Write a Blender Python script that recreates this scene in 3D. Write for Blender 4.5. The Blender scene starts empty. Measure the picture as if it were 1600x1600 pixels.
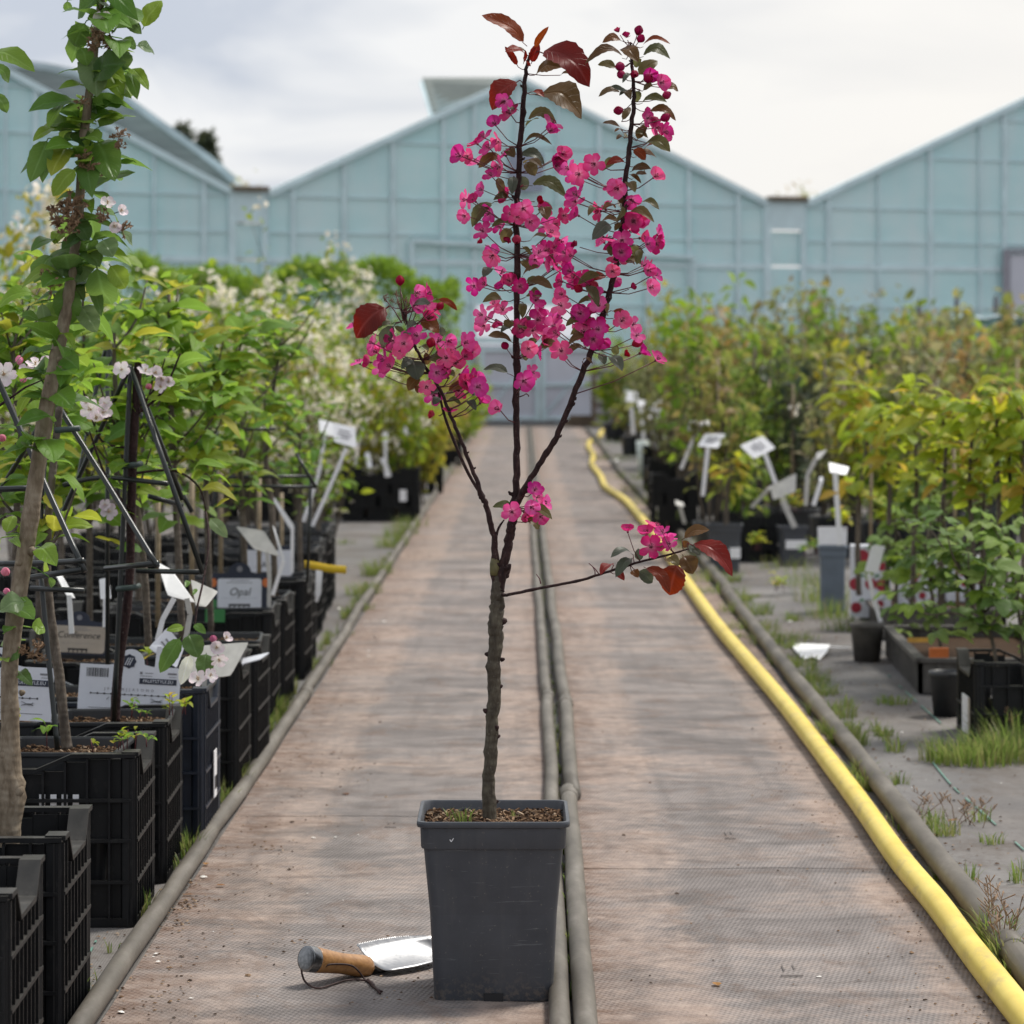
import bpy, math, random
import numpy as np
from mathutils import Vector, Matrix, noise as mnoise

R = random.Random(7)
C = bpy.context.scene.collection
SC = bpy.context.scene

# ------------------------------------------------------------------ camera
F = 4700.0          # focal length in photograph pixels (1600 px wide frame)
HZ = 555.0          # horizon row
CAMH = 1.135        # camera height
cam_d = bpy.data.cameras.new('camera')
cam = bpy.data.objects.new('camera', cam_d); C.objects.link(cam)
cam.location = (0, 0, CAMH)
cam.rotation_euler = (math.radians(90), 0, 0)
cam_d.sensor_width = 36.0
cam_d.lens = F * 36.0 / 1600.0
cam_d.shift_x = 0.0
cam_d.shift_y = -(800.0 - HZ) / 1600.0
cam_d.clip_start = 0.1
cam_d.clip_end = 3000
cam_d.dof.use_dof = True
cam_d.dof.focus_distance = 5.42
cam_d.dof.aperture_fstop = 7.8
SC.camera = cam

# ------------------------------------------------------------------ sky and sun
SUN_AZ = math.radians(52)      # measured from +Y towards +X
SUN_EL = math.radians(58)
sun_dir = Vector((math.sin(SUN_AZ) * math.cos(SUN_EL), math.cos(SUN_AZ) * math.cos(SUN_EL), math.sin(SUN_EL)))
w = bpy.data.worlds.new('World'); SC.world = w; w.use_nodes = True
nt = w.node_tree; nt.nodes.clear()
def WN(t): return nt.nodes.new(t)
out = WN('ShaderNodeOutputWorld')
mixs = WN('ShaderNodeMixShader')
bgA = WN('ShaderNodeBackground'); bgA.inputs[1].default_value = 0.10
bgB = WN('ShaderNodeBackground'); bgB.inputs[1].default_value = 0.72
sky = WN('ShaderNodeTexSky'); sky.sky_type = 'NISHITA'; sky.sun_disc = False
sky.sun_elevation = SUN_EL; sky.sun_rotation = SUN_AZ
sky.air_density = 1.0; sky.dust_density = 2.5; sky.ozone_density = 1.0
tc = WN('ShaderNodeTexCoord')
mp = WN('ShaderNodeMapping'); mp.inputs['Scale'].default_value = (5.0, 5.0, 16.0); mp.inputs['Location'].default_value = (1.3, 0.4, 2.1)
ns = WN('ShaderNodeTexNoise'); ns.inputs['Scale'].default_value = 1.6; ns.inputs['Detail'].default_value = 5.0; ns.inputs['Roughness'].default_value = 0.5
ns.inputs['Distortion'].default_value = 0.4
rp = WN('ShaderNodeValToRGB')
rp.color_ramp.elements[0].position = 0.40; rp.color_ramp.elements[0].color = (0.53, 0.57, 0.655, 1)
rp.color_ramp.elements[1].position = 0.60; rp.color_ramp.elements[1].color = (0.83, 0.835, 0.85, 1)
dt = WN('ShaderNodeVectorMath'); dt.operation = 'DOT_PRODUCT'; dt.inputs[1].default_value = Vector((0.42, 0.88, 0.22)).normalized()   # thinner cloud low on the right
mr = WN('ShaderNodeMapRange'); mr.inputs['From Min'].default_value = 0.84; mr.inputs['From Max'].default_value = 0.985
mr.interpolation_type = 'SMOOTHSTEP'
mxc = WN('ShaderNodeMix'); mxc.data_type = 'RGBA'
mxc.inputs['B'].default_value = (0.915, 0.875, 0.82, 1)
ml = WN('ShaderNodeMath'); ml.operation = 'MULTIPLY'; ml.inputs[1].default_value = 0.88
L = nt.links.new
L(tc.outputs['Generated'], mp.inputs['Vector']); L(mp.outputs[0], ns.inputs['Vector'])
L(ns.outputs['Fac'], rp.inputs['Fac']); L(tc.outputs['Generated'], dt.inputs[0]); L(dt.outputs['Value'], mr.inputs['Value'])
L(mr.outputs[0], ml.inputs[0]); L(ml.outputs[0], mxc.inputs['Factor']); L(rp.outputs[0], mxc.inputs['A'])
L(mxc.outputs['Result'], bgB.inputs[0]); L(sky.outputs[0], bgA.inputs[0])
mixs.inputs[0].default_value = 0.9
L(bgA.outputs[0], mixs.inputs[1]); L(bgB.outputs[0], mixs.inputs[2]); L(mixs.outputs[0], out.inputs[0])

sun_d = bpy.data.lights.new('sun', 'SUN'); sun_d.energy = 2.4; sun_d.angle = math.radians(16); sun_d.color = (1.0, 0.95, 0.87)
sun = bpy.data.objects.new('sun', sun_d); C.objects.link(sun)
sun.rotation_euler = (-sun_dir).to_track_quat('-Z', 'Y').to_euler()
sun.location = (6, 10, 12)

SC.view_settings.view_transform = 'Standard'
SC.view_settings.look = 'None'
SC.view_settings.gamma = 1.0
SC.view_settings.exposure = 0.64
SC.render.engine = 'CYCLES'
SC.cycles.use_denoising = True
SC.cycles.max_bounces = 6
SC.cycles.diffuse_bounces = 3
SC.cycles.glossy_bounces = 2
SC.cycles.transmission_bounces = 3
SC.cycles.caustics_reflective = False
SC.cycles.caustics_refractive = False

# ------------------------------------------------------------------ helpers
def P(px, py, D):
    return Vector(((px - 800.0) * D / F, D, CAMH - (py - HZ) * D / F))
def G(px, py, z=0.0):
    D = (CAMH - z) * F / (py - HZ)
    return Vector(((px - 800.0) * D / F, D, z))

class MB:
    def __init__(s): s.v = []; s.f = []; s.m = []; s.lt = []
    def leaf(s, vs, fs):      # a leaf blade: remember where along and across the blade each vertex lies
        n = (len(vs) - 6) // 5; b = len(s.v)
        s.lt.append((b, [(i / (n - 1), v, 0.0) for i in range(n) for v in (-1, -.5, 0, .5, 1)])); return s.add(vs, fs)
    def add(s, vs, fs, mi=0):
        b = len(s.v); s.v.extend([tuple(p) for p in vs])
        for f in fs: s.f.append([i + b for i in f]); s.m.append(mi)
        return s
    def box(s, c, d, mi=0, rot=None, taper=1.0):
        x, y, z = d[0] / 2, d[1] / 2, d[2] / 2
        vs = [Vector(p) for p in ((-x, -y, -z), (x, -y, -z), (x, y, -z), (-x, y, -z), (-x * taper, -y * taper, z), (x * taper, -y * taper, z), (x * taper, y * taper, z), (-x * taper, y * taper, z))]
        if rot is not None: vs = [rot @ p for p in vs]
        vs = [p + Vector(c) for p in vs]
        return s.add(vs, [(0, 3, 2, 1), (4, 5, 6, 7), (0, 1, 5, 4), (1, 2, 6, 5), (2, 3, 7, 6), (3, 0, 4, 7)], mi)
    def bar(s, a, b, wx, wy, mi=0, up=(0, 0, 1)):
        a, b = Vector(a), Vector(b); d = (b - a); ln = d.length
        if ln < 1e-6: return s
        d /= ln; u = Vector(up)
        if abs(d.dot(u)) > 0.98: u = Vector((0, 1, 0))
        r = d.cross(u).normalized(); u = r.cross(d)
        vs = []
        for p in (a, b):
            for sx, sy in ((-1, -1), (1, -1), (1, 1), (-1, 1)):
                vs.append(p + r * (sx * wx / 2) + u * (sy * wy / 2))
        return s.add(vs, [(0, 1, 2, 3), (7, 6, 5, 4), (0, 4, 5, 1), (1, 5, 6, 2), (2, 6, 7, 3), (3, 7, 4, 0)], mi)
    def tube(s, pts, rad, n=8, mi=0, cap=True, bump=0.0, seed=0):
        pts = [Vector(p) for p in pts]
        if not hasattr(rad, '__len__'): rad = [rad] * len(pts)
        rr = random.Random(seed)
        b = len(s.v); t = (pts[1] - pts[0]).normalized()
        u = Vector((0, 0, 1)) if abs(t.z) < 0.9 else Vector((0, 1, 0))
        rgt = t.cross(u).normalized()
        for i, p in enumerate(pts):
            if i == 0: t = pts[1] - pts[0]
            elif i == len(pts) - 1: t = pts[-1] - pts[-2]
            else: t = pts[i + 1] - pts[i - 1]
            t = t.normalized(); rgt = (rgt - t * rgt.dot(t)).normalized(); upv = t.cross(rgt)
            for k in range(n):
                a = 2 * math.pi * k / n
                r = rad[i] * (1 + (rr.uniform(-bump, bump) if bump else 0))
                s.v.append(tuple(p + rgt * (math.cos(a) * r) + upv * (math.sin(a) * r)))
        for i in range(len(pts) - 1):
            for k in range(n):
                k2 = (k + 1) % n
                s.f.append([b + i * n + k, b + (i + 1) * n + k, b + (i + 1) * n + k2, b + i * n + k2]); s.m.append(mi)
        if cap:
            s.f.append([b + k for k in range(n)]); s.m.append(mi)
            e = b + (len(pts) - 1) * n
            s.f.append([e + k for k in reversed(range(n))]); s.m.append(mi)
        return s
    def lathe(s, prof, n=20, mi=0, c=(0, 0, 0)):
        b = len(s.v)
        for r, z in prof:
            for k in range(n):
                a = 2 * math.pi * k / n
                s.v.append((c[0] + r * math.cos(a), c[1] + r * math.sin(a), c[2] + z))
        for i in range(len(prof) - 1):
            for k in range(n):
                k2 = (k + 1) % n
                s.f.append([b + i * n + k, b + i * n + k2, b + (i + 1) * n + k2, b + (i + 1) * n + k]); s.m.append(mi)
        return s
    def mesh(s, name, mats, smooth=False):
        me = bpy.data.meshes.new(name)
        me.from_pydata(s.v, [], s.f)
        if not isinstance(mats, (list, tuple)): mats = [mats]
        for m in mats: me.materials.append(m)
        if len(mats) > 1: me.polygons.foreach_set('material_index', s.m)
        if smooth: me.polygons.foreach_set('use_smooth', [True] * len(me.polygons))
        if s.lt:
            a = me.attributes.new('blade', 'FLOAT_VECTOR', 'POINT'); buf = np.tile(np.array([0, .5, 0], dtype=np.float32), (len(s.v), 1))
            for b, l in s.lt: buf[b:b + len(l)] = l
            a.data.foreach_set('vector', buf.ravel())
        me.update()
        return me
    def build(s, name, mats, parent=None, smooth=False, loc=None, rot=None):
        return link(name, s.mesh(name, mats, smooth), parent, loc, rot)

def link(name, me, parent=None, loc=None, rot=None, scale=None):
    o = bpy.data.objects.new(name, me); C.objects.link(o)
    if parent is not None: o.parent = parent
    if loc is not None: o.location = loc
    if rot is not None: o.rotation_euler = rot
    if scale is not None: o.scale = scale
    return o
def setm(o, M):
    l, r, sc = M.decompose(); o.location = l; o.rotation_mode = 'QUATERNION'; o.rotation_quaternion = r; o.scale = sc
def tag(o, label, cat, group=None, kind=None):
    if label: o['label'] = label
    if cat: o['category'] = cat
    if group: o['group'] = group
    if kind: o['kind'] = kind
    return o
def thing(name, label, cat, loc=(0, 0, 0), rz=0.0, group=None):
    o = bpy.data.objects.new(name, None); C.objects.link(o); o.empty_display_size = 0.05
    o.location = loc; o.rotation_euler = (0, 0, rz)
    return tag(o, label, cat, group)
def structure(o):
    o['kind'] = 'structure'; return o
def copy_tree(o, parent=None):
    c = o.copy(); C.objects.link(c)
    c.parent = parent
    for ch in list(o.children): copy_tree(ch, c)
    return c

def catmull(pts, sub=4):
    pts = [Vector(p) for p in pts]; o = []
    n = len(pts)
    for i in range(n - 1):
        p0 = pts[max(i - 1, 0)]; p1 = pts[i]; p2 = pts[i + 1]; p3 = pts[min(i + 2, n - 1)]
        for k in range(sub):
            t = k / sub
            o.append(0.5 * ((2 * p1) + (p2 - p0) * t + (2 * p0 - 5 * p1 + 4 * p2 - p3) * t * t + (3 * p1 - p0 - 3 * p2 + p3) * t ** 3))
    o.append(pts[-1]); return o
def lerpl(l, n):
    o = []
    for i in range(n):
        t = i / (n - 1) * (len(l) - 1); k = min(int(t), len(l) - 2); o.append(l[k] + (l[k + 1] - l[k]) * (t - k))
    return o

# ------------------------------------------------------------------ materials
class NT:
    def __init__(s, name):
        s.m = bpy.data.materials.new(name); s.m.use_nodes = True; s.t = s.m.node_tree; s.t.nodes.clear()
        s.out = s.n('ShaderNodeOutputMaterial')
    def n(s, t, **k):
        nd = s.t.nodes.new(t)
        for a, b in k.items(): setattr(nd, a, b)
        return nd
    def l(s, a, b): s.t.links.new(a, b)
    def coord(s, kind='Object', scale=(1, 1, 1), rot=(0, 0, 0)):
        tcn = s.n('ShaderNodeTexCoord'); m = s.n('ShaderNodeMapping')
        m.inputs['Scale'].default_value = scale; m.inputs['Rotation'].default_value = rot
        s.l(tcn.outputs[kind], m.inputs['Vector']); return m.outputs[0]
    def noise(s, vec, scale, detail=4, rough=0.55, dist=0.0):
        nd = s.n('ShaderNodeTexNoise'); nd.inputs['Scale'].default_value = scale; nd.inputs['Detail'].default_value = detail
        nd.inputs['Roughness'].default_value = rough; nd.inputs['Distortion'].default_value = dist
        if vec is not None: s.l(vec, nd.inputs['Vector'])
        return nd.outputs['Fac']
    def ramp(s, fac, stops):
        r = s.n('ShaderNodeValToRGB'); cr = r.color_ramp
        while len(cr.elements) < len(stops): cr.elements.new(0.5)
        for e, (p, c) in zip(cr.elements, stops):
            e.position = p; e.color = tuple(c) + (1,) if len(c) == 3 else c
        s.l(fac, r.inputs['Fac']); return r.outputs[0]
    def mix(s, a, b, fac, blend='MIX'):
        m = s.n('ShaderNodeMix', data_type='RGBA', blend_type=blend)
        for sk, v in (('A', a), ('B', b)):
            if isinstance(v, tuple): m.inputs[sk].default_value = v + (1,) if len(v) == 3 else v
            else: s.l(v, m.inputs[sk])
        if isinstance(fac, float): m.inputs['Factor'].default_value = fac
        else: s.l(fac, m.inputs['Factor'])
        return m.outputs['Result']
    def math(s, op, a, b=None):
        m = s.n('ShaderNodeMath', operation=op)
        for i, v in enumerate((a, b)):
            if v is None: continue
            if isinstance(v, (int, float)): m.inputs[i].default_value = v
            else: s.l(v, m.inputs[i])
        return m.outputs[0]
    def bump(s, h, strength=0.3, dist=0.01):
        b = s.n('ShaderNodeBump'); b.inputs['Strength'].default_value = strength; b.inputs['Distance'].default_value = dist
        s.l(h, b.inputs['Height']); return b.outputs[0]
    def principled(s, col, rough=0.6, metal=0.0, normal=None, spec=0.5):
        p = s.n('ShaderNodeBsdfPrincipled')
        if isinstance(col, tuple): p.inputs['Base Color'].default_value = col + (1,)
        else: s.l(col, p.inputs['Base Color'])
        if isinstance(rough, (int, float)): p.inputs['Roughness'].default_value = rough
        else: s.l(rough, p.inputs['Roughness'])
        p.inputs['Metallic'].default_value = metal
        p.inputs['Specular IOR Level'].default_value = spec
        if normal is not None: s.l(normal, p.inputs['Normal'])
        return p
    def done(s, shader):
        s.l(shader.outputs[0], s.out.inputs['Surface']); return s.m

def m_plain(name, col, rough=0.6, metal=0.0, var=0.25, scale=40, bumpv=0.0, spec=0.5):
    t = NT(name); c = t.coord()
    f = t.noise(c, scale, 5)
    a = tuple(min(1, x * (1 - var)) for x in col); b = tuple(min(1, x * (1 + var)) for x in col)
    cc = t.ramp(f, [(0.3, a), (0.7, b)])
    nrm = t.bump(f, bumpv, 0.004) if bumpv else None
    return t.done(t.principled(cc, rough, metal, nrm, spec))

def m_leaf(name, cols, rough=0.5, trans=0.42, island=False, spec=0.22, warm=0.1, tv=1.7):
    """leaf: colour picked per leaf, slight mottling, light shines through"""
    t = NT(name)
    if island:
        g = t.n('ShaderNodeNewGeometry'); rnd = g.outputs['Random Per Island']
    else:
        g = t.n('ShaderNodeObjectInfo'); rnd = g.outputs['Random']
    k = len(cols)
    base = t.ramp(rnd, [((i + 0.5) / k, c) for i, c in enumerate(cols)])
    c = t.coord('Object')
    f = t.noise(c, 3.0 if not island else 60, 3)
    base = t.mix(base, (0.02, 0.03, 0.01), t.math('MULTIPLY', t.math('SUBTRACT', f, 0.4), 0.2))
    nrm = None
    if not island:
        at = t.n('ShaderNodeAttribute', attribute_name='blade'); sp = t.n('ShaderNodeSeparateXYZ'); t.l(at.outputs['Vector'], sp.inputs[0])
        av = t.math('ABSOLUTE', sp.outputs['Y'])
        sn = t.math('ABSOLUTE', t.math('SINE', t.math('MULTIPLY', t.math('SUBTRACT', t.math('MULTIPLY', sp.outputs['X'], 8.0), t.math('MULTIPLY', av, 1.9)), 3.14159)))
        vein = t.ramp(sn, [(0.0, (1, 1, 1)), (0.22, (0, 0, 0))]); mid = t.ramp(av, [(0.0, (1, 1, 1)), (0.16, (0, 0, 0))])
        vv = t.math('MAXIMUM', t.math('MULTIPLY', vein, 0.45), mid)
        hs0 = t.n('ShaderNodeHueSaturation'); hs0.inputs['Saturation'].default_value = .85; hs0.inputs['Value'].default_value = 1.7; t.l(base, hs0.inputs['Color'])
        base = t.mix(base, hs0.outputs[0], t.math('MULTIPLY', vv, 0.6))
        nrm = t.bump(t.math('SUBTRACT', 1.0, vv), 0.5, 0.02 if False else 0.003)
    p = t.principled(base, rough, 0.0, nrm, spec)
    tr = t.n('ShaderNodeBsdfTranslucent')
    tcol = t.mix(base, (1.0, 1.0, 0.55), warm)
    hs = t.n('ShaderNodeHueSaturation'); hs.inputs['Saturation'].default_value = 1.15; hs.inputs['Value'].default_value = tv
    t.l(tcol, hs.inputs['Color']); t.l(hs.outputs[0], tr.inputs['Color'])
    mx = t.n('ShaderNodeMixShader'); mx.inputs[0].default_value = trans
    t.l(p.outputs[0], mx.inputs[1]); t.l(tr.outputs[0], mx.inputs[2])
    return t.done(mx)

def m_petal(name, c_edge, c_mid, c_base, trans=0.4):
    t = NT(name)
    oi = t.n('ShaderNodeObjectInfo'); tcn = t.n('ShaderNodeTexCoord')
    ln = t.n('ShaderNodeVectorMath', operation='LENGTH'); t.l(tcn.outputs['Object'], ln.inputs[0])
    g = t.ramp(ln.outputs['Value'], [(0.12, c_base), (0.45, c_mid), (1.0, c_edge)])
    hs = t.n('ShaderNodeHueSaturation')
    hmap = t.n('ShaderNodeMapRange'); hmap.inputs['To Min'].default_value = 0.482; hmap.inputs['To Max'].default_value = 0.516
    vmap = t.n('ShaderNodeMapRange'); vmap.inputs['To Min'].default_value = 0.78; vmap.inputs['To Max'].default_value = 1.35
    wn = t.n('ShaderNodeTexWhiteNoise', noise_dimensions='1D'); t.l(oi.outputs['Random'], wn.inputs['W'])
    t.l(oi.outputs['Random'], hmap.inputs['Value']); t.l(wn.outputs['Value'], vmap.inputs['Value'])
    t.l(hmap.outputs[0], hs.inputs['Hue']); t.l(vmap.outputs[0], hs.inputs['Value'])
    smap = t.n('ShaderNodeMapRange'); smap.inputs['To Min'].default_value = 1.1; smap.inputs['To Max'].default_value = 0.93; t.l(wn.outputs['Value'], smap.inputs['Value']); t.l(smap.outputs[0], hs.inputs['Saturation']); t.l(g, hs.inputs['Color'])
    f = t.noise(t.coord('Object', (6, 6, 6)), 2.0, 3)
    nrm = t.bump(f, 0.35, 0.1)
    p = t.principled(hs.outputs[0], 0.55, 0, nrm, 0.25)
    tr = t.n('ShaderNodeBsdfTranslucent'); t.l(hs.outputs[0], tr.inputs['Color'])
    mx = t.n('ShaderNodeMixShader'); mx.inputs[0].default_value = trans
    t.l(p.outputs[0], mx.inputs[1]); t.l(tr.outputs[0], mx.inputs[2])
    return t.done(mx)

def m_bark(name, c1, c2, c3, scale=60):
    t = NT(name); c = t.coord('Object', (1, 1, 0.35))
    f = t.noise(c, scale, 6, 0.65, 0.3); f2 = t.noise(t.coord('Object'), scale * 3.2, 4)
    base = t.ramp(f, [(0.3, c1), (0.5, c2), (0.72, c3)])
    base = t.mix(base, (0.25, 0.23, 0.19), t.math('MULTIPLY', t.math('GREATER_THAN', f2, 0.66), 0.45))
    ring = t.n('ShaderNodeTexWave', wave_type='BANDS', bands_direction='Z'); ring.inputs['Scale'].default_value = 22; ring.inputs['Distortion'].default_value = 6
    ring.inputs['Detail'].default_value = 3
    tcn = t.n('ShaderNodeTexCoord'); t.l(tcn.outputs['Object'], ring.inputs['Vector'])
    hsum = t.math('ADD', f, t.math('MULTIPLY', ring.outputs['Fac'], 0.35))
    return t.done(t.principled(base, 0.75, 0, t.bump(hsum, 0.5, 0.003), 0.25))

MAT = {}
MAT['stem_dark'] = m_bark('bark_dark_twig', (0.014, 0.007, 0.007), (0.03, 0.014, 0.014), (0.065, 0.035, 0.03), 110)
MAT['trunk'] = m_bark('bark_young_trunk', (0.035, 0.028, 0.022), (0.075, 0.062, 0.045), (0.14, 0.125, 0.09), 90)
MAT['apple_bark'] = m_bark('bark_apple', (0.10, 0.075, 0.05), (0.21, 0.165, 0.115), (0.33, 0.28, 0.21), 70)
MAT['grey_bark'] = m_bark('bark_grey', (0.05, 0.042, 0.035), (0.11, 0.09, 0.07), (0.2, 0.17, 0.14), 60)
MAT['pedicel'] = m_plain('pedicel_red', (0.10, 0.02, 0.025), 0.5, 0, 0.3, 80)
MAT['petal'] = m_petal('petal_magenta', (0.71, 0.055, 0.26), (0.79, 0.11, 0.35), (0.84, 0.30, 0.49), 0.48)
MAT['petal_bud'] = m_petal('petal_bud_crimson', (0.36, 0.006, 0.05), (0.42, 0.01, 0.07), (0.3, 0.008, 0.05), 0.25)
MAT['petal_white'] = m_petal('petal_white', (0.82, 0.68, 0.74), (0.85, 0.79, 0.8), (0.82, 0.8, 0.72), 0.3)
MAT['petal_pinkbud'] = m_petal('petal_pink_bud', (0.7, 0.18, 0.3), (0.72, 0.3, 0.4), (0.6, 0.2, 0.3), 0.25)
MAT['stamen'] = m_plain('stamen_pale', (0.5, 0.34, 0.2), 0.6)
MAT['stamen_dark'] = m_plain('stamen_dark', (0.16, 0.02, 0.05), 0.6)
MAT['withered'] = m_plain('withered_blossom', (0.24, 0.15, 0.085), 0.8, 0, 0.5, 200)
MAT['leaf_bronze'] = m_leaf('leaf_bronze', [(0.08, 0.04, 0.018), (0.12, 0.06, 0.02), (0.075, 0.05, 0.018), (0.14, 0.055, 0.02)], 0.4, 0.3, warm=0.03)
MAT['leaf_olive'] = m_leaf('leaf_olive', [(0.05, 0.058, 0.02), (0.075, 0.075, 0.022), (0.09, 0.07, 0.022), (0.085, 0.05, 0.022)], 0.42, 0.34)
MAT['leaf_grey'] = m_leaf('leaf_greygreen', [(0.045, 0.06, 0.045), (0.07, 0.085, 0.065)], 0.45, 0.2)
MAT['leaf_red'] = m_leaf('leaf_red', [(0.18, 0.018, 0.014), (0.22, 0.03, 0.015), (0.14, 0.014, 0.016), (0.2, 0.045, 0.016)], 0.4, 0.34, warm=0.0, tv=1.6)
MAT['leaf_apple'] = m_leaf('leaf_apple', [(0.07, 0.17, 0.022), (0.12, 0.25, 0.028), (0.05, 0.13, 0.025), (0.19, 0.30, 0.03)], 0.45, 0.36)
MAT['leaf_pear'] = m_leaf('leaf_pear', [(0.09, 0.20, 0.018), (0.17, 0.29, 0.022), (0.12, 0.25, 0.025), (0.22, 0.32, 0.025), (0.07, 0.17, 0.03), (0.15, 0.27, 0.02), (0.30, 0.29, 0.03)], 0.5, 0.42)
MAT['leaf_bright'] = m_leaf('leaf_bright', [(0.07, 0.18, 0.018), (0.11, 0.24, 0.022), (0.18, 0.30, 0.025), (0.06, 0.14, 0.02), (0.27, 0.31, 0.03)], 0.5, 0.42)
MAT['leaf_cherry'] = m_leaf('leaf_cherry_yellow', [(0.18, 0.26, 0.018), (0.28, 0.33, 0.02), (0.36, 0.34, 0.025), (0.22, 0.29, 0.02), (0.26, 0.33, 0.02), (0.20, 0.29, 0.02), (0.32, 0.36, 0.025), (0.42, 0.28, 0.05)], 0.5, 0.42)
MAT['leaf_bramble'] = m_leaf('leaf_bramble', [(0.08, 0.15, 0.035), (0.13, 0.22, 0.055), (0.19, 0.26, 0.08), (0.16, 0.25, 0.03)], 0.55, 0.38)
def fol(name, cols, tr=0.35): MAT[name] = m_leaf(name, cols, 0.5, tr, island=True, spec=0.15)
fol('fol_green', [(0.07, 0.14, 0.02), (0.12, 0.21, 0.025), (0.19, 0.27, 0.035), (0.09, 0.15, 0.03), (0.24, 0.28, 0.05)])
fol('fol_lime', [(0.15, 0.25, 0.02), (0.23, 0.33, 0.028), (0.29, 0.34, 0.03), (0.12, 0.2, 0.025)])
fol('fol_yellow', [(0.24, 0.26, 0.025), (0.32, 0.3, 0.03), (0.36, 0.29, 0.04), (0.18, 0.2, 0.03)])
fol('fol_olive', [(0.13, 0.16, 0.035), (0.19, 0.2, 0.045), (0.15, 0.17, 0.04), (0.24, 0.21, 0.06), (0.24, 0.17, 0.08)])
fol('fol_grey', [(0.14, 0.165, 0.075), (0.21, 0.22, 0.1), (0.17, 0.19, 0.09), (0.26, 0.22, 0.12)])
fol('fol_rust', [(0.3, 0.19, 0.08), (0.36, 0.22, 0.09), (0.25, 0.21, 0.06), (0.2, 0.22, 0.05)])
fol('fol_dark', [(0.03, 0.05, 0.03), (0.045, 0.07, 0.035), (0.05, 0.06, 0.04)], 0.2)
fol('fol_hedge', [(0.12, 0.23, 0.02), (0.17, 0.29, 0.025), (0.22, 0.33, 0.03), (0.1, 0.18, 0.02)])
fol('fol_blossom', [(0.72, 0.7, 0.62), (0.78, 0.72, 0.68), (0.7, 0.66, 0.5)], 0.3)
fol('fol_grass', [(0.07, 0.13, 0.02), (0.11, 0.18, 0.03), (0.15, 0.2, 0.05), (0.2, 0.19, 0.08)], 0.35)

def m_blackplastic():
    t = NT('black_crate_plastic'); c = t.coord('Object')
    f = t.noise(c, 30, 5); f2 = t.noise(t.coord('Object', (1, 1, 0.4)), 9, 4)
    base = t.ramp(f2, [(0.35, (0.0035, 0.004, 0.005)), (0.7, (0.008, 0.0085, 0.0095))])
    dust = t.math('MULTIPLY', t.math('GREATER_THAN', f, 0.6), 0.04)
    g = t.n('ShaderNodeNewGeometry'); sx = t.n('ShaderNodeSeparateXYZ'); t.l(g.outputs['Normal'], sx.inputs[0])
    up = t.math('MULTIPLY', t.math('MAXIMUM', sx.outputs['Z'], 0.0), 0.42)   # dust settles on upward faces
    base = t.mix(base, (0.16, 0.15, 0.13), t.math('ADD', dust, t.math('MULTIPLY', up, f)))
    return t.done(t.principled(base, t.ramp(f, [(0.3, (0.38,) * 3), (0.7, (0.6,) * 3)]), 0, t.bump(f, 0.12, 0.003), 0.32))
MAT['crate'] = m_blackplastic()
MAT['crate_blue'] = m_plain('blue_black_crate_plastic', (0.018, 0.024, 0.038), 0.4, 0, 0.3, 20)
def m_pot():
    t = NT('grey_pot_plastic'); c = t.coord('Object')
    f = t.noise(c, 14, 5, 0.6); f2 = t.noise(c, 180, 3); f3 = t.noise(t.coord('Object', (1, 1, 0.12)), 70, 4)
    base = t.ramp(f, [(0.3, (0.047, 0.052, 0.062)), (0.7, (0.066, 0.071, 0.082))])
    base = t.mix(base, (0.22, 0.2, 0.17), t.math('MULTIPLY', t.math('GREATER_THAN', f2, 0.69), 0.4))
    base = t.mix(base, (0.17, 0.16, 0.14), t.math('MULTIPLY', t.math('SUBTRACT', f3, 0.52), 0.5))
    sx = t.n('ShaderNodeSeparateXYZ'); tcn = t.n('ShaderNodeTexCoord'); t.l(tcn.outputs['Object'], sx.inputs[0])
    low = t.ramp(t.math('ADD', sx.outputs['Z'], t.math('MULTIPLY', f, 0.06)), [(0.03, (1, 1, 1)), (0.085, (0, 0, 0))])      # soil splashed on the foot
    spl = t.math('MULTIPLY', low, t.ramp(t.noise(c, 95, 4, .7), [(.48, (0, 0, 0)), (.6, (1, 1, 1))]))
    base = t.mix(base, (0.19, 0.155, 0.125), t.math('MULTIPLY', spl, 0.55))
    scr = t.ramp(t.noise(t.coord('Object', (9, 9, 130), (0, .5, 0)), 1.6, 3, .6), [(.66, (0, 0, 0)), (.7, (1, 1, 1))])
    base = t.mix(base, (0.2, 0.21, 0.22), t.math('MULTIPLY', scr, 0.3))
    return t.done(t.principled(base, t.ramp(f, [(.3, (.36,) * 3), (.7, (.55,) * 3)]), 0, t.bump(f2, 0.06, 0.002), 0.45))
MAT['pot'] = m_pot()
MAT['pot_blue'] = m_plain('blue_grey_pot_plastic', (0.13, 0.16, 0.2), 0.5, 0, 0.15, 14)
MAT['pot_dark'] = m_plain('dark_pot_plastic', (0.025, 0.027, 0.03), 0.45, 0, 0.3, 14)
MAT['pot_brown'] = m_plain('old_brown_pot_plastic', (0.085, 0.078, 0.07), 0.7, 0, 0.3, 24)
MAT['soil'] = m_plain('bark_soil', (0.05, 0.03, 0.018), 0.95, 0, 0.6, 120, 0.8, 0.1)
t = NT('bark_chips'); g = t.n('ShaderNodeNewGeometry')
MAT['chips'] = t.done(t.principled(t.ramp(g.outputs['Random Per Island'], [(0.1, (0.03, 0.017, 0.01)), (0.35, (0.09, 0.05, 0.028)), (0.6, (0.17, 0.1, 0.055)), (0.85, (0.27, 0.18, 0.11)), (0.97, (0.36, 0.27, 0.19))]), 0.85, 0, None, 0.15))
MAT['white'] = m_plain('white_label_plastic', (0.84, 0.84, 0.85), 0.45, 0, 0.05, 30)
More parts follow.
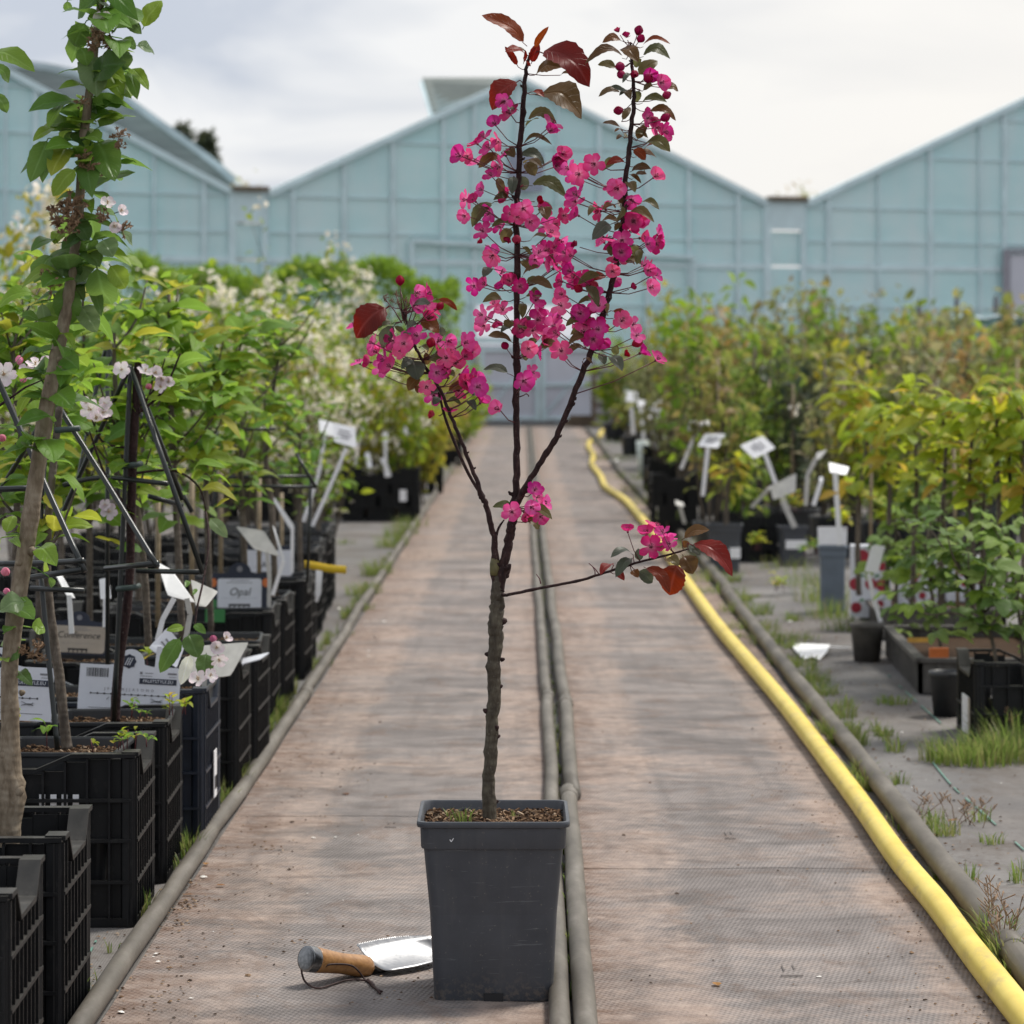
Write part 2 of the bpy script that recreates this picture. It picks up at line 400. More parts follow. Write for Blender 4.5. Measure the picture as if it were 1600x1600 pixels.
MAT['offwhite'] = m_plain('weathered_label_plastic', (0.5, 0.49, 0.46), 0.55, 0, 0.12, 30)
MAT['card'] = m_plain('printed_card', (0.66, 0.68, 0.74), 0.5, 0, 0.04, 25)
MAT['card_tan'] = m_plain('tan_card', (0.42, 0.36, 0.29), 0.6, 0, 0.1, 25)
MAT['navy'] = m_plain('navy_print', (0.015, 0.02, 0.04), 0.5, 0, 0.1, 25)
MAT['ink'] = m_plain('black_ink', (0.012, 0.012, 0.014), 0.6, 0, 0.05, 25)
MAT['ink_grey'] = m_plain('grey_ink', (0.2, 0.2, 0.22), 0.6, 0, 0.05, 25)
MAT['green_print'] = m_plain('green_print', (0.04, 0.2, 0.06), 0.5, 0, 0.1, 25)
MAT['red_print'] = m_plain('red_print', (0.32, 0.02, 0.04), 0.5, 0, 0.2, 25)
MAT['orange_print'] = m_plain('orange_print', (0.6, 0.16, 0.04), 0.5, 0, 0.1, 25)
MAT['yellow_tape'] = m_plain('yellow_tape', (0.75, 0.5, 0.02), 0.4, 0, 0.06, 25)
MAT['stake'] = m_plain('black_stake', (0.012, 0.016, 0.016), 0.3, 0, 0.3, 30)
MAT['bamboo'] = m_plain('bamboo_cane', (0.26, 0.2, 0.12), 0.6, 0, 0.3, 50)
MAT['tie'] = m_plain('green_tie', (0.03, 0.05, 0.045), 0.5, 0, 0.2, 50)
MAT['alu'] = m_plain('grey_aluminium', (0.62, 0.77, 0.80), 0.5, 0.1, 0.12, 3)
MAT['alu_dark'] = m_plain('dark_roof_bar', (0.34, 0.37, 0.40), 0.6, 0.1, 0.2, 3)
MAT['wood'] = m_plain('weathered_wood', (0.15, 0.11, 0.075), 0.85, 0, 0.4, 14, 0.4)
MAT['post_wood'] = m_plain('post_wood', (0.16, 0.13, 0.055), 0.85, 0, 0.4, 10, 0.4)

# ------------------------------------------------------------------ lettering (flat print meshes)
def make_text(body, size, shear=0.0):
    cu = bpy.data.curves.new('print', 'FONT'); cu.body = body; cu.size = size; cu.align_x = 'CENTER'; cu.align_y = 'CENTER'; cu.shear = shear; cu.resolution_u = 3
    o = bpy.data.objects.new('print', cu); C.objects.link(o)
    dg = bpy.context.evaluated_depsgraph_get(); me = bpy.data.meshes.new_from_object(o.evaluated_get(dg))
    bpy.data.objects.remove(o); me.materials.clear(); return me
TXT = {k: make_text(b, s, sh) for k, b, s, sh in (('shop', 'FRUITSTYLE.EU', .0125, 0), ('conf', 'Conference', .024, .25), ('opal', 'Opal', .034, .25), ('jam', 'JAM', .03, 0), ('months', 'J  F  M  A  M  J  J  A  S  O  N  D', .011, 0), ('small', '5 411782 004567', .006, 0))}

# ================================================================== GROUND AND PATH
def m_fabric():
    t = NT('woven_ground_fabric'); c = t.coord('Object')
    f = t.noise(c, 2.2, 6, 0.6); f2 = t.noise(c, 45, 4, 0.6); f3 = t.noise(t.coord('Object', (1, 0.5, 1)), 0.9, 5, 0.6)
    base = t.ramp(f, [(0.3, (0.115, 0.112, 0.112)), (0.55, (0.17, 0.163, 0.158)), (0.75, (0.235, 0.222, 0.208))])
    base = t.mix(base, (0.16, 0.125, 0.10), t.math('MULTIPLY', t.ramp(f3, [(0.45, (0, 0, 0)), (0.7, (1, 1, 1))]), 0.5))
    base = t.mix(base, (0.055, 0.05, 0.045), t.math('MULTIPLY', t.math('SUBTRACT', f2, 0.45), 1.1))
    st = t.ramp(t.noise(t.coord('Object', (1, .7, 1), (0, 0, .4)), 3.4, 6, .72, .5), [(.5, (0, 0, 0)), (.64, (1, 1, 1))])
    base = t.mix(base, (0.09, 0.07, 0.055), t.math('MULTIPLY', st, t.math('MULTIPLY', f2, 1.1)))
    wx = t.n('ShaderNodeTexWave', wave_type='BANDS', bands_direction='X'); wx.inputs['Scale'].default_value = 60
    wy = t.n('ShaderNodeTexWave', wave_type='BANDS', bands_direction='Y'); wy.inputs['Scale'].default_value = 40
    tcn = t.n('ShaderNodeTexCoord')
    for q in (wx, wy): t.l(tcn.outputs['Object'], q.inputs['Vector'])
    hh = t.math('ADD', t.math('MULTIPLY', wx.outputs['Fac'], wy.outputs['Fac']), t.math('MULTIPLY', f2, 1.6))
    return t.done(t.principled(base, 0.8, 0, t.bump(hh, 0.35, 0.004), 0.3))
def m_mat():
    t = NT('woven_path_mat'); c = t.coord('Object')
    tcn = t.n('ShaderNodeTexCoord'); sx = t.n('ShaderNodeSeparateXYZ'); t.l(tcn.outputs['Object'], sx.inputs[0])
    X, Y = sx.outputs['X'], sx.outputs['Y']
    # weave: short twill floats, 11 mm across, 30 mm along
    a = t.math('SINE', t.math('ADD', t.math('MULTIPLY', X, 560.0), t.math('MULTIPLY', Y, 95.0)))
    b = t.math('SINE', t.math('SUBTRACT', t.math('MULTIPLY', Y, 230.0), t.math('MULTIPLY', X, 120.0)))
    weave = t.math('MULTIPLY', a, b)
    sand_big = t.noise(t.coord('Object', (0.55, 1.25, 1)), 1.5, 6, 0.62, 0.5)
    streak = t.noise(t.coord('Object', (1.0, 1.9, 1)), 2.6, 7, 0.66, 0.8)
    fine = t.noise(c, 160, 3, 0.6)
    grit = t.noise(c, 26, 5, 0.65)
    # trolley wheels keep the middle of each strip clean, sand gathers at the sides
    axis = t.math('SUBTRACT', X, t.math('MULTIPLY', Y, 0.0045))
    dl = t.math('ABSOLUTE', t.math('ADD', axis, 0.28)); dr = t.math('ABSOLUTE', t.math('SUBTRACT', axis, 0.52))
    dist = t.math('MINIMUM', dl, dr)
    edge = t.ramp(t.math('ADD', dist, t.math('MULTIPLY', t.math('SUBTRACT', sand_big, 0.5), 0.12)), [(0.16, (0, 0, 0)), (0.215, (1, 1, 1))])
    s1 = t.math('ADD', t.math('MULTIPLY', sand_big, 0.75), t.math('MULTIPLY', streak, 0.45))
    s1 = t.math('ADD', t.math('SUBTRACT', t.math('ADD', s1, t.math('MULTIPLY', t.math('SUBTRACT', grit, 0.5), 0.35)), 0.04), t.math('MULTIPLY', edge, 0.17))
    sand = t.ramp(s1, [(0.56, (0, 0, 0)), (0.84, (1, 1, 1))])
    mat = t.ramp(streak, [(0.3, (0.125, 0.112, 0.106)), (0.48, (0.215, 0.192, 0.182)), (0.7, (0.33, 0.292, 0.272))])
    wf = t.math('MULTIPLY', t.math('SUBTRACT', 0.35, weave), 0.32)
    wfm = t.math('MULTIPLY', wf, t.math('SUBTRACT', 1.0, t.math('MULTIPLY', sand, 0.8)))
    mat = t.mix(mat, (0.075, 0.065, 0.06), wfm)
    sandc = t.ramp(grit, [(0.3, (0.235, 0.172, 0.14)), (0.55, (0.335, 0.258, 0.213)), (0.75, (0.40, 0.323, 0.275))])
    base = t.mix(mat, sandc, t.math('MULTIPLY', sand, 0.92))
    dark = t.ramp(t.noise(t.coord('Object', (1.0, 2.8, 1)), 3.1, 6, 0.7, 0.6), [(0.56, (0, 0, 0)), (0.72, (1, 1, 1))])
    base = t.mix(base, (0.10, 0.075, 0.06), t.math('MULTIPLY', dark, t.math('MULTIPLY', fine, 1.1)))
    lng = t.ramp(t.noise(t.coord('Object', (9.0, .55, 1)), 1.6, 5, .6, .3), [(.5, (0, 0, 0)), (.68, (1, 1, 1))])      # lengthwise wheel scuffs
    base = t.mix(base, (0.11, 0.10, 0.095), t.math('MULTIPLY', lng, 0.34))
    blot = t.ramp(t.noise(t.coord('Object', (1.2, 1.0, 1), (0, 0, .5)), 5.2, 8, .74, .7), [(.52, (0, 0, 0)), (.66, (1, 1, 1))])
    base = t.mix(base, (0.155, 0.10, 0.072), t.math('MULTIPLY', blot, 0.5))
    # brown soil trodden along the outer edges
    eo = t.ramp(t.math('ADD', dist, t.math('MULTIPLY', t.math('SUBTRACT', sand_big, 0.5), 0.28)), [(0.27, (0, 0, 0)), (0.40, (1, 1, 1))])
    soilm = t.math('MULTIPLY', eo, t.ramp(t.noise(t.coord('Object', (1.0, 1.5, 1)), 11, 6, .75), [(.42, (0, 0, 0)), (.62, (1, 1, 1))]))
    base = t.mix(base, (0.13, 0.075, 0.05), t.math('MULTIPLY', soilm, 0.75))
    base = t.mix(base, (0.06, 0.045, 0.035), t.math('MULTIPLY', t.math('GREATER_THAN', fine, 0.68), 0.55))
    hh = t.math('ADD', t.math('MULTIPLY', weave, t.math('SUBTRACT', 0.75, t.math('MULTIPLY', sand, 0.65))), t.math('ADD', t.math('MULTIPLY', grit, 1.2), t.math('MULTIPLY', fine, 0.7)))
    return t.done(t.principled(base, 0.85, 0, t.bump(t.math('ADD', hh, t.math('MULTIPLY', blot, 1.2)), 0.5, 0.004), 0.25))
MAT['fabric'] = m_fabric(); MAT['mat'] = m_mat()

def gridsheet(mb, x0, x1, y0, y1, nx, ny, zf, mi=0):
    vs, fs = [], []
    for j in range(ny + 1):
        for i in range(nx + 1):
            x = x0 + (x1 - x0) * i / nx; y = y0 + (y1 - y0) * j / ny
            vs.append((x, y, zf(x, y)))
    for j in range(ny):
        for i in range(nx):
            a = j * (nx + 1) + i; fs.append((a, a + 1, a + nx + 2, a + nx + 1))
    mb.add(vs, fs, mi)

mb = MB(); mb.add([(-400, -60, 0), (400, -60, 0), (400, 900, 0), (-400, 900, 0)], [(0, 1, 2, 3)])
ground = structure(mb.build('ground', MAT['fabric']))

def lineX(pts):
    """piecewise linear X as a function of depth"""
    def f(y):
        if y <= pts[0][0]: return pts[0][1] + (y - pts[0][0]) * (pts[1][1] - pts[0][1]) / (pts[1][0] - pts[0][0])
        for (a, xa), (b, xb) in zip(pts, pts[1:]):
            if y <= b: return xa + (xb - xa) * (y - a) / (b - a)
        return pts[-1][1]
    return f
XL = lineX([(5.26, -0.693), (9.97, -0.658), (19.4, -0.619), (30, -0.57), (47, -0.54)])
XC = lineX([(5.15, 0.103), (9.79, 0.137), (18.1, 0.158), (42.7, 0.25), (47, 0.26)])
XRp = lineX([(5.3, 0.915), (6.3, 0.93), (8.27, 0.95), (10.16, 0.962), (13.2, 0.99), (17, 1.03), (21.8, 1.03), (28.8, 1.02), (37, 1.09), (46, 1.12)])
def XRm(y): return XRp(y) - 0.03

path = thing('path', None, None); structure(path); path['label'] = 'path of brown woven mats between the plant beds'
ends_l = [3.2]; ends_r = [3.2]
for y in (7.35, 9.9, 14.2, 20.0, 29.0, 38.0, 47.4): ends_l.append(y)
for y in (6.6, 8.9, 12.4, 17.4, 25.0, 36.0, 47.4): ends_r.append(y)
for ends, fa, fb in ((ends_l, lambda y: XL(y) + 0.0, lambda y: XC(y) - 0.012), (ends_r, lambda y: XC(y) + 0.012, XRm)):
    for i, (a, b) in enumerate(zip(ends, ends[1:])):
        ny = max(6, int((b - a) * 9)) if a < 12 else max(4, int((b - a) * 2)); nx = 10
        vs, fs = [], []
        tilt = R.uniform(-.008, .008)
        for j in range(ny + 1):
            y = a - .006 + (b - a + .006) * j / ny
            for k in range(nx + 1):
                x = fa(y) + (fb(y) - fa(y)) * k / nx
                z = 0.009 + 0.0035 * mnoise.noise(Vector((x * 3.1, y * 1.6, 0))) + 0.002 * mnoise.noise(Vector((x * 9, y * 6, 3)))
                vs.append((x, y + (tilt * (k / nx - .5) * 6 if 0 < j < ny else 0), z + (.0009 if i % 2 else 0)))
        for j in range(ny):
            for k in range(nx):
                q = j * (nx + 1) + k; fs.append((q, q + 1, q + nx + 2, q + nx + 1))
        MB().add(vs, fs).build('mat', MAT['mat'], path, True)
def zpath(x, y): return 0.009 + 0.0035 * mnoise.noise(Vector((x * 3.1, y * 1.6, 0))) + 0.002 * mnoise.noise(Vector((x * 9, y * 6, 3)))

MAT['stampink'] = m_plain('worn_stamp', (.16, .14, .13), .9, 0, .3, 90)
# worn stamped marks pressed into the mats
for (px, py, sx) in ((1138, 1310, .022), (1232, 1522, .034), (612, 1292, .022)):
    p = G(px, py); mk = MB()
    mk.box((p.x - sx * .3, p.y, zpath(p.x, p.y) + .003), (.002, .05, .001)); mk.box((p.x + sx * .3, p.y + .01, zpath(p.x, p.y) + .003), (.002, .04, .001))
    mk.box((p.x, p.y - .07, zpath(p.x, p.y) + .003), (sx * 1.2, .006, .001))
    mk.build('stamped_mark', MAT['stampink'], path)

# green tracer threads woven into the ground cloth
MAT['thread'] = m_plain('green_thread', (0.12, 0.25, 0.2), 0.6, 0, 0.3, 60)
for pts in ([(1455, 1188), (1490, 1230), (1530, 1265), (1600, 1328)], [(1395, 1255), (1440, 1310), (1470, 1350), (1510, 1400), (1550, 1450), (1600, 1520)], [(1385, 1052), (1420, 1085), (1470, 1130)],
            [(134, 1500), (150, 1470)], [(120, 1530), (134, 1500)]):
    ps = [G(a, b, .004) for a, b in pts]; mk = MB()
    cm = catmull(ps, 8)
    for a, b in zip(cm, cm[1:]):
        if R.random() < .22: continue
        mk.bar(a, b, .004, .0018)
    mk.build('tracer_thread', MAT['thread'], ground)

# ------------------------------------------------------------------ pipes along the mats
def m_pipe():
    t = NT('old_grey_pipe'); c = t.coord('Object')
    f = t.noise(t.coord('Object', (1, .25, 1)), 16, 5, .6); f2 = t.noise(c, 70, 4)
    base = t.ramp(f, [(.3, (.075, .066, .054)), (.55, (.135, .12, .1)), (.75, (.215, .195, .17))])
    base = t.mix(base, (.07, .08, .04), t.math('MULTIPLY', t.math('SUBTRACT', f2, .5), .8))
    return t.done(t.principled(base, .6, 0, t.bump(f2, .2, .003), .35))
MAT['pipe'] = m_pipe()
def pipe(fx, y0, y1, r, label, seed, joints=(), wob=0.008, off=0.0, step=.3):
    rr = random.Random(seed)
    root = thing('edging_pipe', label, 'pipe', (fx(y0) + off, y0, 0), group='grey pipes edging the mats')
    o0 = Vector((fx(y0) + off, y0, 0))
    cuts = [y0] + list(joints) + [y1]
    for k, (a, b) in enumerate(zip(cuts, cuts[1:])):
        n = max(4, int((b - a) / step)); pts = []
        sh = rr.uniform(-.006, .006)
        for i in range(n + 1):
            y = a + (b - a) * i / n
            x = fx(y) + off + sh + wob * mnoise.noise(Vector((seed, y * .8, 0))) + wob * .5 * mnoise.noise(Vector((seed, y * 2.3, 5)))
            pts.append(Vector((x, y, r + .003 + .004 * abs(mnoise.noise(Vector((seed + 3, y, 1)))))) - o0)
        rad = [r * rr.uniform(.97, 1.03) for _ in pts]
        MB().tube(pts, rad, 14).build('pipe_length', MAT['pipe'], root, True)
        if k < len(cuts) - 2:
            p = pts[-1]
            MB().tube([p + Vector((0, -.06, 0)), p + Vector((0, -.055, .0)), p + Vector((0, .05, 0)), p + Vector((0, .055, 0))], [r * 1.0, r * 1.13, r * 1.13, r], 14).build('joint_sleeve', MAT['pipe'], root, True)
    return root
pipe(lambda y: XL(y) - .02, 3.4, 46.5, .0195, 'grey pipe along the left edge of the mats beside the crates', 11, (9.9, 20.1, 33.), .012)
pipe(lambda y: XC(y) - .027, 3.4, 46.0, .0185, 'left one of the two grey pipes between the mat strips', 23, (9.8, 22.,), .006)
pipe(lambda y: XC(y) + .027, 3.4, 46.0, .0205, 'right one of the two grey pipes between the mat strips', 31, (7.6, 9.6, 24.,), .006)
pipe(lambda y: XRp(y) + .01, 3.4, 45.5, .026, 'grey pipe right of the yellow hose at the mat edge', 47, (5.62, 14.,), .01)

# ------------------------------------------------------------------ yellow hose
def m_hose():
    t = NT('yellow_hose'); c = t.coord('Object'); f = t.noise(c, 9, 5); f2 = t.noise(c, 300, 2)
    base = t.ramp(f, [(.3, (.70, .52, .07)), (.7, (.80, .63, .13))])
    base = t.mix(base, (.3, .22, .1), t.math('MULTIPLY', t.math('GREATER_THAN', f2, .68), .25)); f4 = t.noise(t.coord('Object', (1, .4, 1)), 22, 5, .7)
    base = t.mix(base, (.34, .25, .12), t.math('MULTIPLY', t.ramp(f4, [(.52, (0, 0, 0)), (.72, (1, 1, 1))]), .5))
    return t.done(t.principled(base, .42, 0, t.bump(f2, .04, .001), .45))
hp = [(1760, 1800), (1600, 1597), (1520, 1495), (1465, 1420), (1405, 1348), (1345, 1262), (1295, 1195), (1232, 1112), (1180, 1050), (1125, 985), (1085, 930), (1062, 896), (1040, 862), (1010, 822), (992, 800), (975, 782), (946, 762), (938, 745), (925, 727), (927, 712), (919, 698), (923, 690)]
hr = .0265
pts = [G(a, b, hr) for a, b in hp]
root = thing('yellow_hose', 'long yellow hose snaking along the right edge of the mats', 'hose', (pts[1].x, pts[1].y, 0))
cm = [p + Vector((0, 0, .009)) - root.location for p in catmull(pts, 6)]
MB().tube(cm, [hr * (1 + .035 * mnoise.noise(Vector((p.x * 3, p.y * 2.2, 7)))) for p in cm], 16).build('hose', m_hose(), root, True)
pts = [G(933, 684, hr), G(939, 680, hr), G(938, 676, hr), G(945, 673, hr)]
MB().tube([p + Vector((0, 0, .006)) - root.location for p in catmull(pts, 4)], hr * 1.1, 10).build('hose', root.children[0].data.materials[0], root, True)

# ------------------------------------------------------------------ litter
def chipmesh(mb, p, s, rr, flat=.35):
    a = rr.uniform(0, 6.28); q = Matrix.Rotation(a, 3, 'Z') @ Matrix.Rotation(rr.uniform(-.4, .4), 3, 'X')
    n = 5; vs = []
    for k in range(n):
        t_ = 2 * math.pi * k / n; r = s * rr.uniform(.55, 1.1)
        vs.append(Vector(p) + q @ Vector((math.cos(t_) * r, math.sin(t_) * r * .7, 0)))
    vs.append(Vector(p) + q @ Vector((0, 0, s * flat)))
    mb.add(vs, [(k, (k + 1) % n, n) for k in range(n)])
crumb = MB(); rr = random.Random(5)
for i in range(1500):
    y = 4.9 + rr.random() ** 2.0 * 16; side = rr.random()
    if side < .42: x = XL(y) + abs(rr.gauss(0, .10))
    elif side < .8: x = XRm(y) - .05 - abs(rr.gauss(0, .09))
    else: x = rr.uniform(XL(y), XRm(y))
    if abs(x - XC(y)) < .06: continue
    chipmesh(crumb, (x, y, zpath(x, y) + .002), rr.uniform(.0015, .0055) * (1.6 if rr.random() < .06 else 1), rr)
for (px, py, n, sp) in ((285, 1425, 60, .022), (272, 1455, 25, .015), (300, 1390, 20, .015), (340, 1280, 20, .02), (425, 1335, 20, .03), (460, 1480, 12, .02), (590, 1505, 30, .05), (650, 1545, 25, .05), (1390, 1290, 60, .05), (1420, 1330, 70, .06), (130, 1570, 60, .03), (560, 1210, 15, .04)):
    c = G(px, py)
    for _ in range(n):
        x = c.x + rr.gauss(0, sp); y = c.y + rr.gauss(0, sp * 2.2); chipmesh(crumb, (x, y, zpath(x, y) + rr.uniform(0, .008)), rr.uniform(.002, .007), rr)
for i in range(900):
    y = 5.2 + rr.random() ** 1.6 * 14; x = XRp(y) + .05 + abs(rr.gauss(0, .22)); chipmesh(crumb, (x, y, .003), rr.uniform(.002, .008), rr)
for i in range(500):
    y = 5.2 + rr.random() ** 1.5 * 14; x = XL(y) - .05 - rr.random() * .12; chipmesh(crumb, (x, y, .003), rr.uniform(.002, .007), rr)
tag(crumb.build('soil_crumbs', MAT['chips']), 'brown crumbs of soil and bark strewn over the mats and ground cloth', 'litter', None, 'stuff')
wht = MB()
for (px, py, s) in ((318, 1378, .011), (243, 1500, .009), (247, 1512, .007), (190, 1592, .012), (298, 1570, .006), (1190, 1222, .006), (918, 1446, .006), (1280, 1536, .006), (524, 1316, .006), (560, 1312, .005), (490, 1317, .008), (480, 1405, .004), (575, 1030, .010), (585, 1000, .01), (576, 1022, .008), (600, 975, .012), (1410, 1150, .01), (500, 985, .012), (530, 955, .014), (470, 1000, .01), (548, 890, .02), (1075, 860, .02), (1310, 960, .015), (1235, 975, .015)):
    g_ = G(px, py); chipmesh(wht, (g_.x, g_.y, .012), s, rr, .22)
for _ in range(70):
    y = rr.uniform(5, 16); x = rr.uniform(XL(y) - .12, XRm(y) + .4); chipmesh(wht, (x, y, .011), rr.uniform(.002, .004), rr, .2)
tag(wht.build('white_chips', m_plain('white_chip', (.75, .73, .68), .7, 0, .1, 90)), 'small white chips and petals scattered on the mats', 'litter', None, 'stuff')
dl = MB()
def flatleaf(mb, p, l, wdt, ang, rr):
    c, s_ = math.cos(ang), math.sin(ang); vs = []
    for (u, v, z) in ((-.5, 0, 0), (-.2, .5, .12), (.25, .42, .15), (.5, 0, .05), (.25, -.42, .1), (-.2, -.5, .14), (0, 0, .02)):
        vs.append((p[0] + c * u * l - s_ * v * wdt, p[1] + s_ * u * l + c * v * wdt, p[2] + z * wdt))
    mb.add(vs, [(0, 6, 1), (1, 6, 2), (2, 6, 3), (3, 6, 4), (4, 6, 5), (5, 6, 0)])
for (px, py) in ((322, 1358), (295, 1407), (540, 1248), (1120, 1548), (860, 1445), (520, 1182), (110, 1585), (135, 1560), (125, 1595), (345, 1392), (1490, 1290), (1440, 1302), (460, 1105), (320, 1300)):
    g_ = G(px, py); flatleaf(dl, (g_.x, g_.y, .012), rr.uniform(.02, .035), rr.uniform(.012, .02), rr.uniform(0, 6), rr)
tag(dl.build('dry_leaves', m_leaf('dry_leaf', [(.28, .12, .04), (.2, .1, .05), (.34, .17, .05), (.16, .08, .05)], .7, .2, True)), 'dry orange and brown leaves lying on the mats', 'litter', None, 'stuff')

# ------------------------------------------------------------------ grass along the edges
def blades(mb, p, n, hgt, spread, rr, lean=.6):
    for _ in range(int(n * 1.5)):
        a = rr.uniform(0, 6.283); r = spread * math.sqrt(rr.random()); b = Vector((p[0] + r * math.cos(a), p[1] + r * math.sin(a), p[2]))
        l = hgt * rr.uniform(.45, 1.1); d = Vector((math.cos(a), math.sin(a), 0)) * rr.uniform(.1, lean) + Vector((rr.uniform(-.3, .3), rr.uniform(-.3, .3), 0))
        wd = rr.uniform(.0008, .0019) * (1 + l * 3); sd = Vector((-d.y, d.x, 0)); sd = sd.normalized() if sd.length > 1e-4 else Vector((1, 0, 0))
        vs = []
        for k, tt in enumerate((0, .4, .75)):
            c = b + Vector((0, 0, l * tt * (1 - .25 * tt))) + d * (l * tt * tt * .8)
            q = sd * wd * (1 - tt * .6); vs += [c - q, c + q]
        vs.append(b + Vector((0, 0, l * .78)) + d * l * .85)
        mb.add(vs, [(0, 1, 3, 2), (2, 3, 5, 4), (4, 5, 6)])
rg = random.Random(99)
g1 = MB()
for (px, py, n, hh, sp) in ((410, 1150, 130, .10, .045), (425, 1120, 90, .1, .04), (395, 1175, 60, .07, .04), (365, 1235, 90, .10, .035), (350, 1260, 50, .08, .03), (295, 1340, 70, .09, .03), (285, 1360, 20, .05, .03), (150, 1560, 12, .06, .02), (120, 1570, 14, .08, .02), (180, 1490, 8, .03, .02),
                            (570, 930, 110, .09, .09), (590, 900, 130, .12, .09), (565, 955, 60, .06, .06), (612, 855, 110, .11, .1), (625, 838, 110, .12, .12), (640, 825, 70, .12, .12), (500, 1040, 50, .04, .05), (690, 742, 60, .14, .2), (705, 720, 60, .14, .25), (540, 850, 30, .05, .06), (530, 995, 40, .04, .06)):
    g_ = G(px, py); blades(g1, g_, n, hh, sp, rg)
for _ in range(46):
    y = 5.6 + rg.random() ** 1.2 * 14; blades(g1, (XL(y) - .05 - rg.random() * .035, y, 0), rg.randrange(8, 26), rg.uniform(.03, .085), .02, rg)
tag(g1.build('grass', MAT['fol_grass'], None, True), 'grass tufts growing along the left pipe beside the crates', 'grass', None, 'stuff')
g2 = MB()
for y in [5.3 + i * .22 for i in range(70)]:
    blades(g2, (XC(y) + rg.uniform(-.006, .006), y, .0), 9 if y < 8.8 else 4, .05 if 8 < y < 10 or y < 6.5 else .028, .006, rg, .5)
tag(g2.build('grass', MAT['fol_grass'], None, True), 'thin grass sprouting between the two middle pipes', 'grass', None, 'stuff')
g3 = MB()
for (px, py, n, hh, sp) in ((1525, 1190, 260, .10, .14), (1490, 1190, 160, .08, .1), (1570, 1185, 200, .12, .12), (1590, 1170, 120, .16, .1), (1545, 1160, 60, .12, .06), (1395, 1100, 80, .04, .06), (1380, 1150, 60, .04, .03), (1310, 1150, 160, .07, .07), (1325, 1165, 140, .08, .06), (1300, 1120, 120, .07, .08), (1265, 1065, 120, .06, .09), (1280, 1085, 120, .06, .08), (1235, 1040, 120, .06, .1), (1215, 1010, 110, .06, .12), (1245, 1000, 70, .05, .1), (1180, 985, 110, .07, .12), (1165, 960, 110, .08, .12), (1355, 1235, 90, .07, .035), (1345, 1215, 70, .07, .03), (1395, 1300, 14, .06, .04), (1480, 1305, 30, .05, .03), (1465, 1305, 25, .03, .03), (1555, 1480, 110, .09, .035), (1575, 1510, 110, .08, .035), (1590, 1535, 60, .06, .03), (1465, 1375, 14, .05, .012), (1110, 910, 110, .1, .15), (1125, 930, 100, .08, .14), (1090, 880, 90, .1, .16), (1075, 860, 80, .1, .16), (1040, 815, 90, .12, .2), (1020, 790, 100, .12, .2), (1000, 770, 80, .12, .2), (985, 750, 70, .12, .25), (960, 720, 60, .12, .3), (940, 695, 60, .12, .4), (1300, 965, 90, .12, .12), (1285, 940, 90, .14, .14), (1270, 915, 70, .13, .14), (1320, 985, 60, .1, .1), (1230, 890, 50, .1, .15), (1240, 970, 40, .06, .05), (1150, 1000, 60, .05, .08)):
    blades(g3, G(px, py), n, hh, sp, rg, .8)
for _ in range(60):
    y = 5.4 + rg.random() ** 1.1 * 18; blades(g3, (XRp(y) + .05 + abs(rg.gauss(0, .07)), y, 0), rg.randrange(10, 34), rg.uniform(.025, .07), .03, rg, .8)
tag(g3.build('grass', MAT['fol_grass'], None, True), 'grass tufts on the ground cloth right of the hose', 'grass', None, 'stuff')
# dry seed-head weeds standing in the grass on the right
wd = MB()
for (px, py, n, hh) in ((1565, 1500, 9, .16), (1560, 1470, 5, .14), (1525, 1290, 4, .07), (1500, 1285, 5, .08), (1440, 1275, 5, .06), (1590, 1165, 5, .14)):
    b = G(px, py)
    for _ in range(n):
        p0 = b + Vector((rg.gauss(0, .015), rg.gauss(0, .02), 0)); p1 = p0 + Vector((rg.gauss(0, .03), rg.gauss(0, .03), hh * rg.uniform(.5, 1)))
        mid = (p0 + p1) / 2 + Vector((rg.gauss(0, .01), 0, .01)); wd.tube([p0, mid, p1], [.0012, .001, .0006], 4)
        for q in range(4):
            s_ = mid.lerp(p1, q / 4); wd.tube([s_, s_ + Vector((rg.gauss(0, .012), rg.gauss(0, .01), .014))], [.0008, .0014], 4)
tag(wd.build('dry_weeds', MAT['withered'], None, True), 'thin brown seed stalks rising from the grass at right', 'weeds', None, 'stuff')

# ================================================================== GREENHOUSE
TH = .42; CO = 1 / math.sqrt(1 + TH * TH); D0 = 48.5
def facade(px, py):
    u = (px - 800) / F; D = D0 / (1 - TH * u); X = u * D
    return X / CO, CAMH + (HZ - py) * D / F
def FP(s, z, n=0.0):      # facade coordinates to world; n is distance in front of the wall
    X = s * CO; return Vector((X + n * TH * CO, D0 + TH * X - n * CO, z))
def m_pane():
    t = NT('whitewashed_glass'); c = t.coord('Object')
    oi = t.n('ShaderNodeObjectInfo')
    f = t.noise(t.coord('Object', (1, 1, .12)), 2.2, 5, .6); f2 = t.noise(t.coord('Object', (.6, .6, 1.4)), .8, 4, .6)
    base = t.ramp(f2, [(.3, (.53, .80, .815)), (.5, (.61, .875, .88)), (.7, (.70, .91, .91))])
    base = t.mix(base, (.84, .88, .89), t.math('MULTIPLY', t.math('SUBTRACT', f, .42), 1.6))
    base = t.mix(base, (.58, .78, .82), t.math('MULTIPLY', oi.outputs['Random'], .3))
    p = t.principled(base, .35, 0, None, .5); tr = t.n('ShaderNodeBsdfTranslucent'); t.l(base, tr.inputs['Color'])
    mx = t.n('ShaderNodeMixShader'); mx.inputs[0].default_value = .12; t.l(p.outputs[0], mx.inputs[1]); t.l(tr.outputs[0], mx.inputs[2])
    return t.done(mx)
MAT['pane'] = m_pane()
MAT['door'] = m_plain('white_door_sheet', (.56, .57, .63), .4, 0, .12, 1.2)
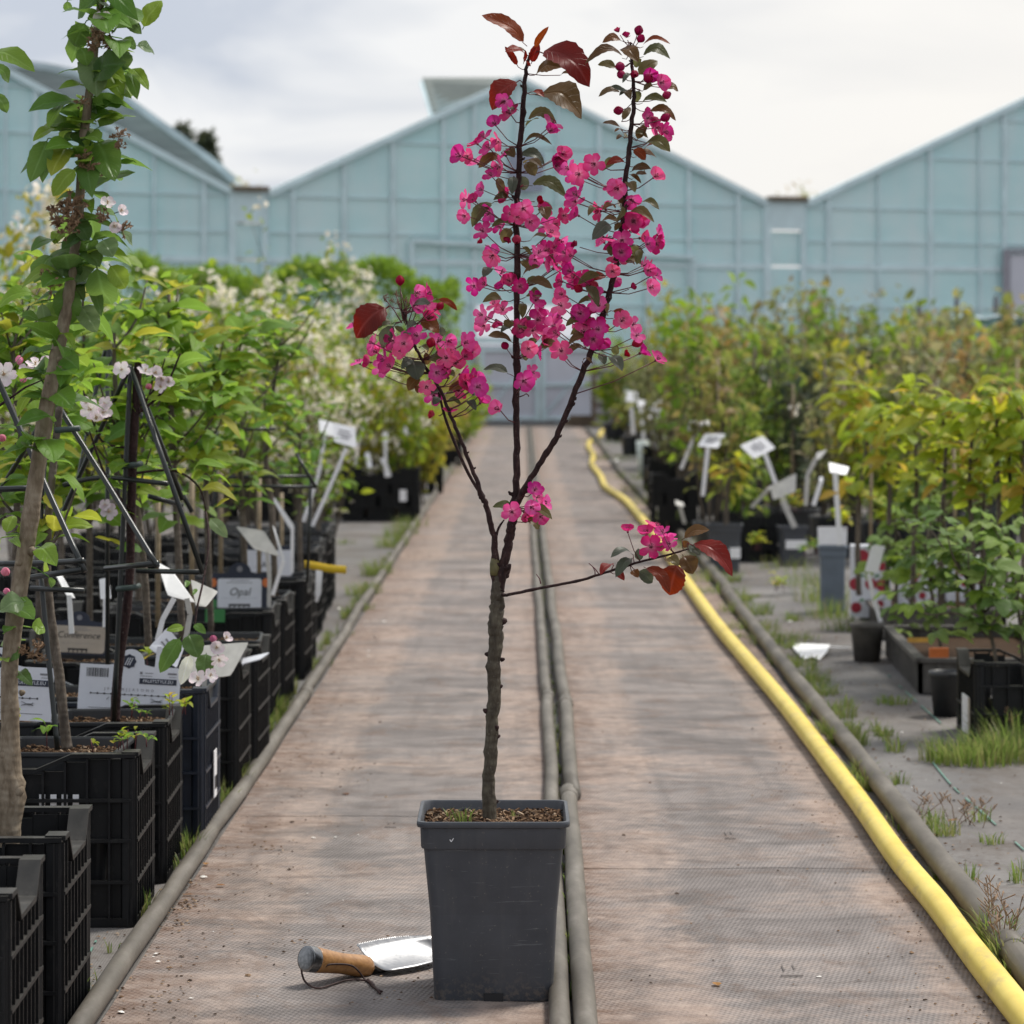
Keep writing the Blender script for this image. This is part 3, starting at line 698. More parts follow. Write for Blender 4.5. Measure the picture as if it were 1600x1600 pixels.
MAT['roofing'] = m_plain('roof_glass_grey', (.36, .39, .38), .5, 0, .3, .8)

def clip(poly, a, b, c):     # keep a*s + b*z <= c
    o = []
    for i in range(len(poly)):
        p, q = poly[i], poly[(i + 1) % len(poly)]
        fp = a * p[0] + b * p[1] - c; fq = a * q[0] + b * q[1] - c
        if fp <= 0: o.append(p)
        if (fp < 0 < fq) or (fq < 0 < fp):
            k = fp / (fp - fq); o.append((p[0] + (q[0] - p[0]) * k, p[1] + (q[1] - p[1]) * k))
    return o
ROWS = [0.0, .75, 1.95, 2.62, 3.05, 3.62, 4.5, 5.2, 6.2]
def house(name, label, sl, zl, sp, zp, sr, zr, cols, door=None, vent=None):
    b = FP((sl + sr) / 2, 0); root = thing(name, label, 'greenhouse', b, group='greenhouse gables closing the path')
    def W(s, z, n=0.0): return FP(s, z, n) - b
    ml = (zp - zl) / (sp - sl); mr_ = (zp - zr) / (sp - sr)
    def zroof(s): return zl + ml * (s - sl) if s <= sp else zr + mr_ * (s - sr)
    for i, (s0, s1) in enumerate(zip(cols, cols[1:])):
        for j, (z0, z1) in enumerate(zip(ROWS, ROWS[1:])):
            poly = [(s0 + .01, z0 + .01), (s1 - .01, z0 + .01), (s1 - .01, z1 - .01), (s0 + .01, z1 - .01)]
            poly = clip(poly, -ml, 1, zl - ml * sl - .04); poly = clip(poly, -mr_, 1, zr - mr_ * sr - .04)
            if len(poly) < 3: continue
            if door and s0 >= door[0] - .05 and s1 <= door[1] + .05 and z0 < door[2] - .1: continue
            m = MB(); n = len(poly)
            m.add([W(s, z, 0) for s, z in poly] + [W(s, z, -.02) for s, z in poly], [tuple(range(n)), tuple(reversed(range(n, 2 * n)))] + [(k, k + n, (k + 1) % n + n, (k + 1) % n) for k in range(n)])
            m.build('pane', MAT['pane'], root)
    for s in cols:
        m = MB(); top = zroof(s); m.bar(W(s, 0, .03), W(s, top - .02, .03), .04 if int(s * 7) % 2 else .075, .05, 0, (0, -1, 0)); m.build('glazing_bar', MAT['alu'], root)
    for z in ROWS[1:-1]:
        sa = sl if z < zl else sl + (z - zl) / ml; sb = sr if z < zr else sr + (z - zr) / mr_
        if sb - sa < .3: continue
        if door and z < door[2] - .1:
            segs = [(sa, door[0]), (door[1], sb)]
        else: segs = [(sa, sb)]
        for a, c in segs:
            m = MB(); m.bar(W(a, z, .02), W(c, z, .02), .03, .025 if z != 2.62 else .09); m.build('glazing_rail', MAT['alu'], root)
    for a, c in (((sl, zl), (sp, zp)), ((sp, zp), (sr, zr))):
        m = MB(); m.bar(W(a[0], a[1] - .03, .05), W(c[0], c[1] - .03, .05), .12, .10); m.build('gable_trim', MAT['alu'], root)
        m = MB(); q = 8.0; v = [W(a[0], a[1], .02), W(c[0], c[1], .02)]
        v = v + [p + Vector((0, q, 0)) for p in reversed(v)]; v += [p - Vector((0, 0, .05)) for p in v]
        m.add(v, [(0, 1, 2, 3), (7, 6, 5, 4), (0, 4, 5, 1), (1, 5, 6, 2), (2, 6, 7, 3), (3, 7, 4, 0)]); m.build('roof', MAT['pane'], root)
    if door:
        a, c, h = door; mid = (a + c) / 2
        for s0, s1, n in ((a + .05, mid - .02, .1), (mid + .02, c - .05, .1)):
            d = MB(); d.bar(W((s0 + s1) / 2, .05, n), W((s0 + s1) / 2, h - .03, n), s1 - s0, .04, 0, tuple(FP(0, 0, 1) - FP(0, 0))); dd = d.build('door', MAT['door'], root)
            e = MB()
            for zz in (.12, h * .5, h - .1): e.bar(W(s0, zz, n + .04), W(s1, zz, n + .04), .07, .04)
            for ss in (s0 + .03, s1 - .03): e.bar(W(ss, .08, n + .06), W(ss, h - .06, n + .06), .06, .04, 0, (0, -1, 0))
            e.bar(W(s0 + .05, .15, n + .03), W(s1 - .05, h - .15, n + .03), .05, .02)
            e.build('door_frame', MAT['alu'], dd)
        m = MB(); m.bar(W(a - .1, h + .05, .12), W(c + .1, h + .05, .12), .12, .1); m.build('door_track', MAT['alu'], root)
        m = MB(); m.bar(W(a - .02, 0, .12), W(a - .02, h, .12), .07, .07, 0, (0, -1, 0)); m.bar(W(c + .02, 0, .12), W(c + .02, h, .12), .07, .07, 0, (0, -1, 0)); m.build('door_post', MAT['alu_dark'], root)
    return root, W
def cols_at(pxs): return [facade(p, 500)[0] for p in pxs]
sl, zl = facade(417, 301); sp_, zp_ = facade(808, 121); sr, zr = facade(1195, 315)
gc, Wc = house('greenhouse', 'middle pale teal greenhouse gable with sliding doors behind the blossom tree', sl, zl, sp_, zp_, sr, zr,
      [sl] + cols_at([457, 537, 613, 692, 740, 808, 870, 935, 1010, 1075, 1152]) + [sr], door=(facade(740, 500)[0], facade(935, 500)[0], 1.32))
m = MB(); s0, s1 = facade(640, 380)[0], facade(1080, 380)[0]
m.bar(Wc(s0, 0, .1), Wc(s0, 2.95, .1), .07, .06, 0, (0, -1, 0)); m.bar(Wc(s0, 2.95, .1), Wc(s1, 2.75, .1), .1, .06); m.bar(Wc(s1, 0, .1), Wc(s1, 2.75, .1), .07, .06, 0, (0, -1, 0)); m.build('door_frame', MAT['alu'], gc)
# small grey box high in the middle gable
p = Wc(facade(818, 270)[0], facade(818, 270)[1], .12); MB().box(p, (.55, .12, .62)).build('fan_box', m_plain('grey_fan_box', (.3, .33, .42), .5), gc)
# lifted ridge vent
va, vb, vc = P(660, 126, 49.6), P(800, 126, 49.6), P(677, 181, 48.55); vd = P(795, 132, 48.6)
m = MB(); m.add([va - gc.location, vb - gc.location, vd - gc.location, vc - gc.location] + [q - gc.location + Vector((0, .0, .05)) for q in (va, vb, vd, vc)], [(0, 1, 2, 3), (7, 6, 5, 4), (0, 4, 5, 1), (1, 5, 6, 2), (2, 6, 7, 3), (3, 7, 4, 0)])
v = m.build('vent_flap', m_plain('vent_glass', (.14, .165, .15), .5, 0, .2, 2), gc)
m = MB()
for k in range(7):
    t_ = k / 6; m.bar(va.lerp(vc, t_) - gc.location + Vector((0, -.03, -.02)), vb.lerp(vd, t_) - gc.location + Vector((0, -.06, -.05)), .07, .05)
for t_ in (0, .33, .66, 1): m.bar(va.lerp(vb, t_) - gc.location + Vector((0, -.05, -.03)), vc.lerp(vd, t_) - gc.location + Vector((0, -.07, -.06)), .07, .05)
m.build('vent_bar', MAT['alu'], v)
s2, z2 = facade(358, 296); s1, z1 = facade(25, 117); slope = (z1 - z2) / (s2 - s1)
sp2 = s2 - (5.68 - z2) / slope
house('greenhouse', 'left pale teal greenhouse gable behind the foreground apple tree', sp2 - 4.3, 3.6, sp2, 5.68, s2, z2,
      [sp2 - 4.3] + [sp2 - 3.2, sp2 - 2.1, sp2 - 1.0] + cols_at([8, 55, 130, 165, 240, 318]) + [s2])
s3, z3 = facade(1257, 316)
house('greenhouse', 'right pale teal greenhouse gable above the shrubs', s3, z3, s3 + 4.36, 5.62, s3 + 8.72, 3.7,
      [s3] + cols_at([1293, 1372, 1452, 1530, 1568, 1640, 1720, 1800]) + [s3 + 5.5, s3 + 6.6, s3 + 7.7, s3 + 8.72])
gr = [o for o in C.objects if o.name.startswith('greenhouse') and o.get('label', '').startswith('right')][0]
s4, z4 = facade(1566, 392); m = MB(); m.bar(FP(s4, 0, .12) - gr.location, FP(s4, z4, .12) - gr.location, .11, .06, 0, (0, -1, 0)); m.bar(FP(s4, z4, .12) - gr.location, FP(s4 + 3.2, z4, .12) - gr.location, .1, .06); m.build('door_frame', m_plain('plum_grey_frame', (.3, .29, .33), .5), gr)
m = MB(); m.bar(FP(s4 + 1.6, .05, .08) - gr.location, FP(s4 + 1.6, z4 - .06, .08) - gr.location, 3.0, .03, 0, tuple(FP(0, 0, 1) - FP(0, 0))); m.build('door', MAT['door'], gr)
# valleys between the gables: gutter box with panes below
for (a, za, b_, zb_, lab) in ((s2, z2, sl, zl, 'grey gutter bay between left and middle greenhouse gables'), (sr, zr, s3, z3, 'grey gutter bay between middle and right greenhouse gables')):
    b0 = FP((a + b_) / 2, 0); rt = thing('gutter_bay', lab, 'gutter', b0)
    z = min(za, zb_)
    m = MB(); m.bar(FP(a + .07, z - .22, .06) - b0, FP(b_ - .07, z - .22, .06) - b0, .04, .5, 0); m.build('gutter_panel', MAT['alu'], rt)
    m = MB(); m.bar(FP(a + .02, z + .05, .1) - b0, FP(b_ - .02, z + .05, .1) - b0, .2, .07); m.build('gutter', MAT['wood'], rt)
    for (zz0, zz1) in ((0, .75), (.77, 1.95), (1.97, 2.6), (2.64, z - .5)):
        m = MB(); v = [FP(a + .08, zz0, 0) - b0, FP(b_ - .08, zz0, 0) - b0, FP(b_ - .08, zz1, 0) - b0, FP(a + .08, zz1, 0) - b0]
        m.add(v + [q + Vector((0, .02, 0)) for q in v], [(0, 1, 2, 3), (7, 6, 5, 4), (0, 4, 5, 1), (1, 5, 6, 2), (2, 6, 7, 3), (3, 7, 4, 0)]); m.build('pane', MAT['pane'], rt)
    m = MB()
    for s in (a + .05, b_ - .05): m.bar(FP(s, 0, .04) - b0, FP(s, z, .04) - b0, .09, .08, 0, (0, -1, 0))
    m.build('post', MAT['alu'], rt)
# darker old tunnel roof behind the left gable
prof = [(-60, 84), (20, 100), (70, 104), (115, 113), (160, 131), (200, 156), (250, 192), (300, 228), (340, 258), (366, 282), (366, 560)]
DB = 52.5; b0 = P(200, 660, DB); b0.z = 0
rt = thing('barn', 'weathered grey rounded roof rising behind the left greenhouse', 'barn', b0)
m = MB(); vs = [P(x, y, DB) - b0 for x, y in prof]; n = len(vs)
vs2 = [v + Vector((0, 9, 0)) for v in vs]
m.add(vs + vs2, [(k, k + 1, k + 1 + n, k + n) for k in range(n - 1)]); m.build('roof', MAT['roofing'], rt)
m = MB(); vv = vs + [P(-60, 560, DB) - b0]; m.add(vv, [tuple(range(len(vv)))])
def m_slats():
    t = NT('grey_slatted_gable'); f = t.noise(t.coord('Object', (.5, 1, 6)), 1.5, 4); base = t.ramp(f, [(.35, (.15, .16, .16)), (.65, (.24, .25, .245))])
    return t.done(t.principled(base, .7))
m.build('gable_wall', m_slats(), rt)
m = MB()
for k in range(n - 2): m.bar(vs[k] + Vector((0, -.06, 0)), vs[k + 1] + Vector((0, -.06, 0)), .08, .12)
m.build('roof_edge', MAT['alu_dark'], rt)

# ================================================================== LEAVES AND FLOWERS
def prof(t): return (t ** .58) * ((1 - t) ** .72) * 2.06
def leaf_geo(base, tip, width, nrm, arch=.12, fold=.25, nl=9, wave=.0, seed=0, serr=.06, petiole=.08, curl=0.0, bend=0.0):
    rr = random.Random(seed); base, tip = Vector(base), Vector(tip); ax = tip - base; Ln = ax.length; a = ax / Ln
    n = Vector(nrm); n = (n - a * n.dot(a)); n = n.normalized() if n.length > 1e-5 else a.orthogonal().normalized()
    sd = a.cross(n); vs, fs = [], []
    ph = rr.uniform(0, 6.28); Z = Vector((0, 0, 1)); upp = (Z - a * Z.dot(a))
    for i in range(nl + 1):
        t = i / nl; tt = petiole + (1 - petiole) * t
        c = base + ax * tt + n * (arch * Ln * math.sin(math.pi * tt) - curl * Ln * t * t) + upp * (bend * Ln * math.sin(math.pi * tt))
        hw = max(width * .5 * prof(min(max(t, .0), 1)), .0)
        for v in (-1, -.5, 0, .5, 1):
            e = 1 + (serr * (1 if i % 2 else -1) if abs(v) == 1 and 0 < i < nl else 0)
            zz = fold * abs(v) * hw - .18 * fold * hw * v * v * 2 + wave * hw * math.sin(ph + t * 9 + v * 2)
            vs.append(c + sd * (v * hw * e) + n * zz)
    for i in range(nl):
        for k in range(4):
            q = i * 5 + k; fs.append((q, q + 1, q + 6, q + 5))
    # petiole
    b = len(vs); w0 = max(width * .022, .0007); c1 = base + ax * petiole * 1.2 + n * arch * Ln * math.sin(math.pi * petiole)
    for c in (base, c1):
        vs += [c - sd * w0, c + n * w0, c + sd * w0]
    fs += [(b, b + 1, b + 4, b + 3), (b + 1, b + 2, b + 5, b + 4), (b + 2, b, b + 3, b + 5)]
    return vs, fs
def leaf_template(name, mat, wl=.5, arch=.1, fold=.3, curl=.15, seed=0, nl=7, wave=.1):
    vs, fs = leaf_geo((0, 0, 0), (0, 1, 0), wl, (0, 0, 1), arch, fold, nl, wave, seed, .05, .14, curl)
    m = MB(); m.leaf(vs, fs); return m.mesh(name, MAT[mat] if isinstance(mat, str) else mat, True)
def lobed_template(name, mat, seed=0):      # three-lobed bramble or currant leaf
    rr = random.Random(seed); m = MB()
    for ang, ln in ((0, 1.0), (.85, .78), (-.85, .78)):
        d = Vector((math.sin(ang), math.cos(ang), 0)); b = Vector((0, .22, 0))
        vs, fs = leaf_geo(b, b + d * ln * .8 + Vector((0, 0, -.12)), .52 * ln, (0, 0, 1), .1, .25, 6, .1, seed, .1, .05, .1); m.leaf(vs, fs)
    m.tube([(0, 0, 0), (0, .25, .02)], .012, 4)
    return m.mesh(name, MAT[mat], True)
LT = {}
for nm, wl in (('leaf_apple', .62), ('leaf_pear', .56), ('leaf_bright', .46), ('leaf_cherry', .5)):
    LT[nm] = [leaf_template('leaf', nm, wl * q, a, f, c, s) for q, a, f, c, s in ((1, .1, .3, .12, 1), (.85, .16, .45, .25, 2), (1.05, .05, .2, .05, 3), (.9, .2, .3, .35, 4))]
LT['leaf_bramble'] = [lobed_template('leaf', 'leaf_bramble', s) for s in (1, 2, 3)]
LT['leaf_olive_small'] = [leaf_template('leaf', 'leaf_olive', .45, .12, .3, .2, s) for s in (5, 6)]

def frame(d, n):
    d = Vector(d).normalized(); n = Vector(n); n = n - d * n.dot(d)
    n = n.normalized() if n.length > 1e-4 else d.orthogonal().normalized()
    s = d.cross(n); M = Matrix((s, d, n)).transposed(); return M
def place(me, name, parent, pos, d, n, size, scl=(1, 1, 1)):
    M = frame(d, n).to_4x4(); o = link(name, me, parent)
    o.rotation_mode = 'QUATERNION'; o.rotation_quaternion = M.to_quaternion(); o.location = pos; o.scale = (size * scl[0], size * scl[1], size * scl[2]); return o

def flower_mesh(name, mat, cup, seed, wid=.72, np_=5):
    """five separate petals, unit radius, facing +Z"""
    rr = random.Random(seed); m = MB()
    for k in range(np_):
        a = 2 * math.pi * k / np_ + rr.uniform(-.12, .12); cu = cup + rr.uniform(-.15, .2); w_ = wid * rr.uniform(.85, 1.1)
        er = Vector((math.cos(a), math.sin(a), 0)); et = Vector((-math.sin(a), math.cos(a), 0)); tw = rr.uniform(-.25, .25)
        vs, fs = [], []; nl = 6
        for i in range(nl + 1):
            t = i / nl; th = cu * (1.25 - .55 * t)
            r = .08 + .92 * t
            c = er * (r * math.cos(cu * (.7 + .3 * t))) + Vector((0, 0, 1)) * (r * math.sin(cu) * (1 - .25 * t) - .05 * math.sin(3 * t))
            hw = w_ * .5 * (.22 + 1.25 * t ** .8 * (1 - t ** 3.2) ** .55 if t < 1 else .18)
            for v in (-1, -.5, 0, .5, 1):
                z = .22 * v * v * hw + tw * v * hw + (rr.uniform(-.03, .03) if abs(v) == 1 else 0)
                vs.append(c + et * v * hw + Vector((0, 0, 1)) * z - er * (.1 * v * v * hw))
        for i in range(nl):
            for q in range(4):
                j = i * 5 + q; fs.append((j, j + 1, j + 6, j + 5))
        m.add(vs, fs)
    return m.mesh(name, mat, True)
def stamen_mesh(name, mat, seed, n=12, ln=.42):
    rr = random.Random(seed); m = MB()
    m.lathe([(0.0, -.12), (.1, -.1), (.12, 0), (.07, .08), (0, .1)], 7)
    for k in range(n):
        a = rr.uniform(0, 6.283); s = rr.uniform(.15, .55); d = Vector((math.cos(a) * s, math.sin(a) * s, 1)).normalized() * ln * rr.uniform(.7, 1.1)
        m.tube([Vector((0, 0, 0)), d], [.012, .012], 3); m.box(d, (.05, .05, .05))
    return m.mesh(name, mat, True)
def bud_mesh(name, mat, seed):
    m = MB(); rr = random.Random(seed)
    for k in range(5):      # five petals wrapped closed
        a = 2 * math.pi * k / 5; vs, fs = [], []
        for i in range(6):
            t = i / 5; r = .52 * math.sin(math.pi * (t * .82 + .09)) * (1.0 + .08 * (k % 2)); z = -.4 + 1.25 * t
            for v in (-1, -.33, .33, 1):
                an = a + v * .75 + .3 * t; vs.append((math.cos(an) * r * (1 - .06 * v), math.sin(an) * r * (1 - .06 * v), z))
        for i in range(5):
            for q in range(3):
                j = i * 4 + q; fs.append((j, j + 1, j + 5, j + 4))
        m.add(vs, fs)
    return m.mesh(name, mat, True)
FM = [flower_mesh('flower', MAT['petal'], c, s, w_) for c, s, w_ in ((.22, 1, .74), (.45, 2, .8), (.65, 3, .84), (.95, 4, .86), (.3, 5, .72))]
FMB = [bud_mesh('flower_bud', MAT['petal_bud'], s) for s in (1, 2)] + [flower_mesh('flower_bud', MAT['petal_bud'], 1.12, 9, .85)]
FW = [flower_mesh('blossom', MAT['petal_white'], c, s, .8) for c, s in ((.2, 11), (.45, 12), (.75, 13))]
FWB = [bud_mesh('blossom_bud', MAT['petal_pinkbud'], 3)]
ST = stamen_mesh('stamens', MAT['stamen_dark'], 3); STW = stamen_mesh('stamens', MAT['stamen'], 4, 16)
def withered_mesh(seed):
    rr = random.Random(seed); m = MB()
    for k in range(14):
        d = Vector((rr.gauss(0, 1), rr.gauss(0, 1), rr.gauss(.4, .8))).normalized(); c = d * rr.uniform(.35, 1)
        m.tube([(0, 0, -.2), c], [.04, .05], 4)
        for q in range(7):
            e = Vector((rr.gauss(0, 1), rr.gauss(0, 1), rr.gauss(0, 1))).normalized() * rr.uniform(.2, .42); s = e.orthogonal().normalized() * .11
            m.add([c - s, c + s, c + e], [(0, 1, 2)])
    return m.mesh('withered_cluster', MAT['withered'], True)
WM = [withered_mesh(1), withered_mesh(2)]

# ================================================================== SQUARE POTS
def rrect(w_, d, r, n=4):
    o = []
    for cx, cy, a0 in ((w_ / 2 - r, d / 2 - r, 0), (-w_ / 2 + r, d / 2 - r, 90), (-w_ / 2 + r, -d / 2 + r, 180), (w_ / 2 - r, -d / 2 + r, 270)):
        for k in range(n + 1):
            a = math.radians(a0 + 90 * k / n); o.append((cx + r * math.cos(a), cy + r * math.sin(a)))
    return o
def loft(mb, rings):
    n = len(rings[0]); b = len(mb.v)
    for r in rings: mb.v.extend(r)
    for i in range(len(rings) - 1):
        for k in range(n):
            k2 = (k + 1) % n; mb.f.append([b + i * n + k, b + i * n + k2, b + (i + 1) * n + k2, b + (i + 1) * n + k]); mb.m.append(0)
    return b
def pot_shell(wt, wb, h, band=.048, lip=.006, corner=.018):
    m = MB(); n = 4
    def ring(w_, z, r=corner): return [(x, y, z) for x, y in rrect(w_, w_, r, n)]
    wall = .004; zb = h - band
    wz = lambda z: wb + (wt - .021 - wb) * z / h
    rings = [ring(wb - .012, .004), ring(wb, 0), ring(wb + .001, .002), ring(wz(zb * .5), zb * .5), ring(wz(zb) - .004, zb - .002), ring(wt - .010, zb), ring(wt - .008, zb + .003), ring(wt - .006, h - .012), ring(wt + lip - .002, h - .010), ring(wt + lip, h - .007), ring(wt + lip, h - .002), ring(wt + lip - .002, h), ring(wt - .006, h), ring(wt - .010, h - .004), ring(wt - .018, h - .05), ring(wb - .01, .012)]
    loft(m, rings)
    nn = 4 * (n + 1); m.f.append(list(reversed(range(nn)))); m.m.append(0); m.f.append(list(range(15 * nn, 16 * nn))); m.m.append(0)
    return m
def soil_mesh(w_, z, seed, nx=10, r=.006):
    rr = random.Random(seed); m = MB()
    gridsheet(m, -w_ / 2, w_ / 2, -w_ / 2, w_ / 2, nx, nx, lambda x, y: z + rr.uniform(-r, r)); return m
def chips_mesh(w_, z, n, seed, smax=.02):
    rr = random.Random(seed); m = MB()
    for _ in range(n):
        p = Vector((rr.uniform(-w_, w_) / 2, rr.uniform(-w_, w_) / 2, z + rr.uniform(0, .008)))
        q = Matrix.Rotation(rr.uniform(0, 6.3), 3, 'Z') @ Matrix.Rotation(rr.uniform(-.5, .5), 3, 'Y')
        l = rr.uniform(.004, smax); ww = rr.uniform(.0015, .005)
        m.box(p, (l, ww, rr.uniform(.001, .004)), 0, q, .8)
    return m

# ---- the pot in front
POT = P(771.5, 1565, 5.348); POT.z = .009
pot = thing('square_pot', 'dark grey square plastic pot on the path holding the pink blossom tree', 'pot', POT, 0.0)
PH = .316
shell = pot_shell(.2605, .206, PH).build('pot_body', MAT['pot'], pot, True)
shell.data.polygons.foreach_set('use_smooth', [True] * len(shell.data.polygons))
es = shell.modifiers.new('edges', 'EDGE_SPLIT'); es.split_angle = math.radians(35)
nd = MB(); nd.box((0, -.1045, .0068), (.034, .006, .0136)); nd.build('drain_notch', MAT['ink'], pot)
soil_mesh(.244, PH - .022, 4, 16, .007).build('soil', MAT['soil'], pot, True)
o = chips_mesh(.238, PH - .022, 1300, 8, .022).build('bark_chip', MAT['chips'], pot); o['kind'] = 'stuff'
gb = MB(); rg2 = random.Random(3); blades(gb, (-.055, -.03, PH - .018), 16, .04, .018, rg2); blades(gb, (-.08, .02, PH - .018), 8, .03, .01, rg2); blades(gb, (.04, .03, PH - .018), 6, .02, .01, rg2)
o = gb.build('weed', MAT['fol_grass'], pot, True); o['kind'] = 'stuff'
mk = MB(); mk.bar((-.0755, -.1305, PH - .03), (-.073, -.1305, PH - .034), .0012, .0012); mk.bar((-.073, -.1305, PH - .034), (-.069, -.1305, PH - .028), .0012, .0012); mk.build('white_fleck', MAT['white'], pot)

# ================================================================== THE PINK BLOSSOM TREE
DT = 5.36
troot_w = P(765, 1285, DT)
tree = thing('blossom_tree', 'young crab apple tree with magenta blossom in the grey pot', 'tree', troot_w)
def T(px, py, dy=0.0): return P(px, py, DT + dy) - troot_w
PX = DT / F
branch_pts = []      # (local point) samples used to attach flowers
def branch(pts, rpx, name, mat, sub=5, bump=.06, n=10, seed=1, knots=0, parent=tree):
    cm = catmull([T(*p) for p in pts], sub); rad = [r * PX for r in lerpl(rpx, len(cm))]
    rr = random.Random(seed)
    if knots:
        for i in range(2, len(cm) - 2):
            if rr.random() < knots: rad[i] *= rr.uniform(1.08, 1.28)
        cm = [p + Vector((rr.gauss(0, .0009), rr.gauss(0, .0009), 0)) for p in cm]
    m = MB(); m.tube(cm, rad, n, 0, True, bump, seed)
    for i in range(3, len(cm) - 2):      # spur stubs
        if knots and n < 12 and rr.random() < .12:
            a = rr.uniform(0, 6.28); d = Vector((math.cos(a), math.sin(a) * .6, .25)).normalized()
            m.tube([cm[i], cm[i] + d * rad[i] * 1.5, cm[i] + d * rad[i] * 1.9 + Vector((0, 0, rad[i] * .4))], [rad[i] * .7, rad[i] * .5, rad[i] * .2], 6, 0, True, .15, i)
    branch_pts.extend(cm); return m.build(name, mat, parent, True)
branch([(765, 1295), (764, 1230), (767, 1175), (769, 1120), (772, 1075), (771, 1035), (775, 1000), (774, 975), (777, 945), (777, 920), (778, 900)], [11.5, 10, 10, 10, 10.5, 10, 11.5, 12, 11, 9.5, 7], 'trunk', MAT['trunk'], 6, .05, 12, 2, .16)
n_trunk = len(branch_pts)
branch([(776, 925), (773, 890), (773, 850), (768, 820), (760, 790), (752, 772), (741, 740), (725, 700), (709, 660), (696, 628), (683, 600), (665, 573), (650, 546), (638, 512), (627, 482)], [7.5, 6.8, 5, 4.5, 4.2, 4, 3.3, 3, 2.8, 2.6, 2.6, 2.5, 2.4, 2.2, 1.4], 'branch', MAT['stem_dark'], 5, .05, 8, 3, .08)
branch([(753, 775, .0), (733, 742, .01), (716, 705, .015), (698, 660, .02), (690, 632, .02), (684, 604, .02)], [2.6, 2.8, 2.6, 2.4, 2.2, 1.8], 'branch', MAT['stem_dark'], 4, .05, 8, 4)
branch([(773, 853), (775, 840), (778, 828), (782, 820), (788, 812)], [2.5, 2.2, 2, 1.8, 1], 'twig', MAT['stem_dark'], 4, .05, 6, 5)
branch([(779, 925), (786, 890), (793, 855), (799, 825), (803, 795), (806, 760), (807, 700), (806, 640), (807, 560), (807, 480), (808, 400), (808, 330), (810, 270), (814, 210), (818, 160), (821, 115), (827, 82)], [8.5, 7.5, 7.2, 7.2, 7, 5.6, 5.2, 5, 5, 4.8, 4.8, 4.7, 4.5, 4.4, 4, 3.2, 2], 'branch', MAT['stem_dark'], 6, .06, 10, 6, .12)
branch([(801, 805, .0), (812, 778, -.01), (826, 752, -.02), (850, 714, -.03), (872, 676, -.04), (893, 625, -.05), (915, 572, -.06), (932, 525, -.07), (946, 480, -.08), (957, 435, -.08), (966, 390, -.09), (974, 340, -.09), (977, 290, -.09), (983, 240, -.09), (988, 185, -.09), (990, 135, -.09), (986, 90, -.09), (986, 66, -.09)], [5, 4.8, 4.6, 4.5, 4.5, 4.6, 4.8, 4.8, 4.6, 4.4, 4.3, 4.2, 4, 3.8, 3.6, 3, 2.3, 1.2], 'branch', MAT['stem_dark'], 6, .06, 10, 7, .12)
branch([(780, 926, 0), (788, 930, -.01), (800, 928, -.02), (850, 918, -.05), (910, 906, -.08), (950, 893, -.1), (1000, 878, -.12), (1040, 868, -.13), (1078, 857, -.14)], [3, 2.7, 2.5, 2.3, 2.2, 2, 1.9, 1.7, 1], 'branch', MAT['stem_dark'], 6, .06, 7, 8, .1)
MAT['graft'] = m_plain('green_graft_tape', (.12, .105, .04), .6, 0, .3, 90)
MB().tube([T(773, 899), T(773.5, 890), T(773.5, 881), T(773, 872)], [7.4 * PX, 8.3 * PX, 8.2 * PX, 6 * PX], 10).build('graft_tape', MAT['graft'], tree, True)
rr = random.Random(12)
for (px, py, s, r) in ((785, 950, 1, 5), (788, 970, 1, 6), (760, 1022, -1, 4), (786, 1030, 1, 4), (783, 1072, 1, 4), (758, 1110, -1, 5), (776, 1136, 0, 5), (779, 1150, 1, 4), (756, 1213, -1, 4), (776, 1252, 1, 4.5), (757, 1275, -1, 3)):
    c = T(px, py, -.008 if s == 0 else 0); d = Vector((s if s else .1, -.5 if s == 0 else -.15, .35)).normalized()
    kn = MB(); kn.tube([c - d * r * PX, c, c + d * r * .7 * PX], [r * PX, r * .8 * PX, r * .35 * PX], 7, 0, True, .25, int(px)); kn.build('bud_scar', MAT['stem_dark'], tree, True)

# withered flower stalks at the left tip and dry tendrils
for (a, b) in (((628, 505), (601, 466)), ((630, 500), (619, 462)), ((632, 505), (622, 475)), ((634, 508), (634, 470)), ((636, 512), (648, 462)), ((640, 515), (655, 468)), ((640, 520), (672, 482)), ((635, 500), (626, 455)), ((845, 912), (838, 897)), ((930, 900), (926, 885)), ((936, 897), (920, 880)), ((812, 620), (822, 615)), ((822, 615), (826, 620))):
    p0, p1 = T(*a), T(*b); sm = MB(); sm.tube([p0, (p0 + p1) / 2 + Vector((.002, 0, 0)), p1], [.0012, .001, .0009], 5); sm.build('bare_stalk', MAT['pedicel'], tree, True)
for (x, y, s) in ((601, 465, 6), (619, 460, 5), (622, 474, 5), (634, 470, 5), (648, 461, 5), (612, 470, 4)):
    place(WM[0], 'withered_flower', tree, T(x, y), (R.gauss(0, .3), -.4, .7), (1, 0, .2), s * PX * 1.3)

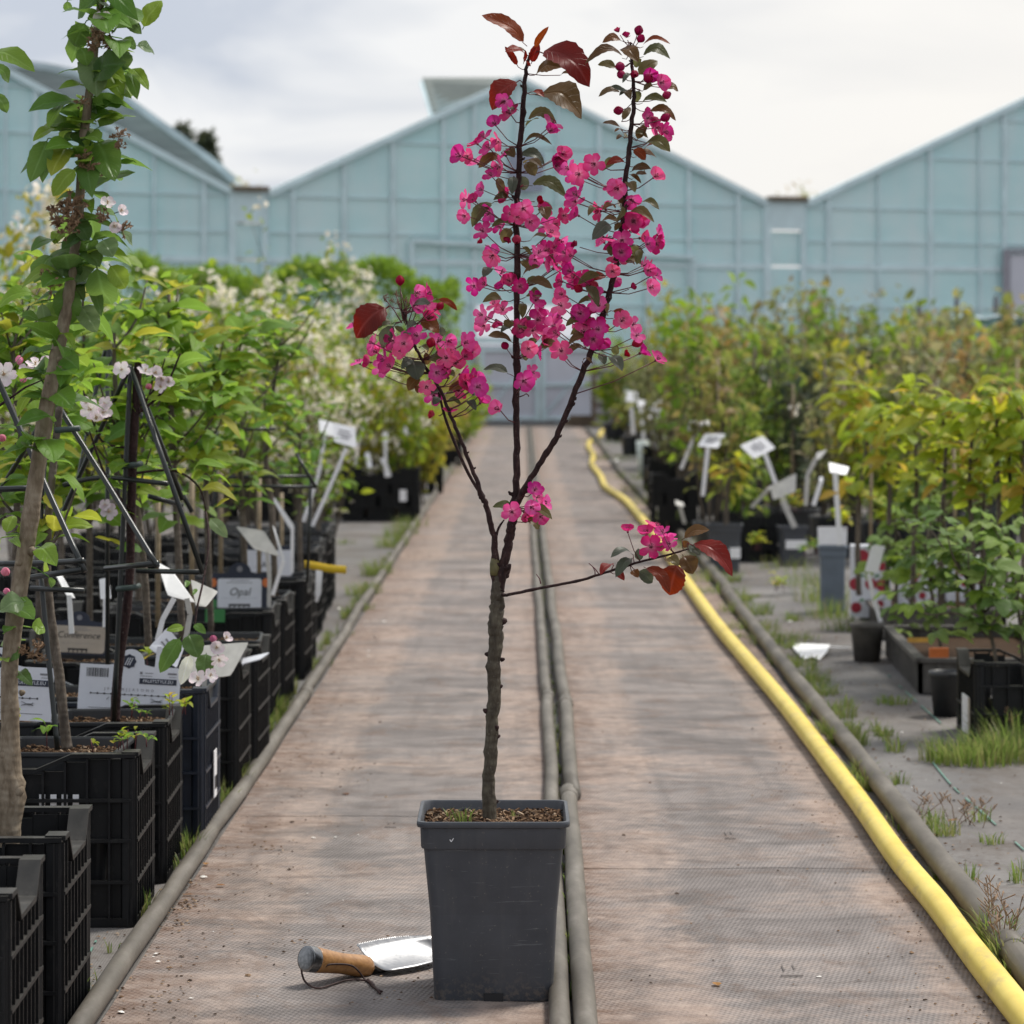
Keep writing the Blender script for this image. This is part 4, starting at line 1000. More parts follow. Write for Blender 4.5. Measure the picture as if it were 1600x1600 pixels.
bp = [Vector(p) for p in branch_pts]
spurs = [q for i, q in enumerate(bp[n_trunk:]) if i % 4 == 1]
def nearest_attach(p, lower=True):
    best, bi = 1e9, None
    for q in (spurs if lower else bp[n_trunk:]):
        d = (q - p); d.y *= .4; ax_ = abs(d.x)
        dd = ax_ + .8 * abs((p.z - q.z) - .4 * ax_) if lower else d.length
        if dd < best: best, bi = dd, q
    return bi
flw = """797,178 774,195 757,215 731,244 782,261 859,205 879,242 897,277 754,297 730,312 727,337 766,332 792,307 817,325 827,347
900,316 880,337 904,337 865,350 770,396 772,406 836,405 875,375 862,380 885,397 865,420 892,425 879,460 760,445 785,450 797,440 812,448
836,470 754,492 786,485 840,500 848,522 870,522 872,552 832,517 839,552 817,595 746,225 765,232 889,265 905,272 872,245 852,392 858,365 846,330 800,335 878,440 898,440 850,410 895,400 775,500 760,500 860,540 845,510 826,545
1032,130 1011,185 1025,200 1036,207 1022,277 960,291 946,327 986,311 996,331 1002,350 942,370 972,375 1000,372 1027,367 1010,382 970,395 1012,422 1015,450 960,435 935,465
907,490 927,485 912,507 927,530 940,530 971,502 994,525 1000,552 952,378 985,360 1005,415 1020,430 918,520 935,515 990,345
665,460 646,478 668,476 652,525 683,535 699,533 584,537 579,566 589,551 602,563 611,574 615,532 631,537 683,551 690,569 681,582 725,537 725,558 712,569 719,585 738,589 666,603 716,611 733,611 751,616 750,630
672,485 640,530 600,545 595,575 697,560 700,590 745,605 728,600
835,767 846,787 830,792 800,800 844,807 819,800 838,778 981,831 1010,836 1025,825 1036,833 1047,850 1017,855 1042,842"""
buds = "839,314 754,380 797,370 967,51 997,50 980,59 971,104 972,118 991,115 1011,124 1039,150 969,172 1037,185 986,450 906,452 902,384 790,542 975,556 625,441 686,480 680,648 930,448 993,537 1018,190 807,372 672,538 690,576 1000,62"
rr = random.Random(21)
base_list = flw.split()
for s in base_list:      # the clusters hold more flowers than those that stand clear
    x, y = map(float, s.split(','))
    if y < 620 and rr.random() < .62: flw += ' %.0f,%.0f' % (x + rr.gauss(0, 15), y + rr.gauss(0, 15))
cl = Vector((0, -1, .1))
for k, s in enumerate(flw.split()):
    x, y = map(float, s.split(',')); p0 = T(x, y, 0); at = nearest_attach(p0)
    dy = at.y + rr.uniform(-.055, .035) - (.02 if abs(x - 808) < 14 and y > 300 else 0); p = T(x, y, dy)
    d = (p - at); d.y *= .6; d = d.normalized() if d.length > .006 else Vector((rr.gauss(0, .5), -1, 0)).normalized()
    face = (d * rr.uniform(.5, 1.1) + cl * rr.uniform(.2, 1.1) + Vector((rr.gauss(0, .35), rr.gauss(0, .3), rr.gauss(.05, .35)))).normalized()
    sz = rr.uniform(.0175, .0245); o = place(rr.choice(FM), 'flower', tree, p, face.orthogonal(), face, sz)
    # frame() sends +Y to d and +Z to n
    st = link('stamens', ST, o); 
    b0 = p - face * sz * .1; q = o.matrix_basis.inverted()
    md = (at + b0) / 2 - Vector((0, 0, .006))
    MB().tube([q @ b0, q @ md, q @ at], [.045, .042, .055], 5).build('pedicel', MAT['pedicel'], o, True)
for k, s in enumerate(buds.split()):
    x, y = map(float, s.split(',')); p0 = T(x, y); at = nearest_attach(p0); p = T(x, y, at.y + rr.uniform(-.03, .01))
    d = (p - at).normalized() if (p - at).length > .006 else Vector((0, -.5, .8)); d = (d + Vector((0, -.15, .35))).normalized(); sz = rr.uniform(.0125, .0165)
    o = place(rr.choice(FMB), 'flower_bud', tree, p, d.orthogonal(), d, sz)
    q = o.matrix_basis.inverted(); md = (at + p) / 2 - Vector((0, 0, .004))
    MB().tube([q @ (p - d * sz * .4), q @ md, q @ at], [.06, .055, .065], 5).build('pedicel', MAT['pedicel'], o, True)

# --- leaves: base, tip, width, colour, measured on enlarged views
def zl_(ox, oy, k, txt):
    o = []
    for ln in txt.strip().split('\n'):
        for it in ln.split(';'):
            it = it.strip()
            if not it: continue
            a = it.split(); v = list(map(float, a[0].split(',')))
            o.append((ox + v[0] / k, oy + v[1] / k, ox + v[2] / k, oy + v[3] / k, v[4] / k, a[1] if len(a) > 1 else 'b'))
    return o
HL = zl_(700, 0, 4, """495,290,210,95,110 r;535,310,630,165,40 r;440,420,355,290,40 r;470,400,480,310,30 r;560,320,885,545,190 r;540,470,720,420,130 b;545,590,835,745,210 b;450,500,275,690,140 r;440,690,300,640,110 b
520,400,570,270,60 r;500,420,470,370,60 r;480,760,680,775,100 o;480,800,570,740,40 o;455,920,650,905,50 b;430,970,605,1030,70 g;345,970,190,1050,70 b;480,1010,545,1100,80 o;500,1160,740,1235,90 o;290,1260,150,1420,80 o;410,1410,270,1420,55 o
400,1420,340,1520,70 o;560,1290,655,1310,45 o;590,1290,620,1375,75 o;310,1100,340,1225,50 o;410,1100,400,1215,60 g;450,1090,480,1190,70 g;360,930,415,985,60 b;700,470,790,470,30 b
1115,370,855,400,60 b;1060,430,935,405,55 o;1200,360,1390,370,95 o;1200,300,1390,275,40 r;1180,480,1310,380,80 o;1080,310,1190,390,90 b;1160,420,1210,370,60 o;1215,570,1280,535,60 o;1345,550,1440,570,70 b;1090,585,940,605,55 o
1200,650,1370,640,60 o;1240,700,1425,755,60 b;1085,760,1140,670,40 o;1090,810,965,770,40 b;1095,830,1040,825,30 b;1180,880,1240,780,60 b;1230,890,1390,950,90 o;1150,930,1235,1000,60 r;1210,950,1390,930,50 r;1115,1015,985,1035,50 r
1115,1150,1170,1205,60 o;1195,1275,1320,1310,55 o;925,1300,875,1350,40 o;1040,1400,1090,1290,70 o;1020,1400,900,1500,80 g;1110,1360,1290,1390,60 o;1100,860,1130,870,50 o;1100,580,1140,620,50 b;1200,560,1170,640,50 o""")
HL += zl_(700, 300, 4, """1010,330,1020,400,45 o;1150,400,1190,340,60 o;1205,350,1180,455,45 o;1100,440,1170,455,40 b;965,520,810,580,55 o;860,580,940,720,60 o;940,695,810,700,45 o;840,810,735,840,50 o;840,810,935,830,40 o;1000,770,1010,700,60 o
1030,790,1130,800,40 o;950,1010,980,1080,50 g;1010,1030,1090,1120,70 g;1040,1025,1060,960,50 o;350,685,215,690,55 o;280,480,220,535,60 g;490,570,655,605,65 o;480,660,585,655,80 o;490,580,570,540,60 o;620,360,680,440,70 o
470,690,465,790,50 o;410,945,250,900,70 o;400,800,360,860,60 o;470,830,520,780,50 g;500,975,555,920,60 o;550,985,715,985,75 o;460,950,490,1055,45 o;390,1140,220,1110,60 g;510,305,620,280,45 o;480,870,440,850,50 o;390,860,330,880,40 g;840,1060,905,1075,22 b""")
HL += zl_(540, 400, 6.15, """420,480,100,790,260 r;480,640,165,800,150 o;480,650,350,885,130 g;870,410,1075,525,60 r;690,620,900,740,150 b;905,670,940,770,60 g;650,990,690,1195,170 g;640,1000,535,1090,80 g;720,1150,600,1295,110 b;710,1240,690,1320,70 b
920,1310,790,1345,80 g;910,1360,840,1430,70 g;970,1310,1190,1230,100 b;970,1390,1115,1430,50 o;1170,1390,1255,1485,70 g;1040,970,880,1020,60 o;980,1115,1050,1150,60 o;760,910,790,1045,70 b;560,900,430,910,60 o;580,720,680,640,90 g;560,800,620,760,60 g;700,900,800,915,60 o;1210,1350,1270,1340,50 g""")
HL += zl_(720, 740, 3.64, """310,205,180,190,55 o;390,225,520,260,60 o;370,250,445,318,70 o;980,460,852,478,55 g;975,480,880,590,60 g;870,520,795,578,55 r;890,570,930,608,40 r;970,550,1010,592,45 b;1000,550,1090,622,70 g;1020,500,1010,425,45 g
1040,530,1190,680,70 r;1240,500,1187,692,135 r;1260,460,1320,572,100 b;1290,395,1545,585,110 r;1258,375,1415,320,70 b;1160,490,1240,525,70 o;1290,410,1360,465,70 g;1070,450,1150,420,50 o;1260,420,1300,390,40 b""")
for k in range(95):      # small narrow leaves between the flowers
    q = rr.choice(bp[n_trunk + 40:]); px_ = 765 + q.x / PX; 
    c = troot_w + q; x = 800 + c.x * F / c.y; y = HZ + (CAMH - c.z) * F / c.y
    if y > 600: continue
    an = rr.choice((0, math.pi)) + rr.gauss(0, .6); l = rr.uniform(16, 38); x0 = x + math.cos(an) * rr.uniform(3, 14); y0 = y - rr.uniform(0, 8)
    HL.append((x0, y0, x0 + math.cos(an) * l, y0 + math.sin(an) * l * .7 + rr.uniform(-8, 12), l * rr.uniform(.34, .46), rr.choice('oobbgor')))
CM = {'r': MAT['leaf_red'], 'b': MAT['leaf_bronze'], 'o': MAT['leaf_olive'], 'g': MAT['leaf_grey']}
for k, (x0, y0, x1, y1, w_, col) in enumerate(HL):
    a0 = T(x0, y0); at = nearest_attach(a0, False); dy = at.y + rr.uniform(-.045, .03)
    a = T(x0, y0, at.y * .6 + dy * .4); b = T(x1, y1, dy - rr.uniform(-.01, .03))
    ln = math.hypot(x1 - x0, y1 - y0) * PX
    hor = abs(x1 - x0) / (abs(y1 - y0) + abs(x1 - x0) + 1e-6)
    nr = Vector((rr.gauss(0, .25), -1, .25 + .8 * hor + rr.gauss(0, .15)))
    if (x1 - x0) * 0 + (y1 - y0) > 0 and hor < .5: nr = Vector(((x1 - x0) * .01, -1, .3))
    big = ln > .05
    vs, fs = leaf_geo(a, b, w_ * PX * 1.3, nr, (.16 if big else .13) * (1 if y1 > y0 - 4 else .5), .35, 13 if big else 9, .12, k, .05 if big else .03, .1, 0, (.2 if big else .12) * hor * (1 if y1 > y0 - 10 else .6))
    m = MB(); m.leaf([v - a for v in vs], fs)
    o = m.build('leaf', CM[col], tree, True, a)
    if (a - at).length > .012:
        MB().tube([at - a, (at - a) * .5 - Vector((0, 0, .002)), Vector((0, 0, 0))], [.0009, .0008, .0008], 5).build('leaf_stalk', MAT['pedicel'], o, True)

# ================================================================== TROWEL
def trowel():
    butt = P(478, 1498, 5.36); neck = P(577, 1517, 5.47); neck.z = max(neck.z, .022)
    base = Vector((neck.x, neck.y, .009)); rt = thing('trowel', 'garden trowel with wooden handle and steel blade lying beside the pot', 'trowel', base)
    ax = (neck - butt).normalized(); side = ax.cross(Vector((0, 0, 1))).normalized(); up = side.cross(ax)
    Ln = (neck - butt).length
    prof_ = [(0, .0225), (.02, .0228), (.10, .0222), (.3, .0200), (.5, .0185), (.7, .0195), (.85, .0205), (.95, .019), (1.0, .014)]
    m = MB(); pts = [butt - base + ax * Ln * (.13 + .87 * t) for t, _ in prof_]; m.tube(pts, [r for _, r in prof_], 20)
    t = NT('beech_handle'); c = t.coord('Object', (1, 1, 1), (0, 0, -.5)); f = t.noise(t.coord('Object', (12, 60, 60), (0, 0, -.5)), 2.2, 5, .6, .6)
    wood = t.done(t.principled(t.ramp(f, [(.3, (.27, .125, .04)), (.55, (.40, .20, .07)), (.75, (.47, .26, .10))]), .38, 0, t.bump(f, .06, .002), .5))
    m.build('handle', wood, rt, True)
    t = NT('brushed_steel'); f = t.noise(t.coord('Object', (1, 1, 1)), 150, 3); steel = t.done(t.principled(t.ramp(f, [(.3, (.16, .165, .17)), (.7, (.3, .305, .31))]), .28, 1.0, t.bump(f, .05, .001)))
    m = MB(); c0 = butt - base; m.tube([c0 - ax * .0005, c0, c0 + ax * .001, c0 + ax * Ln * .12, c0 + ax * Ln * .13], [.019, .0215, .0232, .0232, .0226], 28); cap = m.build('end_cap', steel, rt, True)
    es_ = cap.modifiers.new('edges', 'EDGE_SPLIT'); es_.split_angle = .6
    # blade, seen from above: shoulders, straight sides, tapering tip; raised sides
    h2 = Vector((ax.x, ax.y, 0)).normalized(); s2 = Vector((-h2.y, h2.x, 0))   # s2 points away from the camera
    o0 = neck - base + ax * .012
    outline = [(-.006, .036), (.006, .047), (.06, .050), (.10, .046), (.125, .036), (.15, .017), (.165, .003)]
    m = MB(); nv = 9; vs = []
    for (u, hw) in outline:
        for k in range(nv):
            v = -1 + 2 * k / (nv - 1)
            z = .009 + .034 * (v * .5 + .5) ** 1.15 + .007 * v * v
            q = o0 + h2 * u + s2 * (hw * v); q.z = z - .006 + .001; vs.append(q)
    fs = []
    for i in range(len(outline) - 1):
        for k in range(nv - 1): fs.append((i * nv + k, i * nv + k + 1, (i + 1) * nv + k + 1, (i + 1) * nv + k))
    m.add(vs, fs)
    t = NT('polished_steel'); f = t.noise(t.coord('Object', (8, 8, 8)), 20, 3); bl = t.done(t.principled((.36, .365, .375), t.ramp(f, [(.3, (.34,) * 3), (.7, (.5,) * 3)]), 1.0, t.bump(f, .03, .001)))
    b_ = m.build('blade', bl, rt, True); so = b_.modifiers.new('thick', 'SOLIDIFY'); so.thickness = .0016
    # saw teeth along the far edge
    m = MB()
    for i in range(len(outline) - 2):
        p, q = vs[i * nv + nv - 1], vs[(i + 1) * nv + nv - 1]; n = max(2, int((q - p).length / .0042))
        for k in range(n):
            a, b = p.lerp(q, k / n), p.lerp(q, (k + 1) / n); mid = (a + b) / 2 + s2 * .0028 + Vector((0, 0, .0026))
            m.add([a, b, mid], [(0, 1, 2)])
    o = m.build('saw_teeth', bl, b_); so = o.modifiers.new('thick', 'SOLIDIFY'); so.thickness = .0012
    # tang and rivet plate
    m = MB(); m.tube([neck - base - ax * .004, neck - base + ax * .006, neck - base + ax * .018 + Vector((0, 0, -.006)), o0 + h2 * .03 + Vector((0, 0, -.004))], [.012, .011, .009, .005], 12); m.build('tang', steel, rt, True)
    lea = m_plain('dark_leather', (.035, .014, .012), .65, 0, .4, 120)
    def tw(px, py, D): return P(px, py, D) - base
    def tg(px, py): return G(px, py, .013) - base
    # leather loop: out of the drilled hole, over the handle to the knot, and back underneath
    pin = [tw(508, 1511, 5.368), tw(515, 1507, 5.37), tw(535, 1506.5, 5.39), tw(550, 1509, 5.402), tw(560, 1517, 5.405), tg(569, 1529), tg(577, 1535)]
    pin2 = [tw(471, 1512, 5.365), tw(472, 1522, 5.36), tw(477, 1534, 5.36), tg(490, 1543), tg(503, 1543.5), tg(520, 1538), tg(540, 1532), tg(560, 1531), tg(577, 1533)]
    m = MB(); m.tube(catmull(pin, 5), .0017, 7); m.tube(catmull(pin2, 5), .0019, 7)
    m.tube(catmull([tg(575, 1531), tg(580, 1536), tg(584, 1541)], 4), [.003] * 4 + [.0042] * 3 + [.003] * 2, 8, 0, True, .15, 2)
    m.tube([tg(582, 1538), tg(588, 1545), tg(594, 1552)], [.0026, .0024, .0022], 7, 0, True, .2, 3); m.tube([tg(581, 1540), tg(590, 1546), tg(597, 1549)], [.002, .002, .0018], 7, 0, True, .2, 4)
    m.build('leather_strap', lea, rt, True)
    m = MB(); m.tube([tw(508, 1512, 5.37), tw(512, 1503, 5.37)], .0022, 6); m.build('strap_hole', MAT['ink'], rt, True)
trowel()

# ================================================================== LEFT BED: CRATES
def crate_parts(w_, d, h, mat, seed=0, openw=False):
    rr = random.Random(seed); out_ = {}
    def wall(Ln, c, s, dip):
        m = MB(); hl = Ln / 2 - .012
        def top(x):
            x = abs(x)
            if x > Ln / 2 - c: return h
            if x > Ln / 2 - c - s: return h - dip * (1 - (x - (Ln / 2 - c - s)) / s)
            return h - dip
        n = max(6, int(round(Ln / .046))); xs = [-hl + 2 * hl * i / n for i in range(n + 1)]
        rows = [.012, .09, .172, .252, h]
        for i, x in enumerate(xs):
            m.box((x, -.004, (top(x) - .006) / 2 + .003), (.0045, .014, top(x) - .012))
        for z in rows[1:4]:
            if z > h - dip - .03: continue
            m.box((0, -.005, z), (2 * hl, .015, .006))
        m.box((0, -.004, .010), (2 * hl, .012, .016))
        for i, (a, b) in enumerate(zip(xs, xs[1:])):
            for j in range(4):
                if j < 3 and (i * 2 + j) % 5 == 1: continue
                if openw and j > 0 and (i + j) % 2: continue
                z0, z1 = rows[j], min(rows[j + 1], min(top(a), top(b)) - .008)
                if z1 - z0 < .01: continue
                m.box(((a + b) / 2, .006, (z0 + z1) / 2), (b - a - .001, .003, z1 - z0 - .001))
        prof_ = [(-Ln / 2 + .004, h), (-Ln / 2 + c, h), (-Ln / 2 + c + s, h - dip), (Ln / 2 - c - s, h - dip), (Ln / 2 - c, h), (Ln / 2 - .004, h)]
        return m, prof_
    for key, Ln, c, s, dip in (('long', w_, .13, .07, .03), ('short', d, .052, .045, .048)):
        m, p = wall(Ln, c, s, dip); out_[key] = m.mesh('wall', mat)
        r = MB(); wd_ = .022 if key == 'long' else .034
        vs = []
        for x, z in p:
            vs += [(x, -.014, z - .005), (x, -.014, z + .003), (x, wd_ - .014, z + .003), (x, wd_ - .014, z - .005)]
        fs = [(0, 1, 2, 3)]
        for i in range(len(p) - 1):
            for k in range(4): fs.append((i * 4 + k, i * 4 + (k + 1) % 4, i * 4 + 4 + (k + 1) % 4, i * 4 + 4 + k))
        e = (len(p) - 1) * 4; fs.append((e + 3, e + 2, e + 1, e)); r.add(vs, fs); out_['rim_' + key] = r.mesh('rim', mat)
    m = MB(); m.tube([(0, 0, .002), (0, 0, h - .006)], [.017, .017], 8); out_['post'] = m.mesh('corner_post', mat)
    m = MB(); m.box((0, 0, .006), (w_ - .03, d - .03, .008)); out_['floor'] = m.mesh('floor', mat)
    return out_
CW, CD, CH = .55, .35, .341
CPARTS = crate_parts(CW, CD, CH, MAT['crate']); CPB = crate_parts(CW, CD, .36, MAT['crate_blue'])
CPLOW = crate_parts(.6, .42, .238, MAT['crate'])
def crate(x, y, label, rz=0.0, parts=CPARTS, w_=CW, d=CD, z=0.0, group='black plastic crates of the left bed', name='crate'):
    rt = thing(name, label, 'crate', (x, y, z), rz, group)
    for sy, ang in ((-1, 0), (1, math.pi)):
        link('wall', parts['long'], rt, (0, sy * (d / 2 - .012), 0), (0, 0, ang)); link('rim', parts['rim_long'], rt, (0, sy * (d / 2 - .012), .001), (0, 0, ang))
    for sx, ang in ((-1, -math.pi / 2), (1, math.pi / 2)):
        link('wall', parts['short'], rt, (sx * (w_ / 2 - .012), 0, 0), (0, 0, ang)); link('rim', parts['rim_short'], rt, (sx * (w_ / 2 - .012), 0, .004), (0, 0, ang))
    for sx in (-1, 1):
        for sy in (-1, 1): link('corner_post', parts['post'], rt, (sx * (w_ / 2 - .018), sy * (d / 2 - .018), 0))
    link('floor', parts['floor'], rt); return rt
ORD = ['nearest', 'second', 'third', 'fourth', 'fifth', 'sixth', 'seventh', 'eighth', 'ninth', 'tenth', 'eleventh', 'twelfth', 'thirteenth', 'fourteenth', 'fifteenth', 'sixteenth', 'seventeenth', 'eighteenth', 'nineteenth', 'twentieth']
FRONT = [4.39, 4.92, 5.955, 6.45, 6.93, 7.72, 8.15, 9.22, 9.66, 10.5, 10.95, 12.05, 12.6, 13.3, 13.68]
XRT = [-.735, -.735, -.745, -.742, -.705, -.70, -.685, -.735, -.725, -.72, -.735, -.78, -.80, -.815, -.825]
for i, (y, xr) in enumerate(zip(FRONT, XRT)):
    blue = i == 4
    crate(xr - CW / 2, y + CD / 2, ('blue-black plastic crate, fifth from the camera along the left pipe' if blue else '%s black slatted crate from the camera along the left pipe' % ORD[i]), R.uniform(-.02, .02), CPB if blue else CPARTS)
for i, y in enumerate((7.0, 7.75, 8.3, 9.3, 9.9, 10.8, 11.6, 12.6, 13.4)):
    crate(-.78 - CW * 1.5 - .03 + R.uniform(-.02, .02), y + CD / 2, '%s black crate in the second row, left of the pipe-side crates' % ORD[i], R.uniform(-.03, .03), group='black crates of the second row at left')
# crates beyond the gap
for (px0, px1, yb, lab) in ((535, 655, 815, 'wide black crate standing alone beyond the gap in the left row'), (655, 692, 772, 'black crate just behind the lone crate at left'), (696, 722, 730, 'small far black crate near the end of the left row')):
    a, b = G(px0, yb), G(px1, yb); s = (b.x - a.x) / CW
    o = crate((a.x + b.x) / 2, a.y + CD * s / 2, lab, 0, CPARTS, group='far crates on the left'); o.scale = (s, s, 1.05)
    if px0 == 535:
        st = MB(); st.box((.16, -CD / 2 - .012, .17), (.05, .003, .075)); st.build('sticker', MAT['white'], o)
for (x, y, lab) in ((-1.75, 20.7, 'black crate left of the lone crate under white blossom'), (-1.6, 24.5, 'far black crate under the lime bushes at left'), (-1.0, 27.2, 'far black crate under the rust coloured bush'), (-.92, 31.5, 'far black crate under the yellow bush by the mats'), (-.95, 35., 'farthest black crate left of the mats'), (-2.3, 23.5, 'far black crate deepest in the left bed')):
    o = crate(x, y, lab, 0, CPARTS, group='far crates on the left'); o.scale = (1.15, 1.15, 1.0)
# white sticker and shipping label on crates of the near row
for (x, y, z, sx, sz, lab) in ((-.707, 7.14, .12, .03, .1, 'white shipping label stuck on the side of the blue-black crate'),):
    m = MB(); m.box((0, 0, 0), (.002, .06, .11)); o = m.build('sticker', MAT['white'], None, False, (-.6995, 7.09, .15)); tag(o, lab, 'sticker')
    m = MB()
    for k in range(8): m.box((.0018, -.02 + k * .0055, -.02), (.001, .002 + .001 * (k % 3), .03))
    m.build('barcode', MAT['ink'], o)
for k in range(4):
    m = MB(); m.box((0, 0, 0), (.012, .002, .022)); o = m.build('sticker', MAT['white'], None, False, P(66 + k * 17.5, 1250, 5.969)); tag(o, 'white label strip seen through the slots of the third crate, piece %s from the left' % ('one', 'two', 'three', 'four')[k], 'sticker', 'label strips in crate slots')

# ------------------------------------------------------------------ pots standing in the crates
proto_meshes = {'body': pot_shell(.25, .2, .33).mesh('pot_body', MAT['pot_dark'], False), 'soil': soil_mesh(.232, .305, 9, 12).mesh('soil', MAT['soil'], True), 'chips': chips_mesh(.226, .306, 420, 31, .02).mesh('bark_chip', MAT['chips'])}
def cpot(x, y, label, z=.012, s=(1, 1, 1), mat=None):
    rt = thing('plant_pot', label, 'pot', (x, y, z), R.uniform(-.06, .06), 'square pots in the crates'); rt.scale = s
    link('pot_body', proto_meshes['body'], rt); link('soil', proto_meshes['soil'], rt); o = link('bark_chip', proto_meshes['chips'], rt); o['kind'] = 'stuff'; return rt
seedl = []
for i, (y, xr) in enumerate(zip(FRONT, XRT)):
    yc = y + CD / 2
    if i in (0, 1): cpot(xr - .42, yc, 'square dark pot in the %s crate of the left row' % ORD[i], .012, (1, 1, .82))
    else:
        cpot(xr - .135 - (.035 if i == 2 else .0), yc, 'square dark pot at the path side of the %s crate' % ORD[i], .012 + (.015 if i > 3 else .0)); cpot(xr - .41, yc, 'square dark pot at the far side of the %s crate' % ORD[i])

# little seedlings in the pots
def seedling(base, n, size, rr, key='leaf_pear', label=None):
    rt = thing('seedling', label, 'plant', base, 0, 'seedlings in the near pots')
    for k in range(n):
        p = Vector((rr.gauss(0, .02), rr.gauss(0, .02), 0)); h = size * rr.uniform(.5, 1.3)
        MB().tube([p, p + Vector((rr.gauss(0, .004), 0, h))], [.0012, .0008], 4).build('stem', MAT['pedicel'], rt, True)
        for q in range(4):
            a = rr.uniform(0, 6.28); z = h * rr.uniform(.5, 1); place(rr.choice(LT[key]), 'leaf', rt, p + Vector((0, 0, z)), (math.cos(a), math.sin(a), rr.uniform(.2, .9)), (0, 0, 1), size * rr.uniform(.5, .9))
    return rt
rs = random.Random(17)
for (px, py, D, n, s, key, lab) in ((48, 1172, 6.05, 2, .06, 'leaf_pear', 'reddish seedling left of the stake in the third crate'), (205, 1162, 6.02, 5, .035, 'leaf_pear', 'clump of orange seedlings at the corner of the third crate'), (180, 1160, 6.02, 3, .03, 'leaf_cherry', 'small yellowish seedlings in the third crate'),
                               (200, 1112, 6.55, 2, .035, 'leaf_bright', 'green seedling at the foot of the stem in the fourth crate'), (270, 1112, 6.6, 5, .035, 'leaf_cherry', 'yellow seedlings in the corner of the fourth crate'), (225, 1115, 6.55, 3, .02, 'leaf_bright', 'tiny green seedlings in the fourth crate'), (222, 985, 7.3, 2, .06, 'leaf_cherry', 'yellow-green seedling behind the printed card')):
    b = P(px, py, D); b.z = min(b.z, .345) if b.z > .2 else b.z; seedling(b, n, s, rs, key, lab)

# ================================================================== LEFT BED: NEAR TREES
def sample_poly(pts, n):
    seg = [(b - a).length for a, b in zip(pts, pts[1:])]; tot = sum(seg); o = []
    for i in range(n):
        t = tot * i / max(1, n - 1); k = 0
        while k < len(seg) - 1 and t > seg[k]: t -= seg[k]; k += 1
        o.append(pts[k].lerp(pts[k + 1], min(1, t / max(seg[k], 1e-6))))
    return o
def auto_leaves(rt, pts, n, key, size, rr, out=.5, up=(.0, .7), spread=.012, mesh_name='leaf'):
    for _ in range(n):
        p = rr.choice(pts); a = rr.uniform(0, 6.283); d = Vector((math.cos(a), math.sin(a), rr.uniform(*up)))
        q = p + Vector((rr.gauss(0, spread), rr.gauss(0, spread), rr.gauss(0, spread)))
        s = size * rr.uniform(.6, 1.2)
        nn = Vector((rr.gauss(0, .35), rr.gauss(-.25, .35), 1)); place(rr.choice(LT[key]), mesh_name, rt, q, d, nn, s, (rr.uniform(.85, 1.15), 1, 1))
def near_tree(label, stem, D, rpx, bark, key, nl, lsize, rr, branches=(), group='young fruit trees in the left crates', name='fruit_tree', leaf_from=.45, auto_br=5, brl=.22, spread=.014, up=(-.1, .7)):
    b = P(stem[0][0], stem[0][1], D); rt = thing(name, label, 'tree', b, 0, group)
    pts = [P(p[0], p[1], D + (p[2] if len(p) > 2 else 0)) - b for p in stem]; cm = catmull(pts, 5)
    rad = [r * D / F for r in lerpl(list(rpx), len(cm))]
    rad = [r * (1 + (.14 * rr.random() if i % 4 == 0 else 0)) for i, r in enumerate(rad)]
    MB().tube(cm, rad, 9, 0, True, .05, 3).build('stem', MAT[bark], rt, True)
    lp = cm[int(len(cm) * leaf_from):]
    allp = list(lp)
    for (pl, r) in branches:
        bpnts = catmull([P(p[0], p[1], D + (p[2] if len(p) > 2 else 0)) - b for p in pl], 5); MB().tube(bpnts, lerpl([r * D / F, r * .5 * D / F], len(bpnts)), 6).build('branch', MAT[bark], rt, True); allp += bpnts[2:] * 2
    for _ in range(auto_br):
        p = rr.choice(lp[:-1]); a = rr.uniform(0, 6.283); ln = brl * rr.uniform(.5, 1.1)
        q = p + Vector((math.cos(a) * .6, math.sin(a) * .6, .75)).normalized() * ln; md = (p + q) / 2 + Vector((rr.gauss(0, .01), 0, -.015))
        bb = catmull([p, md, q], 4); MB().tube(bb, lerpl([.004, .0018], len(bb)), 6).build('branch', MAT[bark], rt, True); allp += bb[2:] * 2
    auto_leaves(rt, allp, nl, key, lsize, rr, .5, up, spread)
    return rt, b
def blossom(rt, p, face, sz, rr, bud=False):
    face = Vector(face).normalized(); o = place(FWB[0] if bud else rr.choice(FW), 'blossom_bud' if bud else 'blossom', rt, p, face.orthogonal(), face, sz)
    if not bud: link('stamens', STW, o)
    MB().tube([(0, 0, -.1), (.1, 0, -1.2)], [.06, .05], 4).build('pedicel', MAT['tie'], o, True); return o
rt_ = random.Random(77)

# ---- foreground apple tree at the left edge
DA = 5.02
ab = P(8, 1300, DA); apple = thing('apple_tree', 'tall leafy apple tree with pale trunk at the left edge', 'tree', ab)
ap = [(8, 1325), (12, 1290), (16, 1245), (14, 1200), (16, 1130), (15, 1050), (24, 960), (40, 860), (50, 790), (62, 710), (74, 630), (86, 570), (99, 510), (108, 460), (116, 400), (124, 320), (129, 240), (135, 180), (143, 120), (150, 60), (158, 0), (168, -80), (175, -160)]
def TA(px, py, dy=0.0): return P(px, py, DA + dy) - ab
cm = catmull([TA(x, y) for x, y in ap], 4); rad = [r * DA / F for r in lerpl([22, 20, 25, 20, 14, 13.5, 13.5, 13.5, 13, 12.5, 12, 11, 10, 9, 8, 7.5, 7, 7, 6.5, 6, 5.5, 5, 4], len(cm))]
for i in range(len(cm)):
    if i % 7 == 3: rad[i] *= 1.14
MB().tube(cm, rad, 14, 0, True, .045, 9).build('trunk', MAT['apple_bark'], apple, True)
acm = cm
